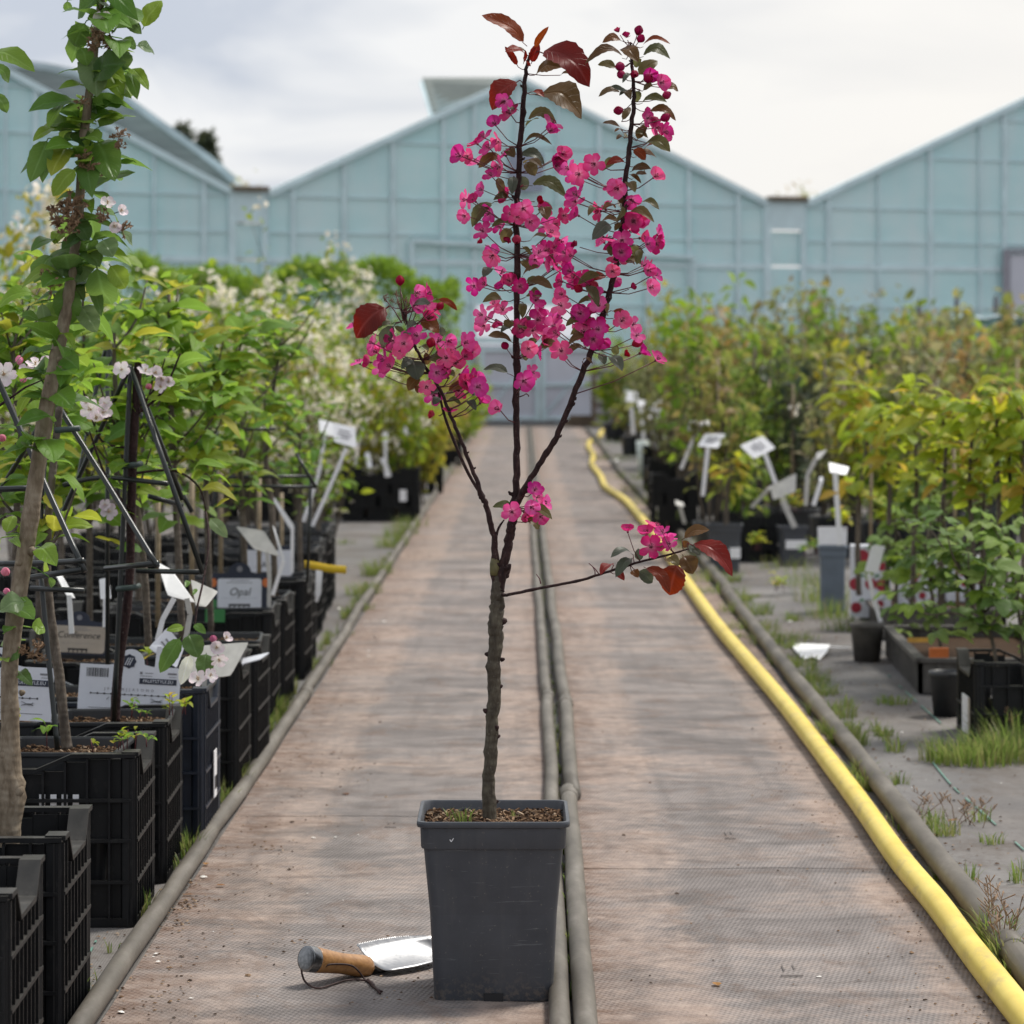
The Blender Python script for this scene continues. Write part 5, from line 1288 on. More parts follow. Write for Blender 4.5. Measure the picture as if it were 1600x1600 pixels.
for (x, y, s, r) in ((30, 1235, 1, 12), (6, 1180, -.4, 9), (36, 1082, 1, 5), (50, 860, .3, 8), (96, 560, .5, 7), (28, 880, -1, 6)):
    c = TA(x, y, -.012); d = Vector((s, -.5, .25)).normalized()
    MB().tube([c - d * r * .8 * DA / F, c, c + d * r * .6 * DA / F], [r * DA / F, r * .85 * DA / F, r * .45 * DA / F], 9, 0, True, .15, int(x)).build('pruning_knot', MAT['apple_bark'], apple, True)
AL = zl_(0, 0, 4, """-60,330,215,440,120 y;-40,400,60,515,80 g;-30,580,45,705,70 g;640,-20,480,110,130 g;600,20,700,130,150 d;540,130,460,290,120 g;500,290,545,410,100 g;560,345,605,600,170 l;570,500,785,385,210 d;740,300,790,440,95 d;710,200,830,30,190 g;760,240,850,305,70 g
845,285,968,335,80 l;805,430,928,555,70 y;800,450,815,610,65 l;830,450,855,610,90 g;890,185,1010,0,100 y;640,560,745,530,110 y;650,670,745,640,120 g;740,640,815,605,55 g;440,645,298,795,80 y;600,775,378,865,130 y;600,760,775,735,90 y;370,815,208,875,70 y
300,865,190,1135,120 g;410,880,218,1055,110 y;370,960,262,1135,80 g;430,930,320,1090,130 z;480,1050,328,1225,100 y;600,895,478,965,85 y;610,880,715,1122,185 g;500,1150,592,1185,90 g;545,1265,572,1325,60 y;590,1310,742,1385,90 g;390,1440,340,1525,80 y;360,1520,196,1562,80 g
545,1480,385,1555,90 d;740,1450,832,1535,70 l;640,1495,705,1605,120 l;560,1500,540,1610,110 g;520,1585,295,1610,70 l;440,1370,560,1500,120 d;600,1000,540,1120,90 d;470,820,560,920,100 d;700,60,860,160,120 d;820,100,880,210,80 d;420,0,430,70,50 g;580,620,620,700,90 d""")
AL += zl_(0, 400, 4, """340,-10,212,165,120 g;325,40,385,140,75 l;560,35,478,165,125 l;600,50,692,305,165 g;680,50,785,205,115 y;460,165,525,275,80 d;405,170,440,432,150 g;500,305,605,475,120 l;260,280,300,485,80 l;580,235,632,365,70 d;420,40,480,160,110 d;540,-20,620,60,120 d;120,370,245,400,70 g""")
AL += zl_(0, 800, 4, """250,220,350,330,120 y;230,280,280,370,70 y;160,560,0,610,140 l;30,620,210,660,150 g;190,720,285,740,110 y;160,800,0,830,70 l;20,760,90,720,60 g;20,940,50,930,60 y;130,860,40,930,90 d;120,1000,200,1080,70 d;300,400,330,470,40 g;40,140,90,20,80 y;70,180,125,215,50 y;10,160,0,230,60 y""")
acol = {}
for k_, cs in (('g', [(.075, .17, .028), (.1, .2, .035)]), ('d', [(.04, .095, .022), (.055, .12, .028)]), ('l', [(.12, .19, .08), (.15, .22, .1)]), ('y', [(.15, .26, .03), (.19, .29, .035)]), ('z', [(.3, .34, .035)])):
    acol[k_] = m_leaf('leaf_apple_' + k_, cs, .36, .34)
for k, (x0, y0, x1, y1, w_, col) in enumerate(AL):
    a = TA(x0, y0, rt_.uniform(-.06, .05)); b = TA(x1, y1, rt_.uniform(-.08, .05)); hor = abs(x1 - x0) / (abs(y1 - y0) + abs(x1 - x0) + 1e-6)
    nr = Vector((rt_.gauss(0, .25), -1, .2 + .9 * hor)); m = MB()
    vs, fs = leaf_geo(a, b, w_ * DA / F * 1.4, nr, .12, .3, 11, .14, k + 500, .03, .08, .03); m.leaf([v - a for v in vs], fs); o = m.build('leaf', acol[col], apple, True, a)
    at = min(acm, key=lambda q: (q - a).length)
    if (at - a).length < .07: MB().tube([at - a, (at - a) * .5 + Vector((0, 0, .004)), Vector((0, 0, 0))], [.0014, .0012, .0011], 5).build('leaf_stalk', MAT['leaf_apple'], o, True)
auto_leaves(apple, [q for q in acm if q.z > .62], 105, 'leaf_apple', .088, rt_, up=(-.3, .5), spread=.012)
for (x, y, dx, dy_, s, bud) in ((160, 35, .1, .3, .021, 0), (168, 318, .2, .9, .015, 0), (188, 330, .8, .3, .015, 0), (178, 352, .4, -.5, .016, 0)):
    blossom(apple, TA(x, y, -.05), (dx, -1, dy_), s, rt_, bud)
for (x, y, s) in ((155, 60, .022), (148, 72, .02), (170, 70, .018), (160, 50, .018), (100, 330, .03), (112, 318, .026), (92, 345, .024), (115, 345, .026), (108, 362, .02), (140, 262, .02), (150, 272, .014), (186, 212, .018), (188, 228, .014), (192, 358, .018), (128, 160, .014), (132, 245, .016), (80, 445, .02), (60, 1010, .016), (50, 1025, .014), (66, 1030, .012), (38, 1018, .014), (72, 435, .018), (160, 340, .02)):
    place(rt_.choice(WM), 'withered_cluster', apple, TA(x, y, -.045), (rt_.gauss(0, .4), -.6, .5), (rt_.gauss(0, .3), .3, 1), s)

# ---- trees in the third, fourth and following crates
near_tree('slender pear tree with black stake in the third crate', [(105, 1170), (100, 1130), (93, 1060), (82, 985), (74, 910), (74, 830), (82, 740), (92, 640), (95, 540), (92, 490)], 6.14, [9, 8, 8, 7.5, 7, 6.5, 6, 6, 5, 3], 'grey_bark', 'leaf_pear', 95, .085, rt_, auto_br=6, leaf_from=.5)
tb, bb = near_tree('apple tree with cut-off top and pale pink blossom in the fourth crate', [(180, 1128), (182, 1080), (188, 1020), (197, 960), (203, 890), (205, 800), (208, 700), (213, 620), (217, 563)], 6.64, [8, 7.5, 7.5, 7.2, 7, 7, 7, 6.5, 6.5], 'stem_dark', 'leaf_pear', 50, .08, rt_, branches=(((( 205, 700), (160, 690), (140, 640), (130, 610)), 2.5), (((207, 740), (270, 735), (310, 760), (322, 800)), 2.5), (((212, 640), (240, 610), (258, 560)), 2.2)), auto_br=3, leaf_from=.6)
for (x, y, s, bd) in ((240, 583, .023, 0), (227, 580, .02, 0), (252, 590, .023, 0), (262, 597, .018, 0), (232, 603, .013, 1), (190, 578, .022, 0), (252, 605, .018, 0), (160, 645, .026, 0), (142, 640, .026, 0), (150, 655, .024, 0), (170, 800, .022, 0), (165, 790, .016, 0), (136, 630, .018, 0), (165, 632, .02, 0)):
    blossom(tb, P(x, y, 6.55) - bb, (rt_.gauss(0, .5), -1, rt_.gauss(.3, .4)), s, rt_, bd)
# long drooping spray with blossom in front of the printed card
sb = P(318, 905, 6.3); spray = thing('apple_branch', 'drooping apple spray with dark leaves and one open blossom above the crates', 'branch', sb)
pl = [P(*q) - sb for q in ((322, 800, 6.45), (326, 850, 6.4), (318, 905, 6.35), (308, 950, 6.3), (304, 980, 6.28))]
MB().tube(catmull(pl, 4), .0022, 6).build('stem', MAT['stem_dark'], spray, True)
for k, (x0, y0, x1, y1, w_, col) in enumerate(zl_(0, 800, 4, "1150,720,1040,740,60 y;1130,780,1000,1005,120 g;1180,760,1240,910,150 d;1290,880,1270,1040,130 d;1215,700,1285,760,60 g;1190,890,1130,1080,90 z;1230,480,1205,520,30 g;1180,430,1160,470,40 g;1310,40,1420,160,90 l")):
    a = P(x0, y0, 6.27) - sb; b = P(x1, y1, 6.24) - sb; m = MB(); vs, fs = leaf_geo(a, b, w_ * 6.25 / F * 1.08, (.1, -1, .35), .1, .28, 11, .1, k + 900, .03, .06, .02); m.leaf([v - a for v in vs], fs); m.build('leaf', acol[col], spray, True, a)
for (x, y, f, s, bd) in ((338, 1012, (.2, -1, .1), .022, 0), (334, 1000, (-.2, -.4, .6), .014, 1), (352, 998, (.6, -.6, .5), .018, 0), (342, 1030, (.2, -.8, -.6), .02, 0), (310, 1062, (-.2, -.7, .6), .022, 0), (328, 1056, (.5, -.7, .4), .018, 0)):
    blossom(spray, P(x, y, 6.22) - sb, f, s, rt_, bd)
NT_ = [
 ('pear tree with large yellowish leaves right of the plant stakes', [(232, 1010), (226, 900), (215, 800), (190, 700), (180, 600), (178, 520)], 7.1, [6, 5.5, 5, 4, 3.5, 2.5], 'leaf_pear', 72, .07),
 ('pear tree with broad drooping leaves above the plant stakes', [(285, 1000), (278, 850), (270, 700), (266, 580), (264, 460)], 7.9, [6, 5.5, 5, 4, 2.5], 'leaf_pear', 95, .078),
 ('pear tree with a yellow-orange leaf tip behind the stakes', [(330, 990), (325, 850), (322, 720), (330, 600), (335, 520)], 8.6, [5, 5, 4, 3.5, 2], 'leaf_pear', 80, .07),
 ('bright green plum tree in front of the white blossom', [(430, 930), (425, 800), (415, 690), (425, 590), (440, 480)], 9.9, [5, 5, 4, 3.5, 2], 'leaf_bright', 120, .066),
 ('bright green plum tree beside the wire frame', [(385, 950), (380, 820), (376, 720), (378, 640), (372, 560)], 9.4, [5, 5, 4, 3, 2], 'leaf_bright', 100, .062),
 ('small green tree leaning out over the path side', [(470, 930), (468, 820), (470, 740), (468, 680), (470, 620)], 11.0, [4, 4, 3.5, 3, 2], 'leaf_bright', 80, .06),
 ('pear tree at the far left edge behind the pale trunk', [(20, 1010), (25, 850), (28, 700), (22, 600), (20, 540)], 6.8, [6, 6, 5, 4, 3], 'leaf_pear', 70, .066),
 ('pear tree with pale new leaves behind the pale trunk', [(60, 1000), (62, 850), (66, 720), (60, 600), (56, 510)], 8.2, [5, 5, 4, 3, 2], 'leaf_pear', 85, .07),
 ('green pear tree between trunk and stakes', [(140, 1000), (140, 850), (136, 700), (132, 600), (130, 500)], 8.4, [5, 5, 4, 3, 2], 'leaf_pear', 90, .07),
 ('leafy tree at the left edge in the second crate row', [(-10, 1000), (-8, 850), (0, 700), (6, 600), (5, 500)], 9.6, [5, 5, 4, 3, 2], 'leaf_bright', 90, .065),
 ('leafy tree in the second row behind the obelisk stakes', [(215, 980), (218, 850), (222, 720), (226, 620), (228, 520)], 9.9, [5, 5, 4, 3, 2], 'leaf_bright', 95, .066),
 ('leafy tree left of the tall pear in the second row', [(95, 980), (96, 840), (98, 700), (100, 600), (104, 520)], 10.6, [5, 4, 4, 3, 2], 'leaf_bright', 90, .066),
 ('plum tree in the middle of the left crates', [(310, 960), (305, 840), (300, 720), (300, 620), (296, 560)], 11.0, [4, 4, 4, 3, 2], 'leaf_bright', 90, .062),
 ('plum tree near the yellow tape', [(500, 920), (498, 830), (492, 760), (488, 700), (485, 640)], 13.4, [4, 4, 3, 3, 2], 'leaf_bright', 80, .062),
]
for lab, st, D, rp_, key, nl, ls in NT_:
    if D > 8.5: st = [(x, y if k < 2 else y + 16 * (k - 1)) for k, (x, y) in enumerate(st)]
    near_tree(lab, st, D, rp_, 'grey_bark', key, int(nl * (1.7 if D < 9.3 else 1.2)), ls * (1.5 if D < 9.3 else 1.35), rt_, auto_br=10, brl=.22, leaf_from=.3, spread=.02)

# ================================================================== FARTHER BUSHES
def leaf_soup(name, mat, parent, pos, size, rr, nl=4, wl=.5, up=.3):
    """many small curved leaves joined into one foliage part; pos: local leaf positions"""
    vs0, fs0 = leaf_geo((0, 0, 0), (0, 1, 0), wl, (0, 0, 1), .12, .3, 3, 0, 1, 0, .05, .15)
    vs0 = vs0[:20]; fs0 = [f for f in fs0 if max(f) < 20]
    V0 = np.array([tuple(v) for v in vs0]); F0 = np.array(fs0); n = len(pos); rs_ = np.random.RandomState(rr.randrange(1 << 30))
    d = rs_.normal(size=(n, 3)); d[:, 2] += up; d /= np.linalg.norm(d, axis=1, keepdims=True)
    nn = rs_.normal(size=(n, 3)) * .6; nn[:, 2] += 1; nn -= d * (nn * d).sum(1, keepdims=True); nn /= np.linalg.norm(nn, axis=1, keepdims=True) + 1e-9
    s = np.cross(d, nn); M = np.stack([s, d, nn], axis=1) * (size * rs_.uniform(.55, 1.25, size=(n, 1, 1)))
    V = np.einsum('vk,nkj->nvj', V0, M) + np.array(pos)[:, None, :]
    V = V.reshape(-1, 3); Fc = (F0[None] + (np.arange(n) * len(V0))[:, None, None]).reshape(-1, 4)
    me = bpy.data.meshes.new(name); me.vertices.add(len(V)); me.vertices.foreach_set('co', V.ravel())
    me.loops.add(Fc.size); me.loops.foreach_set('vertex_index', Fc.ravel().astype(np.int32)); me.polygons.add(len(Fc))
    me.polygons.foreach_set('loop_start', np.arange(0, Fc.size, 4, dtype=np.int32)); me.polygons.foreach_set('loop_total', np.full(len(Fc), 4, dtype=np.int32))
    me.polygons.foreach_set('use_smooth', np.ones(len(Fc), dtype=bool)); me.materials.append(MAT[mat] if isinstance(mat, str) else mat); me.update(); me.validate()
    o = link(name, me, parent); o['kind'] = 'stuff'; return o
def bush(label, x, y, h, rad, nst, nlf, mat, lsize, rr, z0=.0, flowers=0, group=None, low=.25, cat='bush', name='fruit_bush', fmat='fol_blossom', fsize=.03, jit=.04, bark='grey_bark', potted=True):
    rt = thing(name, label, cat, (x, y, z0), 0, group); sp = []
    m = MB()
    for k in range(nst):
        a = rr.uniform(0, 6.283); r = rad * math.sqrt(rr.random()); hh = h * rr.uniform(.65, 1.0) if k else h
        p0 = Vector((rr.gauss(0, .02), rr.gauss(0, .02), 0)); p2 = Vector((r * math.cos(a), r * math.sin(a), hh)); p1 = Vector((r * .45 * math.cos(a) + rr.gauss(0, .02), r * .45 * math.sin(a), hh * .5))
        cm = catmull([p0, p1, p2], 5); m.tube(cm, lerpl([.009, .003], len(cm)), 5)
        for q in cm:
            if q.z > h * low: sp.append(q)
        for _ in range(3):
            b = rr.choice(cm[3:]); e = b + Vector((rr.gauss(0, .5), rr.gauss(0, .5), .8)).normalized() * h * rr.uniform(.1, .22); m.tube([b, e], [.003, .0015], 4); sp += [b.lerp(e, .5), e, e]
    m.build('stem', MAT[bark], rt, True)
    pos = []
    for _ in range(nlf):
        q = rr.choice(sp); pos.append(tuple(q + Vector((rr.gauss(0, jit), rr.gauss(0, jit), rr.gauss(0, jit)))))
    leaf_soup('crown', mat, rt, pos, lsize, rr)
    if flowers:
        pos = []
        for _ in range(max(1, flowers // 7)):
            q = rr.choice(sp); c = q + Vector((rr.gauss(0, jit), rr.gauss(0, jit) - .07, rr.gauss(0, jit) + .03))
            for _ in range(7): pos.append(tuple(c + Vector((rr.gauss(0, .02), rr.gauss(0, .02), rr.gauss(0, .02)))))
        leaf_soup('flowers', fmat, rt, pos, fsize, rr, wl=.8)
    if potted:
        m = MB(); m.lathe([(.09, 0), (.115, .2), (.12, .22), (.108, .22), (.1, .17), (0, .17)], 12); m.build('pot', MAT['pot_dark'], rt, True)
    return rt
rb = random.Random(404)
GL = 'blossoming shrubs far down the left bed'
def lb(px, D, ytop, *a, **k):
    p = P(px, 600, D); h = CAMH + (HZ - ytop) * D / F
    return p.x, D, h
far_left = []
for (px, D, yt, rad, nl, mat, fl, lab) in (
    (30, 14.5, 395, .3, 420, 'fol_yellow', 420, 'white blossoming tree at the left edge behind the apple trunk'), (-20, 16, 380, .3, 380, 'fol_lime', 350, 'white blossoming tree cut off by the left edge'), (100, 15.5, 450, .3, 420, 'fol_lime', 200, 'pale green shrub behind the left trunk'),
    (170, 16.5, 440, .3, 420, 'fol_lime', 150, 'lime green shrub behind the plant stakes'), (235, 17, 450, .3, 420, 'fol_yellow', 250, 'yellowish shrub with scattered blossom left of the white bushes'), (300, 15.5, 440, .3, 420, 'fol_lime', 420, 'white flowering shrub behind the pear trees'),
    (345, 18.5, 455, .34, 460, 'fol_yellow', 420, 'white flowering shrub under the hedge'), (395, 17.5, 430, .3, 420, 'fol_lime', 320, 'shrub with one tall blossom spike below the hedge'), (432, 20.5, 412, .2, 220, 'fol_lime', 330, 'thin shrub with tall white blossom spike against the greenhouse'),
    (470, 18, 480, .34, 450, 'fol_yellow', 560, 'dense white blossom bush left of the pink cluster'), (505, 17, 495, .32, 430, 'fol_lime', 620, 'white blossom bush right behind the plum tree'), (530, 21, 440, .34, 420, 'fol_green', 460, 'tall white blossom bush below the hedge corner'),
    (560, 24, 430, .4, 420, 'fol_green', 420, 'far white blossom bush beside the pink cluster'), (540, 19, 540, .36, 420, 'fol_lime', 480, 'low white blossom bush above the lone crate'), (575, 20.9, 570, .38, 440, 'fol_yellow', 260, 'yellow-green bush in the lone crate'),
    (600, 23, 560, .36, 420, 'fol_lime', 240, 'lime bush behind the lone crate'), (620, 21.0, 610, .3, 380, 'fol_lime', 60, 'small lime bush at the right end of the lone crate'), (640, 26, 590, .4, 420, 'fol_rust', 40, 'rust coloured bush left of the mats'),
    (665, 28, 595, .42, 420, 'fol_rust', 0, 'rust and green bush near the path end'), (690, 31, 605, .45, 420, 'fol_yellow', 0, 'yellow bush beside the far mats'), (712, 34.5, 610, .45, 420, 'fol_lime', 0, 'lime bush nearest the greenhouse door'),
    (728, 39, 620, .45, 380, 'fol_yellow', 0, 'last low bush before the greenhouse on the left'), (652, 23, 640, .3, 330, 'fol_yellow', 0, 'low yellowish plant by the left pipe'), (610, 30, 560, .5, 420, 'fol_olive', 60, 'olive bush deep in the left bed'),
    (500, 26, 470, .5, 460, 'fol_lime', 200, 'lime bush deep in the left bed'), (420, 24, 470, .45, 440, 'fol_yellow', 160, 'yellowish bush deep in the left bed'), (330, 24, 465, .5, 440, 'fol_green', 150, 'green bush deep in the left bed'), (240, 23, 470, .5, 440, 'fol_lime', 120, 'green bush behind the plant stakes far back'), (150, 22, 470, .5, 440, 'fol_green', 100, 'far green bush behind the left trees'), (60, 22, 460, .5, 440, 'fol_yellow', 160, 'far yellowish bush at the left'), (0, 20, 440, .4, 400, 'fol_green', 160, 'far green bush at the left edge')):
    if 120 < px < 520 and px != 432: yt += 38
    if px in (530, 560): yt += 12
    if px == 540: D = 21.6
    x, y, h = lb(px, D, yt)
    bush(lab, x, y, h, rad, 10, int(nl * 1.35), mat, .078 if D < 22 else .10, rb, 0, int(fl * 1.5), GL, .28, fsize=.042 if D < 22 else .058, jit=.05, potted=False)
# hedge in front of the greenhouse
hx0, hx1 = P(205, 500, 42).x, P(715, 500, 42).x; hz = 2.28
hb = thing('hedge', 'clipped bright green hedge in front of the left greenhouse', 'hedge', ((hx0 + hx1) / 2, 42, 0))
pos = []
for _ in range(9000):
    x = rb.uniform(hx0, hx1) - (hx0 + hx1) / 2; t_ = rb.random(); lump = .1 * math.sin(x * 2.1) + .08 * math.sin(x * 5.3 + 1) - .12 * max(0, x - 1.3)
    if t_ < .5: pos.append((x, -.45 + rb.gauss(0, .06), rb.uniform(.3, hz + lump)))
    else: pos.append((x, rb.uniform(-.45, .4), hz + lump - abs(rb.gauss(0, .18)) + .1 * rb.random()))
leaf_soup('foliage', 'fol_hedge', hb, pos, .12, rb, up=.8)
m = MB()
for k in range(9):
    x = (hx0 - hx1) / 2 + (k + .5) * (hx1 - hx0) / 9; m.tube([(x, 0, 0), (x + .05, 0, 1.0), (x, 0, 1.9)], [.04, .03, .015], 6)
m.build('stem', MAT['grey_bark'], hb, True)
# low shrub to the right of the hedge, half behind the pink cluster
for (px, D, yt, rad, lab) in ((690, 40, 455, .5, 'loose green shrub at the right end of the hedge'), (730, 43, 540, .4, 'small green shrub beside the greenhouse door frame')):
    x, y, h = lb(px, D, yt); bush(lab, x, y, h, rad, 9, 420, 'fol_hedge', .1, rb, 0, 0, None, .2, jit=.09, potted=False)
# dark conifers beyond the greenhouses
for (px, D, yt, wpx, lab) in ((285, 75, 200, 26, 'left dark conifer behind the greenhouse roof'), (322, 78, 212, 30, 'right dark conifer behind the greenhouse roof')):
    x, y, h = lb(px, D, yt); rt = thing('conifer', lab, 'tree', (x, y, 0), 0, 'conifers behind the greenhouse')
    MB().tube([(0, 0, 0), (0, 0, h)], [.16, .03], 7).build('trunk', MAT['grey_bark'], rt, True); pos = []
    for _ in range(2600):
        z = h * (.35 + .65 * rb.random() ** .8); r = wpx * D / F * (1.12 - z / h) * 2.6 * math.sqrt(rb.random()) * (.75 + .25 * math.sin(z * 5)); a = rb.uniform(0, 6.28); pos.append((r * math.cos(a), r * math.sin(a), z - r * .25))
    leaf_soup('crown', 'fol_dark', rt, pos, .3, rb, wl=.35, up=.1)
for (px, D, yt, n, s, lab) in ((378, 49.5, 283, 120, .12, 'dry brown weeds growing in the left gutter'), (1250, 52, 293, 140, .13, 'dry yellowish weeds growing in the right gutter')):
    x, y, h = lb(px, D, yt); rt = thing('gutter_weeds', lab, 'weeds', (x, y, h - .35))
    leaf_soup('foliage', 'fol_rust', rt, [(rb.gauss(0, .16), rb.gauss(0, .1), abs(rb.gauss(0, .14))) for _ in range(n)], s, rb, wl=.3, up=1.)

# ================================================================== STAKES, LABELS, CARDS OF THE LEFT BED
def stakes(label, bars, base, r=.0055, name='plant_obelisk', mat='stake', cat='plant support'):
    b = P(*base); rt = thing(name, label, cat, b, 0, 'black plant supports at left')
    for bar_ in bars:
        pts = [P(*q) - b for q in bar_]
        MB().tube(pts if len(pts) == 2 else catmull(pts, 4), r, 8).build('stake', MAT[mat], rt, True)
    return rt
o = stakes('black pointed plant support around the blossoming apple stem', [((203, 570, 6.62), (317, 897, 6.45)), ((203, 572, 6.6), (125, 742, 6.75), (62, 880, 6.8)), ((204, 572, 6.63), (196, 740, 6.62), (178, 1128, 6.62)), ((215, 892, 6.62), (314, 894, 6.46)), ((100, 758, 6.7), (160, 746, 6.64), (262, 756, 6.55)), ((206, 575, 6.66), (285, 780, 6.8)), ((232, 775, 6.75), (285, 790, 6.8))], (178, 1128, 6.62))
m = MB()
for (x, y) in ((200, 727), (197, 918)):
    c = P(x + 6, y, 6.62) - o.location; m = MB(); m.tube([c + Vector((-.026, -.006, -.003)), c + Vector((-.01, -.022, 0)), c + Vector((.014, -.02, .002)), c + Vector((.02, -.004, .004))], .007, 6); m.build('tie', MAT['tie'], o, True)
o = stakes('black plant support leaning behind the pale trunk', [((88, 630, 6.2), (168, 757, 6.05), (246, 885, 5.9)), ((64, 900, 6.12), (76, 1030, 6.1), (90, 1172, 6.08)), ((165, 888, 6.1), (246, 880, 5.9)), ((84, 628, 6.2), (-20, 800, 6.3)), ((48, 919, 6.1), (131, 923, 6.05)), ((62, 895, 6.12), (66, 760, 6.15), (80, 640, 6.2))], (90, 1172, 6.08))
c = P(112, 672, 6.1) - o.location; MB().tube([c + Vector((-.03, -.02, 0)), c + Vector((.02, -.026, .004))], .007, 6).build('tie', MAT['tie'], o, True)
stakes('black plant support at the left edge in front of the pale trunk', [((-16, 565, 5.6), (40, 690, 5.55), (132, 893, 5.4)), ((0, 881, 5.55), (60, 880, 5.5), (130, 876, 5.4)), ((-10, 765, 5.6), (60, 762, 5.6)), ((-16, 565, 5.6), (-40, 900, 5.6)), ((50, 902, 5.5), (128, 890, 5.4))], (-40, 1190, 5.6))
stakes('black plant support with peak right of the pale trunk', [((166, 543, 7.4), (152, 600, 7.4), (120, 760, 7.3)), ((168, 543, 7.4), (176, 605, 7.4), (190, 860, 7.4)), ((170, 545, 7.4), (190, 590, 7.4), (300, 800, 7.3)), ((168, 543, 7.4), (168, 1040, 7.4))], (168, 1050, 7.4))
stakes('black wire frame among the plum trees', [((345, 672, 9.6), (430, 670, 9.6)), ((340, 746, 9.5), (486, 744, 9.5)), ((335, 759, 9.4), (494, 761, 9.4)), ((378, 600, 9.6), (377, 700, 9.6), (376, 900, 9.6)), ((462, 708, 9.4), (494, 762, 9.4)), ((340, 672, 9.6), (330, 900, 9.6)), ((486, 745, 9.5), (480, 910, 9.5))], (376, 950, 9.6), .005, 'wire_frame')
for k, (px, y0, y1, D, lab) in enumerate(((247, 760, 980, 9.0, 'grey cane left of the wire frame'), (345, 720, 930, 10.4, 'grey cane behind the wire frame'), (405, 740, 930, 10.6, 'brown cane between the plum trees'), (300, 740, 960, 9.2, 'brown cane at the right of the plant supports'), (440, 770, 920, 12, 'thin cane near the yellow tape'))):
    b = P(px, y1, D); rt = thing('cane', lab, 'cane', b, 0, 'canes in the left bed'); MB().tube([(0, 0, 0), (0, 0, (y1 - y0) * D / F)], .008, 7).build('cane', MAT['bamboo'], rt, True)

def quad_slab(corn, th=.0025):
    n = len(corn); nr = (corn[1] - corn[0]).cross(corn[-1] - corn[0]).normalized() * th
    vs = list(corn) + [c + nr for c in corn]
    return vs, [tuple(range(n)), tuple(reversed(range(n, 2 * n)))] + [(k, k + n, (k + 1) % n + n, (k + 1) % n) for k in range(n)]
def tlabel(label, head, D, stem, mat='white', tilt=.03, sw=.012, lines=True, group='white plant labels on stems'):
    """head: four px corners (top-left, top-right, bottom-right, bottom-left); the plate leans back"""
    base = P(stem[-1][0], stem[-1][1], D); rt = thing('plant_label', label, 'label', base, 0, group)
    cs = [P(x, y, D + (tilt if i < 2 else 0)) - base for i, (x, y) in enumerate(head)]
    # rounded corners
    poly = []
    for i in range(4):
        a, b, c = cs[i - 1], cs[i], cs[(i + 1) % 4]
        for t_ in (.14, .04): poly.append(b.lerp(a, t_) if t_ == .14 else b.lerp(a, .03).lerp(b.lerp(c, .03), .5))
        poly.append(b.lerp(c, .14))
    vs, fs = quad_slab(poly); m = MB(); m.add(vs, fs); hd = m.build('label_plate', MAT[mat], rt)
    if lines:
        m = MB(); u = cs[1] - cs[0]; v = cs[3] - cs[0]; nrm = u.cross(v).normalized(); nrm = nrm if nrm.y < 0 else -nrm
        for k, (t0, ww) in enumerate(((.3, .5), (.48, .62), (.64, .4))):
            p = cs[0] + v * t0 + u * (.5 - ww / 2) + nrm * .0032; q = p + u * ww; m.add([p, q, q + v * .07, p + v * .07], [(0, 1, 2, 3)])
        m.build('printed_line', MAT['ink_grey'], hd)
    pts = [P(x, y, D) - base for x, y in stem]; m = MB()
    for a, b in zip(pts, pts[1:]): m.bar(a, b, sw, .004, 0, (0, -1, 0))
    m.build('label_stem', MAT[mat], rt); return rt
tlabel('weathered beige label leaning left above the printed card', [(368, 822), (412, 829), (438, 870), (396, 857)], 9.3, [(417, 862), (421, 905), (420, 948)], 'offwhite', lines=False)
tlabel('white label seen edge-on beside the beige label', [(426, 820), (430, 826), (445, 873), (441, 878)], 9.35, [(443, 876), (426, 930)], 'white', lines=False)
tlabel('small white label above the beige label', [(424, 778), (430, 778), (459, 820), (454, 828)], 10.6, [(457, 822), (456, 895)], 'white', lines=False)
tlabel('large bent white label over the fourth crate', [(246, 878), (268, 890), (306, 942), (262, 930)], 6.95, [(272, 935), (254, 968), (246, 1000)], 'white', .05, lines=False)
tlabel('grey underside of the label right of the bent white one', [(298, 905), (341, 924), (322, 948), (306, 946)], 6.9, [(292, 935), (297, 960), (290, 1000)], 'offwhite', .04, lines=False)
tlabel('tilted white care label behind the blossom spray', [(262, 980), (288, 1012), (276, 1044), (232, 1012)], 6.85, [(250, 1010), (244, 1060)], 'card', .03)
tlabel('grey label plate lying across the fifth crate', [(300, 1010), (389, 1003), (360, 1056), (290, 1062)], 7.05, [(320, 1055), (318, 1075)], 'offwhite', .06, lines=False)
tlabel('thin white and green tag sticking out of the sixth crate', [(374, 1030), (421, 1019), (405, 1030), (372, 1039)], 7.9, [(378, 1036), (366, 1044)], 'card', .05, lines=False)
tlabel('white label on a long slanting stem left of the lone crate', [(520, 660), (555, 668), (557, 700), (522, 690)], 13.0, [(541, 700), (520, 750), (488, 822)], 'white', .04, .016)
tlabel('white label on the left slanting stem before the lone crate', [(498, 655), (520, 660), (522, 682), (500, 678)], 13.3, [(508, 680), (498, 740), (474, 815)], 'white', .04, .016, lines=False)
tlabel('white label standing in the lone crate', [(563, 648), (575, 652), (573, 672), (561, 668)], 19, [(566, 670), (558, 700), (556, 730)], 'white', .04, .02, lines=False)
tlabel('second white label in the lone crate', [(570, 708), (577, 706), (582, 730), (575, 732)], 20, [(596, 716), (603, 728), (608, 745)], 'white', .04, .03, lines=False)
tlabel('third white label in the lone crate', [(598, 676), (606, 676), (606, 690), (598, 690)], 20.5, [(602, 690), (603, 745)], 'white', .02, .02, lines=False)
tlabel('white label near the lime bush', [(630, 664), (640, 670), (636, 684), (627, 676)], 22, [(633, 680), (631, 705)], 'white', .02, .02, lines=False)
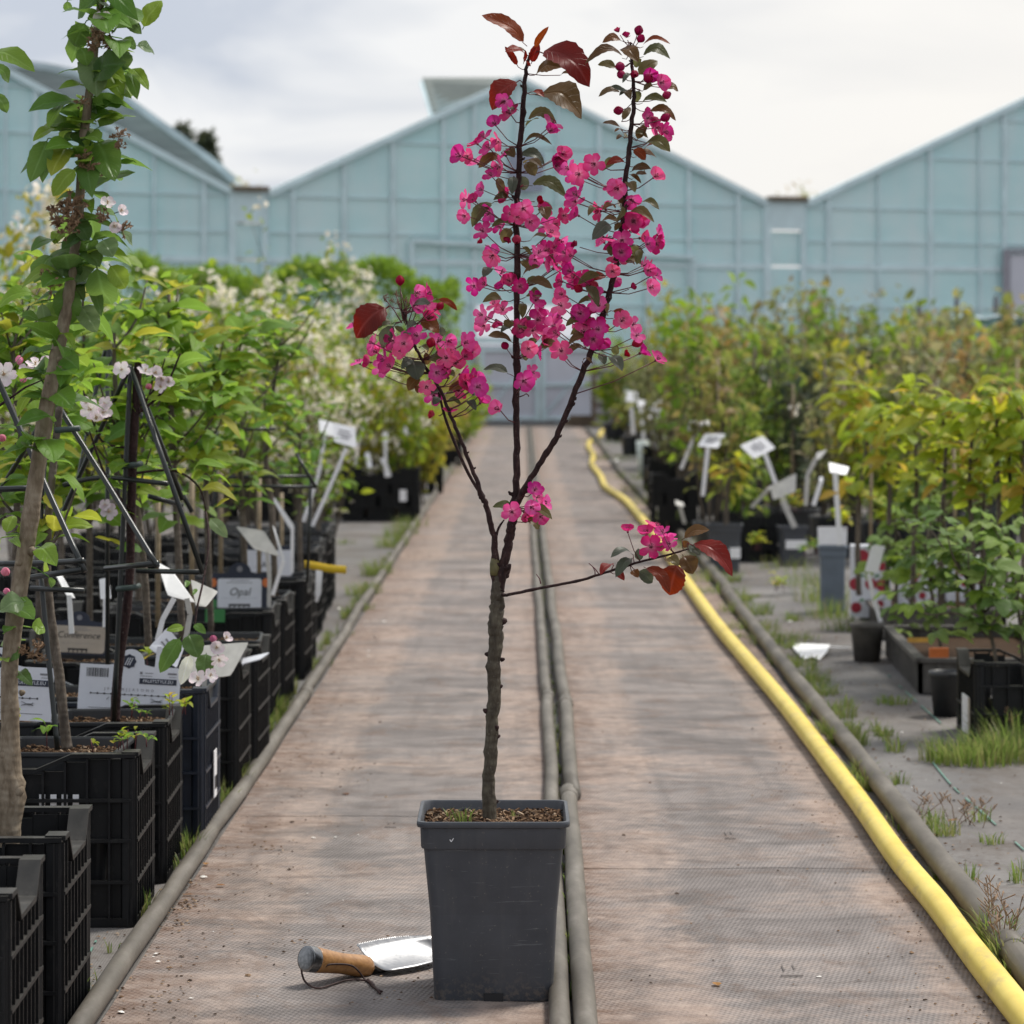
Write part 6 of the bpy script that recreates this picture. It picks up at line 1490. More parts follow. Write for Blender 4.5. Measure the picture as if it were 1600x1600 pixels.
tlabel('far white label before the greenhouse at left', [(682, 655), (690, 658), (688, 672), (680, 668)], 26, [(684, 672), (680, 695)], 'white', .02, .025, lines=False)
tlabel('white label strip hanging at the eleventh crate', [(494, 888), (504, 888), (501, 930), (492, 934)], 10.6, [(497, 930), (494, 940)], 'white', .01, lines=False)
tlabel('white label behind the left plant support', [(84, 892), (98, 900), (118, 935), (104, 930)], 7.3, [(108, 930), (112, 990)], 'white', .04, lines=False)
tlabel('upright white label between the two stems', [(155, 905), (170, 902), (174, 935), (157, 936)], 7.6, [(165, 935), (164, 980)], 'white', .02, lines=False)
# yellow tape
b = P(510, 888, 10.25); m = MB(); rib = catmull([P(x, y, D) - b for x, y, D in ((476, 882, 10.3), (495, 885, 10.27), (515, 889, 10.25), (541, 891, 10.22))], 4)
for a, c in zip(rib, rib[1:]): m.add([a + Vector((0, 0, -.012)), c + Vector((0, 0, -.012)), c + Vector((0, .004, .014)), a + Vector((0, .004, .014)), a + Vector((0, .003, -.012)), c + Vector((0, .003, -.012)), c + Vector((0, .007, .014)), a + Vector((0, .007, .014))], [(0, 1, 2, 3), (7, 6, 5, 4), (0, 4, 5, 1), (3, 2, 6, 7)])
o = m.build('yellow_tape', MAT['yellow_tape'], None, True, b); tag(o, 'strip of yellow tape sticking out over the crates toward the path', 'tape')

def arch_outline(w_, h, hump_w, hump_h, n=10):
    pts = [(-w_ / 2, 0), (w_ / 2, 0), (w_ / 2, h), (hump_w / 2 + .018, h)]
    for k in range(n + 1):
        a = math.pi * k / n; pts.append((hump_w / 2 * math.cos(a), h + .004 + hump_h * math.sin(a)))
    pts += [(-hump_w / 2 - .018, h), (-w_ / 2, h)]; return pts
def board(mb, pts, th=.002, y=0.0):
    n = len(pts); mb.add([(x, y, z) for x, z in pts] + [(x, y + th, z) for x, z in pts], [tuple(range(n)), tuple(reversed(range(n, 2 * n)))] + [(k, k + n, (k + 1) % n + n, (k + 1) % n) for k in range(n)])
def rect(mb, x0, x1, z0, z1, y=-.0012): mb.add([(x0, y, z0), (x1, y, z0), (x1, y, z1), (x0, y, z1)], [(0, 1, 2, 3)])
def text(key, mat, parent, x, z, y=-.0016, s=1):
    o = link('lettering', TXT[key], parent, (x, y, z), (math.pi / 2, 0, 0), (s, s, s))
    me = TXT[key]
    if not me.materials: me.materials.append(MAT[mat])
    return o
def rosette(mb, x, z, r, y=-.0012):
    n = 24; mb.add([(x + (r * (1 + .09 * math.cos(8 * 2 * math.pi * k / n))) * math.cos(2 * math.pi * k / n), y, z + (r * (1 + .09 * math.cos(8 * 2 * math.pi * k / n))) * math.sin(2 * math.pi * k / n)) for k in range(n)], [tuple(range(n))])
def fruit_card(loc, rz, ry, label):
    rt = thing('printed_card', label, 'card', loc, rz, 'printed white cards in the pots'); rt.rotation_euler = (math.radians(-8), ry, rz)
    w_, h = .228, .112
    m = MB(); board(m, arch_outline(w_, h, .062, .034)); bd = m.build('board', MAT['card'], rt)
    m = MB(); x = -.098; rq = random.Random(4)
    while x < -.048:
        d = rq.choice((.0009, .0016, .0024)); rect(m, x, x + d, .084, .104); x += d + rq.choice((.0011, .0018))
    m.build('barcode', MAT['ink'], bd)
    m = MB(); rosette(m, -.004, .122, .0155); m.build('rosette', MAT['navy'], bd)
    m = MB()
    for dx in (-.006, -.001, .004): m.add([(dx - .006 - .002, -.0022, .113), (dx - .006, -.0022, .113), (dx + .001, -.0022, .130), (dx - .001, -.0022, .130)], [(0, 1, 2, 3)])
    m.build('rosette_mark', MAT['card'], bd)
    m = MB(); rect(m, .022, .106, .0725, .0855); m.build('banner', MAT['navy'], bd)
    text('shop', 'card', bd, .064, .0790, -.0022, .82)
    m = MB(); rect(m, .022, .028, .094, .100); rect(m, .034, .052, .0965, .098); rect(m, .022, .05, .090, .0912); rect(m, .085, .105, .096, .100); rect(m, .088, .105, .090, .0912); m.build('small_print', MAT['ink_grey'], bd)
    text('months', 'ink_grey', bd, .0, .058, -.0012, .78)
    m = MB(); rect(m, -.086, .082, .0463, .0475)
    for k in range(12):
        x = -.086 + k * .0153; n = 10; r = .0022
        m.add([(x + r * math.cos(6.283 * q / n), -.0014, .047 + r * math.sin(6.283 * q / n)) for q in range(n)], [tuple(range(n))])
    rect(m, -.09, .095, .0145, .0153); m.build('calendar_line', MAT['ink'], bd)
    m = MB(); m.bar((.05, -.0016, .032), (.066, -.0016, .036), .0018, .0008); m.bar((.05, -.0016, .040), (.066, -.0016, .033), .0018, .0008); m.bar((.066, -.0016, .033), (.075, -.0016, .038), .0026, .0008); m.bar((.066, -.0016, .036), (.075, -.0016, .032), .0026, .0008)
    m.bar((-.05, -.0016, .034), (-.044, -.0016, .040), .0014, .0008); m.build('secateurs_icon', MAT['ink'], bd)
    return rt
bd_ = P(30, 585, 5.75); ab2 = thing('apple_spray', 'spray of open white and pink apple blossom at the left edge', 'branch', bd_)
MB().tube([P(-40, 680, 5.8) - bd_, P(-10, 640, 5.78) - bd_, P(40, 605, 5.76) - bd_, P(75, 590, 5.75) - bd_], [.003, .003, .002, .001], 6).build('stem', MAT['stem_dark'], ab2, True)
for (x, y, f, s, bd) in ((6, 585, (.1, -1, .1), .027, 0), (30, 565, (0, -.2, 1), .014, 1), (42, 582, (.3, -.7, .4), .02, 0), (55, 570, (.2, -.5, .8), .02, 0), (70, 570, (.5, -.8, .4), .022, 0), (36, 590, (.2, -.6, -.6), .014, 1), (3, 685, (.2, -.6, .2), .014, 1), (8, 895, (.2, -.6, .5), .016, 1), (10, 925, (.2, -.6, .5), .012, 1)):
    blossom(ab2, P(x, y, 5.72) - bd_, f, s, rt_, bd)
p = P(199, 1118, 6.80); fruit_card(p, .03, math.radians(3.2), 'white printed card with barcode and calendar standing in the fourth crate')
p = P(-6, 1124, 6.28); fruit_card(p, .02, math.radians(3), 'white printed card half hidden behind the pale trunk')
def name_card(label, loc, w_, h, frame_mat, body_mat, key, tmat, ry=0.0, fruit=None, tz=.55, ts=1.0):
    rt = thing('name_card', label, 'card', loc, 0, 'variety name cards'); rt.rotation_euler = (math.radians(-6), ry, 0)
    m = MB(); board(m, arch_outline(w_, h, w_ * .38, w_ * .16)); bd = m.build('board', MAT[frame_mat], rt)
    m = MB(); board(m, [(x, z + h * .06) for x, z in [(a, b + h * .4) for a, b in rrect(w_ * (.74 if fruit else .97), h * .8, .008, 3)]], .0012, -.0016); m.build('label_field', MAT[body_mat], bd)
    text(key, tmat, bd, 0, h * tz, -.0024, ts)
    m = MB(); rect(m, -w_ * .3, w_ * .3, h * .34, h * .345, -.0026); rect(m, -w_ * .22, w_ * .22, h * .74, h * .755, -.0026); rect(m, -w_ * .16, w_ * .16, h * .8, h * .815, -.0026); m.build('small_print', MAT['ink_grey'], bd)
    m = MB(); rect(m, -w_ * .18, w_ * .18, h * .14, h * .19, -.0026)
    for k in range(5): rect(m, -w_ * .17 + k * w_ * .08, -w_ * .15 + k * w_ * .08, h * .07, h * .14, -.0026)
    m.build('bench_icon', MAT['ink'], bd)
    m = MB(); rosette(m, 0, h + w_ * .07, w_ * .05); m.build('emblem', MAT['ink_grey'], bd)
    if fruit:
        for sx in (-1, 1):
            m = MB(); n = 12; m.add([(sx * w_ * .44 + w_ * .06 * math.cos(6.283 * q / n), -.0015, h * .75 + w_ * .075 * math.sin(6.283 * q / n)) for q in range(n)], [tuple(range(n))]); m.build('printed_apple', MAT['orange_print'], bd)
        m = MB(); rect(m, -w_ * .5, -w_ * .38, h * .02, h * .3, -.0016); m.build('printed_leaf', MAT['green_print'], bd)
    return rt
name_card('tan name card reading Conference behind the stems', P(121, 1023, 7.95), .145, .088, 'navy', 'card_tan', 'conf', 'ink', math.radians(2.5), None, .58)
name_card('navy name card reading Opal in the eighth crate', P(374, 955, 9.35), .185, .118, 'navy', 'card', 'opal', 'ink', 0, True, .5)
name_card('white name card reading JAM behind the beige label', P(416, 903, 10.7), .19, .115, 'navy', 'card', 'jam', 'ink', 0, None, .4)
m = MB(); m.box((0, 0, 0), (.06, .003, .04)); tag(m.build('green_tag', MAT['green_print'], None, False, P(336, 962, 9.2)), 'small green tag below the navy name card', 'tag')

# ================================================================== RIGHT BED
GR = 'plants and pots of the right bed'
rq_ = random.Random(55)
# low black crate with bramble at the right edge
cb = G(1525, 1166); crate(cb.x + .3, cb.y + .21, 'low black crate with bramble at the right edge', -.02, CPLOW, .6, .42, group='crates of the right bed')
m = MB(); m.box((0, 0, 0), (.003, .12, .11)); o = m.build('torn_label', MAT['white'], None, False, (cb.x - .005, cb.y + .17, .075)); tag(o, 'torn white paper label on the side of the low black crate', 'label')
m = MB(); m.box((-.001, 0, 0), (.003, .03, .11)); m.build('cardboard_edge', MAT['card_tan'], o, False, (0, -.075, 0))
# grey tray behind it and a dark pot between
def tray(label, c0, c1, d, h, z=0.0, mat='pot_brown'):
    """long low tray from c0 to c1 (near and far left corners), depth d to the right"""
    a, b = Vector(c0), Vector(c1); u = (b - a).normalized(); v = Vector((u.y, -u.x, 0)); Ln = (b - a).length
    rt = thing('tray', label, 'tray', a, 0, 'trays of the right bed')
    for (p, q, lab) in ((Vector((0, 0, 0)), u * Ln, 'long_side'), (v * d, v * d + u * Ln, 'long_side'), (Vector((0, 0, 0)), v * d, 'short_side'), (u * Ln, u * Ln + v * d, 'short_side')):
        m = MB(); m.bar(p + Vector((0, 0, h / 2)), q + Vector((0, 0, h / 2)), .008, h - .01); n = max(2, int((q - p).length / .06))
        for k in range(n + 1): c = p.lerp(q, k / n); m.bar(c + Vector((0, 0, .004)), c + Vector((0, 0, h - .01)), .014, .018)
        m.build(lab, MAT[mat], rt)
        m = MB(); m.bar(p + Vector((0, 0, h)), q + Vector((0, 0, h)), .035, .014); m.build('tray_rim', MAT[mat], rt)
    m = MB(); m.bar(v * d / 2 + Vector((0, 0, h * .6)), v * d / 2 + u * Ln + Vector((0, 0, h * .6)), d - .03, .02); m.build('soil', MAT['soil'], rt); return rt
tray('long grey tray with herbs behind the low black crate', G(1438, 1085), G(1387, 1028), .5, .115)
tray('second grey tray farther along the right bed', G(1372, 1000), G(1345, 968), .5, .12)
def round_pot(label, px, yb, wpx, hpx, mat, soil=True, lid=False):
    b = G(px, yb); b.y += wpx / 2 * b.y / F; s = b.y / F; r, h = wpx / 2 * s, hpx * s; rt = thing('round_pot', label, 'pot', b, 0, 'round pots of the right bed')
    m = MB(); m.lathe([(0, 0), (r * .74, 0), (r * .93, h * .86), (r * .95, h * .87), (r, h * .88), (r * 1.01, h), (r * .95, h), (r * .9, h * .85), (r * .8, h * .3)], 24); m.build('pot_body', MAT[mat], rt, True)
    m = MB(); m.lathe([(0, h * .86), (r * .5, h * .88), (r * .91, h * .86)], 16); m.build('soil', MAT['soil'], rt, True); return rt
round_pot('old brown round pot standing by the fallen white label', 1358, 1036, 55, 60, 'pot_brown')
round_pot('dark lidded round pot tucked behind the low black crate', 1484, 1122, 58, 70, 'pot_dark')
round_pot('blackish round pot near the far labels', 968, 690, 24, 36, 'pot_dark')
def sq_pot(label, px, yb, wpx, hpx, mat, sticker=None, D=None):
    b = G(px, yb); s = b.y / F; w_ = wpx * s; h = hpx * s; b.y += w_ / 2; rt = thing('square_pot', label, 'pot', b, rq_.uniform(-.1, .1), 'square pots of the right bed')
    pot_shell(w_, w_ * .82, h, h * .16, .006, w_ * .08).build('pot_body', MAT[mat], rt); soil_mesh(w_ * .9, h * .93, 3, 6).build('soil', MAT['soil'], rt, True)
    if sticker: m = MB(); m.box((w_ * sticker[0], -w_ * .49, h * sticker[1]), (w_ * sticker[2], .01, h * .22)); m.build('sticker', MAT['white'], rt)
    return rt
sq_pot('dark grey square pot with a white sticker left in the right bed', 1134, 896, 56, 76, 'pot', (.3, .42, .3))
sq_pot('dark grey square pot with a broad white sticker', 1240, 885, 44, 62, 'pot', (.05, .55, .75))
sq_pot('tall blue-grey square pot at the corner of the right bed', 1303, 958, 46, 104, 'pot_blue')
sq_pot('small dark square pot between the two stickered pots', 1185, 872, 44, 50, 'pot_dark')
# cartons printed with red fruit
def carton(label, x0, x1, y0, y1, D, seed):
    a, b = P(x0, y1, D), P(x1, y0, D); w_, h = b.x - a.x, b.z - a.z; rr = random.Random(seed); rt = thing('fruit_carton', label, 'carton', ((a.x + b.x) / 2, D, a.z), rr.uniform(-.1, .1), 'printed cartons')
    MB().box((0, .06, h / 2), (w_, .12, h)).build('box', MAT['card'], rt)
    for k in range(7):
        x, z, r = rr.uniform(-.4, .4) * w_, rr.uniform(.12, .9) * h, rr.uniform(.05, .1) * h; n = 14; m = MB(); m.add([(x + r * math.cos(6.283 * q / n), -.0015, z + r * math.sin(6.283 * q / n)) for q in range(n)], [tuple(range(n))]); m.build('printed_fruit', MAT['red_print'], rt)
        m = MB(); m.add([(x + r * .4, -.0022, z + r), (x + r * 1.6, -.0022, z + r * 1.3), (x + r, -.0022, z + r * 1.7)], [(0, 1, 2)]); m.build('printed_leaf', MAT['green_print'], rt)
    return rt
carton('white carton printed with red fruit behind the brown round pot', 1330, 1392, 853, 965, 12.4, 1)
carton('second fruit-printed carton behind the bramble', 1410, 1465, 870, 950, 12.6, 2)
carton('third fruit-printed carton at the right behind the leaves', 1480, 1530, 870, 940, 12.8, 3)
# low boxes of herbs
m = MB(); m.box((0, 0, 0), (.06, .01, .03)); tag(m.build('orange_tag', MAT['orange_print'], None, False, P(1467, 1020, 9.35)), 'orange plant tag above the tray behind the low crate', 'tag')
m = MB(); m.box((0, 0, 0), (.08, .01, .015)); tag(m.build('orange_tag', m_plain('amber_print', (.5, .27, .04), .5), None, False, P(1437, 1000, 10.0)), 'amber plant tag lying on the grey tray', 'tag')
# far crates
for (px, yb, wpx, hs, lab) in ((1062, 842, 84, 1.15, 'black crate at the front corner of the far right bed'), (1045, 800, 60, 1.1, 'black crate behind the corner crate on the right'), (1180, 880, 110, .8, 'black crate behind the stickered pots'), (1030, 768, 46, 1.1, 'far black crate in the right bed')):
    b = G(px, yb); s = wpx * b.y / F / CW; o = crate(b.x, b.y + .2, lab, .05, CPARTS, group='far crates of the right bed'); o.scale = (s, s, hs)
# T labels
tlabel('white T label above the corner crate, rear', [(1078, 656), (1110, 657), (1104, 676), (1074, 672)], 16.6, [(1087, 676), (1064, 733)], 'white', .08, .02)
tlabel('white T label in the middle of the group of three', [(1102, 677), (1134, 678), (1122, 700), (1090, 697)], 16.4, [(1106, 700), (1098, 775)], 'white', .08, .022)
tlabel('large tilted white T label right of the group', [(1192, 681), (1212, 700), (1178, 717), (1156, 696)], 15.5, [(1195, 708), (1212, 755)], 'white', .08, .022)
tlabel('grey back of a label crossing the large tilted one', [(1203, 760), (1244, 739), (1243, 768), (1208, 781)], 15.8, [(1222, 776), (1231, 800), (1242, 824)], 'offwhite', .05, .03, lines=False)
tlabel('thin white label pointing down left of the crossed labels', [(1196, 765), (1206, 757), (1208, 760), (1198, 768)], 15.9, [(1200, 765), (1174, 793)], 'offwhite', .03, .02, lines=False)
tlabel('tall white T label before the yellow-leaved cherries', [(1295, 722), (1327, 730), (1322, 742), (1297, 738)], 13.2, [(1305, 738), (1312, 852)], 'white', .05, .022, lines=False)
tlabel('bent pale label left of the tall T label', [(1276, 707), (1292, 702), (1284, 714), (1273, 722)], 13.8, [(1275, 716), (1262, 742), (1259, 790)], 'offwhite', .04, .02, lines=False)
tlabel('thin white strip label beside the bent one', [(1280, 745), (1286, 745), (1286, 755), (1280, 755)], 13.7, [(1283, 752), (1271, 790)], 'white', .02, .02, lines=False)
tlabel('leaning white label stuck in the brown round pot', [(1362, 852), (1383, 853), (1372, 895), (1351, 893)], 11.2, [(1357, 896), (1364, 930), (1376, 972)], 'white', .02, .016, lines=False)
tlabel('white square label behind the tall blue-grey pot', [(1277, 823), (1324, 823), (1323, 852), (1279, 852)], 13.75, [(1300, 852), (1300, 862)], 'white', .0, .02, lines=False)
tlabel('short white label fallen over in the right bed', [(1055, 781), (1068, 786), (1068, 792), (1056, 788)], 18, [(1062, 790), (1070, 818)], 'offwhite', .03, .02, lines=False)
# cluster of white labels and sleeves near the greenhouse
for k, (x0, y0, x1, y1, D) in enumerate(((976, 610, 996, 628, 29), (996, 624, 1008, 638, 28.5), (1000, 636, 1040, 654, 27), (1020, 622, 1034, 634, 29), (1040, 612, 1046, 622, 30))):
    tlabel('%s white label of the cluster beside the far right bed' % ('leftmost', 'second', 'widest', 'small upper', 'rightmost')[k], [(x0, y0), (x1, y0 + 2), (x1 - 1, y1), (x0 + 1, y1 - 1)], D, [((x0 + x1) / 2, y1), ((x0 + x1) / 2 + 4, y1 + 50)], 'white', .06, .035, lines=False)
MAT['sleeve'] = m_plain('pale_green_sleeve', (.55, .62, .58), .3, 0, .2, 6)
for (px, y0, y1, w_, D, lab) in ((1004, 655, 712, 17, 28, 'pale plastic plant sleeve left of the far crates'), (1020, 685, 724, 16, 26, 'second pale plant sleeve beside the far crates')):
    b = P(px, y1, D); b.z = 0; s = D / F; h = (y1 - y0) * s; rt = thing('plant_sleeve', lab, 'sleeve', b, 0, 'plant sleeves'); m = MB(); m.lathe([(0, 0), (w_ * .38 * s, 0), (w_ * .62 * s, h), (w_ * .58 * s, h), (w_ * .34 * s, .02)], 14); m.build('sleeve', MAT['sleeve'], rt, True)
# fallen label on the ground
cs = [G(1236, 1008, .01), G(1297, 1007, .012), G(1280, 1031, .006), G(1256, 1030, .006)]
b = sum(cs, Vector()) / 4; rt = thing('fallen_label', 'crumpled white label lying on the ground cloth right of the hose', 'label', b)
m = MB(); P1 = [q - b for q in (cs[0], G(1250, 1005, .014), G(1268, 1007, .008), cs[1], G(1292, 1018, .02), cs[2], G(1270, 1026, .012), cs[3], G(1246, 1020, .012))]; vs, fs = quad_slab(P1); m.add(vs, fs); m.build('label_plate', MAT['white'], rt)
m = MB(); m.bar(G(1296, 1011, .01) - b, G(1328, 1012, .01) - b, .012, .004); m.build('label_stem', MAT['white'], rt)
for (px, py, lab) in ((958, 722, 'white paper scrap on the soil near the far hose'), (979, 708, 'small white scrap beside the far crates')):
    g_ = G(px, py, .01); m = MB(); m.add([(-.05, -.12, 0), (.03, -.2, .01), (.06, .1, .03), (-.02, .2, .01)], [(0, 1, 2, 3)]); o = m.build('paper_scrap', MAT['white'], None, False, g_); so = o.modifiers.new('t', 'SOLIDIFY'); so.thickness = .004; tag(o, lab, 'scrap')

# ---- yellow-leaved young cherries
CH = [
 ('leftmost yellow-leaved cherry with an orange tip', [(1342, 930), (1340, 850), (1345, 760), (1355, 690), (1350, 630)], 12.2, 70, .085),
 ('yellow-leaved cherry above the fruit cartons', [(1385, 930), (1388, 850), (1390, 760), (1385, 690), (1375, 645)], 11.6, 70, .085),
 ('yellow cherry with bare lower cane in the middle', [(1425, 950), (1428, 850), (1432, 760), (1430, 690), (1425, 650)], 11.0, 75, .085),
 ('yellow cherry behind the dark cane', [(1472, 960), (1470, 850), (1475, 760), (1478, 690), (1470, 640)], 10.7, 80, .088),
 ('tallest yellow cherry with an orange top leaf', [(1520, 980), (1520, 860), (1515, 760), (1518, 680), (1512, 620)], 10.3, 85, .088),
 ('yellow cherry second from the right edge', [(1560, 990), (1562, 860), (1560, 760), (1558, 690), (1556, 640)], 10.1, 80, .085),
 ('yellow cherry cut off by the right edge', [(1600, 990), (1600, 860), (1602, 760), (1600, 690), (1596, 635)], 9.9, 80, .085),
 ('pale yellow cherry in the back row at right', [(1450, 920), (1452, 830), (1450, 750), (1448, 690), (1450, 665)], 12.8, 70, .08),
 ('pale yellow cherry in the back row near the edge', [(1540, 920), (1540, 830), (1538, 750), (1540, 690), (1540, 655)], 12.4, 70, .08),
 ('small yellow sapling in the left square pot', [(1134, 825), (1135, 790), (1137, 765), (1140, 745), (1142, 720)], 15.75, 34, .08),
]
for lab, st, D, nl, ls in CH:
    near_tree(lab, st, D, [4.5, 4, 3.5, 3, 2], 'grey_bark', 'leaf_cherry', int(nl * .85), ls * 1.45, rq_, group='young cherries with yellow leaves', auto_br=5, brl=.14, leaf_from=.45, spread=.025, up=(-.5, .4))
for (px, y0, y1, D, mt, lab) in ((1471, 690, 900, 10.9, 'bamboo', 'cane tied to the middle cherry'), (1497, 700, 960, 10.6, 'bamboo', 'slightly leaning cane right of the middle cherry'), (1548, 700, 930, 10.2, 'stake', 'dark thin cane among the cherries'), (1585, 690, 950, 10.0, 'stake', 'dark cane near the right edge'), (1360, 690, 900, 12.1, 'bamboo', 'short cane by the leftmost cherry'), (1532, 700, 950, 10.4, 'grey_bark', 'brown cane behind the tallest cherry')):
    b = P(px, y1, D); rt = thing('cane', lab, 'cane', b, 0, 'canes in the right bed'); MB().tube([(0, 0, 0), (rq_.uniform(-.02, .02), 0, (y1 - y0) * D / F)], .007, 7).build('cane', MAT[mt], rt, True)
# ---- brambles and currants below them
BR = [
 ('bramble spilling over the low black crate', [(1560, 1060), (1550, 1000), (1530, 950), (1510, 900), (1490, 870)], 8.95, 62, .075, ((((1550, 1000), (1500, 960), (1450, 960), (1425, 940)), 2.5), (((1545, 980), (1590, 930), (1600, 880)), 2.5))),
 ('bramble reaching to the right edge over the low crate', [(1600, 1060), (1596, 1000), (1590, 940), (1585, 890), (1580, 850)], 9.1, 50, .075, ()),
 ('bramble with hairy pale leaves above the grey tray', [(1470, 1010), (1462, 960), (1455, 920), (1450, 880), (1445, 850)], 10.2, 50, .075, ((((1460, 970), (1430, 950), (1415, 930)), 2.2),)),
 ('currant bush between the fruit cartons', [(1400, 970), (1400, 930), (1402, 890), (1400, 850), (1398, 810)], 11.6, 60, .06, ()),
 ('pale green currant left of the brambles', [(1425, 960), (1425, 900), (1430, 850), (1425, 800), (1428, 760)], 11.2, 70, .06, ()),
 ('currant bush under the tallest cherry', [(1510, 960), (1512, 900), (1510, 850), (1515, 800), (1512, 770)], 10.8, 70, .06, ()),
 ('currant bush at the right edge under the cherries', [(1570, 950), (1572, 890), (1570, 850), (1575, 800), (1572, 760)], 10.6, 70, .06, ()),
]
for lab, st, D, nl, ls, br in BR:
    near_tree(lab, st, D, [3, 3, 2.5, 2, 1.5], 'grey_bark', 'leaf_bramble', nl, ls * 1.3, rq_, branches=br, group='brambles and currants at right', name='bramble', auto_br=7, brl=.2, leaf_from=.2, spread=.03, up=(-.4, .5))
for (px, py, D, n, s, key, lab) in ((1180, 860, 15.3, 8, .07, 'leaf_cherry', 'low orange-tinged plant between the square pots'), (1218, 935, 14.2, 6, .06, 'leaf_cherry', 'creeping orange plant on the ground by the tall pot'), (1265, 870, 14.4, 8, .07, 'leaf_bright', 'small green plant beside the tall blue-grey pot'), (1245, 800, 15, 8, .07, 'leaf_cherry', 'orange-leaved plant behind the crossed labels'), (1320, 830, 13.3, 8, .07, 'leaf_cherry', 'orange plant behind the white square label'), (1380, 830, 12.8, 6, .06, 'leaf_cherry', 'small orange plant behind the carton'), (1160, 790, 16.4, 8, .07, 'leaf_bright', 'green plant behind the stickered pots'), (1112, 735, 18.5, 8, .08, 'leaf_cherry', 'bright yellow plant beside the T labels'), (1085, 730, 19, 6, .08, 'leaf_bright', 'lime plant behind the corner crate')):
    b = P(px, py, D); b.z = max(b.z, 0.02); o = seedling(b, n, s, rq_, key, lab); o['group'] = 'low plants of the right bed'
# ---- the mass of potted shrubs behind
FR = []
cols = ['fol_olive', 'fol_green', 'fol_grey', 'fol_lime', 'fol_olive', 'fol_hedge', 'fol_green', 'fol_dark', 'fol_yellow', 'fol_grey', 'fol_rust']
adj = {'fol_olive': 'olive', 'fol_green': 'green', 'fol_grey': 'grey-green', 'fol_yellow': 'yellowish', 'fol_lime': 'lime green', 'fol_hedge': 'fresh green', 'fol_dark': 'dark green', 'fol_rust': 'rust-tinged'}
k = 0
for (row, D, px0, px1, step, yt, jt) in (('front', 17.5, 1110, 1640, 46, 575, 35), ('second', 21, 1060, 1640, 44, 545, 30), ('third', 25, 1035, 1640, 44, 525, 30), ('fourth', 29.5, 1020, 1640, 42, 510, 28), ('fifth', 34, 985, 1640, 42, 505, 26), ('last', 39.5, 965, 1640, 44, 510, 24)):
    px = px0; j = 0
    while px < px1:
        y = yt + rq_.uniform(-jt * 1.2, jt * 2.2) * (.6 if px > 1440 else 1); Dj = D + rq_.uniform(-1, 1)
        if row == 'front': y += 30 if px > 1300 else 0
        if px < 1060: y = max(y, 560)
        x_, D_, h = lb(px + rq_.uniform(-9, 9), Dj, y); mat = cols[(k * 5 + j) % len(cols)]
        if px > 1560 and rq_.random() < .5: mat = 'fol_green'
        bush('%s potted shrub, %s from the path in the %s row at right' % (adj[mat], ORD[j].replace('nearest', 'first'), row), x_, D_, h, .1 * D / 17 + .03, 8, int(200 * rq_.uniform(.6, 1.4)), mat, .10 * (D / 17) ** .6, rq_, 0, 10 if rq_.random() < .12 else 0, 'potted shrubs of the right bed', .36, jit=.045 * (D / 17) ** .5, fsize=.04)
        px += step; j += 1; k += 1
# taller slim sprigs rising above
for (px, yt, D, lab) in ((1090, 480, 28, 'slim sprig left of the yellow tulips'), (1105, 485, 27, 'slim sprig above the T labels'), (1222, 455, 27, 'tallest slim sprig against the greenhouse'), (1210, 485, 26, 'slim sprig below the tallest one'), (1240, 490, 25, 'slim leafy sprig right of the tallest one'), (1330, 480, 26, 'forked sprig in the middle right'), (1345, 492, 27, 'second forked sprig in the middle right'), (1385, 492, 26, 'slim sprig before the wooden posts'), (1030, 490, 33, 'thin sprig right of the branch with pink flowers'), (1440, 500, 30, 'leafy column before the left wooden post'), (1010, 495, 34, 'thin sprig nearest the greenhouse door')):
    x, y, h = lb(px, D, yt); bush(lab, x, y, h, .12, 4, 110, 'fol_olive', .075, rq_, 0, 0, 'slim sprigs above the right bed', .55, jit=.05)
for k, (px, y0, y1, D) in enumerate(((1128, 560, 700, 20), (1172, 540, 720, 22), (1196, 590, 740, 19), (1234, 545, 720, 21), (1238, 600, 760, 18), (1290, 560, 720, 20), (1312, 590, 760, 17), (1345, 575, 700, 21), (1072, 560, 690, 24), (1150, 500, 640, 28), (1262, 505, 640, 27), (1310, 510, 640, 26), (1408, 520, 640, 26), (1462, 520, 640, 24), (1420, 590, 700, 18), (1500, 540, 660, 22), (1590, 560, 660, 20), (1217, 600, 750, 18.4))):
    b = P(px, y1, D); rt = thing('cane', '%s upright cane among the shrubs behind, %s from the path' % (('pale', 'grey')[k % 2], ORD[k].replace('nearest', 'first')), 'cane', (b.x, b.y, 0), 0, 'canes in the back shrubs'); MB().tube([(0, 0, 0), (rq_.uniform(-.04, .04), 0, CAMH + (HZ - y0) * D / F)], .0095, 6).build('cane', MAT[('bamboo', 'grey_bark')[k % 2]], rt, True)
# yellow tulips above the shrubs
for k, (px, py) in enumerate(((1049, 518), (1059, 511), (1073, 513), (1078, 520), (1087, 513), (1097, 520))):
    D = 30; x, y, h = lb(px, D, py); rt = thing('tulip', 'pale yellow tulip, %s from the left, above the right bed' % ORD[k].replace('nearest', 'first'), 'flower', (x, y, 0), 0, 'yellow tulips'); MB().tube([(0, 0, 0), (0, 0, h - .03)], .008, 6).build('stem', MAT['tie'], rt, True)
    o = link('flower_head', FM[3], rt, (0, 0, h - .03), (0, 0, k), (.055, .055, .055)); me = o.data.copy(); me.materials[0] = MAT.setdefault('tulip', m_petal('petal_tulip', (.75, .68, .25), (.8, .75, .4), (.7, .7, .3), .3)); o.data = me
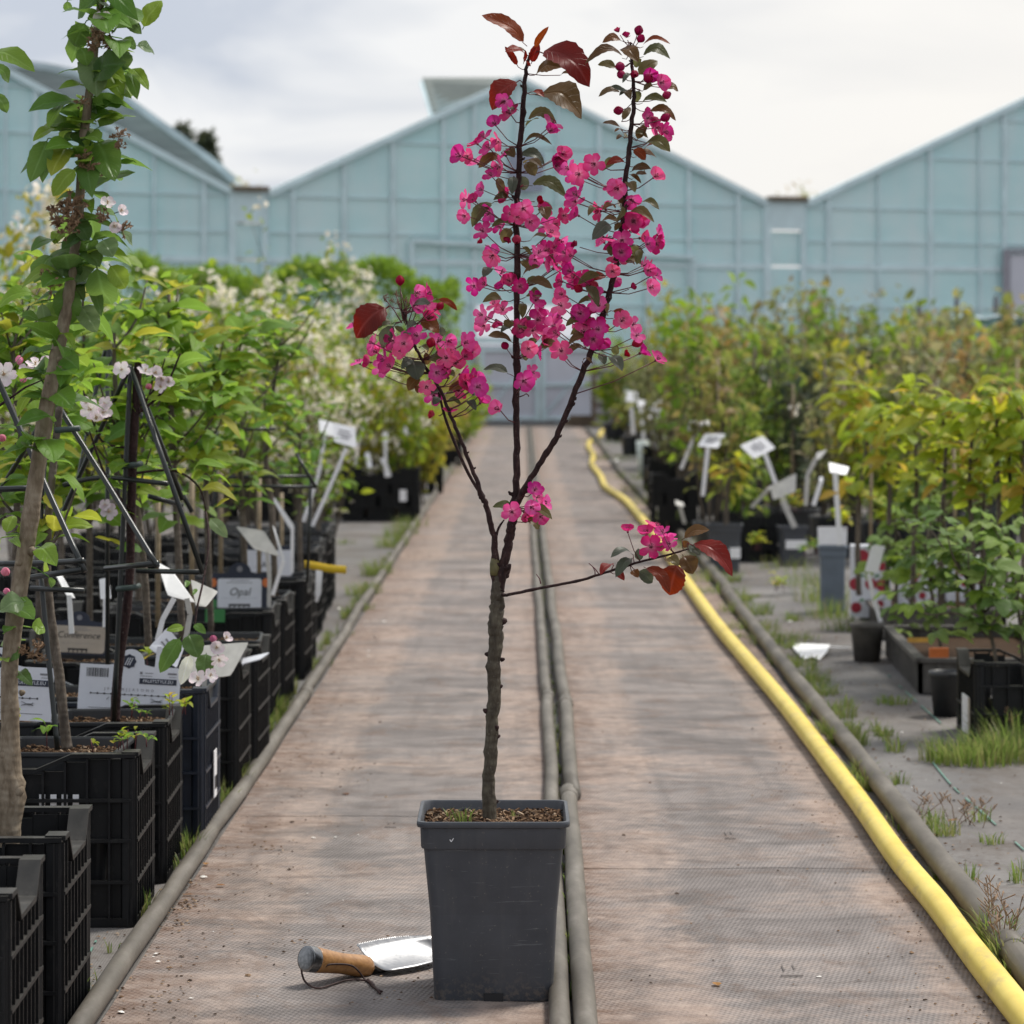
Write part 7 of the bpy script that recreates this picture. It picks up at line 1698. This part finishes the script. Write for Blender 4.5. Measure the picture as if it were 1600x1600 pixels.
# wooden posts with green shade netting at the right
for k, (px, yt, wpx, D) in enumerate(((1442, 488, 18, 37), (1512, 484, 18, 37), (1574, 480, 18, 37))):
    x, y, h = lb(px, D, yt); rt = thing('post', '%s mossy wooden post before the right greenhouse' % ('left', 'middle', 'right')[k], 'post', (x, y, 0), 0, 'wooden posts'); r = wpx / 2 * D / F
    MB().tube([(0, 0, 0), (0, 0, h * .5), (0, 0, h)], [r * 1.05, r, r * .96], 10, 0, True, .04, k).build('post', MAT['post_wood'], rt, True)
for k, (px, yt, D) in enumerate(((1436, 472, 38), (1495, 466, 38), (1556, 466, 38))):
    x, y, h = lb(px, D, yt); rt = thing('fence_pole', '%s thin dark pole of the netting' % ('left', 'middle', 'right')[k], 'pole', (x, y, 0), 0, 'netting poles'); MB().tube([(0, 0, 0), (0, 0, h)], .03, 8).build('pole', MAT['navy'], rt, True); MB().tube([(0, 0, h - .1), (0, 0, h + .04)], [.022, .012], 8).build('pole_cap', MAT['ink'], rt, True)
a, b = P(1468, 498, 37.6), P(1660, 495, 37.6); rt = thing('netting', 'blue-green shade netting stretched between the poles', 'netting', (a.x, a.y, 0))
t = NT('shade_net'); f = t.noise(t.coord('Object', (1, 1, .3)), 3, 4); MAT['net'] = t.done(t.principled(t.ramp(f, [(.3, (.10, .22, .22)), (.7, (.16, .30, .29))]), .7))
m = MB(); n = 24; top = [Vector((0, 0, a.z)).lerp(Vector((b.x - a.x, 0, b.z)), k / n) + Vector((0, .03 * math.sin(k * 1.7), -.02 * math.sin(k * .9))) for k in range(n + 1)]
m.add([p for p in top] + [Vector((p.x, p.y + .02 * math.sin(i), 0.02)) for i, p in enumerate(top)], [(k, k + n + 1, k + n + 2, k + 1) for k in range(n)]); o = m.build('net', MAT['net'], rt, True); so = o.modifiers.new('t', 'SOLIDIFY'); so.thickness = .01
m = MB(); m.tube([p + Vector((0, 0, .01)) for p in top], .02, 6); m.build('top_cord', MAT['alu'], rt, True)
x, y, h = lb(1535, 32, 510); rt = thing('cane', 'pale thick cane between the wooden posts', 'cane', (x, y, 0), 0, 'canes in the right bed'); MB().tube([(-.04, 0, 0), (.02, 0, h)], .022, 8).build('cane', MAT['bamboo'], rt, True)
# slatted wooden crate by the greenhouse door
b = G(948, 668); D = b.y; s = D / F
rt = thing('wooden_crate', 'tall slatted wooden crate beside the greenhouse door', 'crate', (b.x, D - .1, 0)); hh = 98 * s; ww = 36 * s
for sx in (-1, 1):
    for sy in (-1, 1): MB().box((sx * ww / 2, .3 + sy * .3, hh / 2), (.1, .1, hh)).build('corner_post', MAT['wood'], rt)
for k in range(6):
    z = .1 + k * (hh - .15) / 5; MB().box((0, -.055, z), (ww, .03, .1)).build('slat', m_plain('grey_slat', (.3, .28, .3), .8, 0, .2, 4) if k == 0 else bpy.data.materials['grey_slat'], rt)
MB().box((0, .3, hh * .5), (ww * .95, .5, hh * .9)).build('contents', bpy.data.materials['grey_slat'], rt)
b = G(915, 666); rt = thing('timber_beam', 'brown timber beam on the ground by the greenhouse door', 'beam', (b.x, b.y - .4, 0)); MB().box((0, 0, .06), (.75, .16, .11)).build('beam', MAT['wood'], rt); MB().box((0, .02, .15), (.55, .12, .07)).build('beam', MAT['wood'], rt)
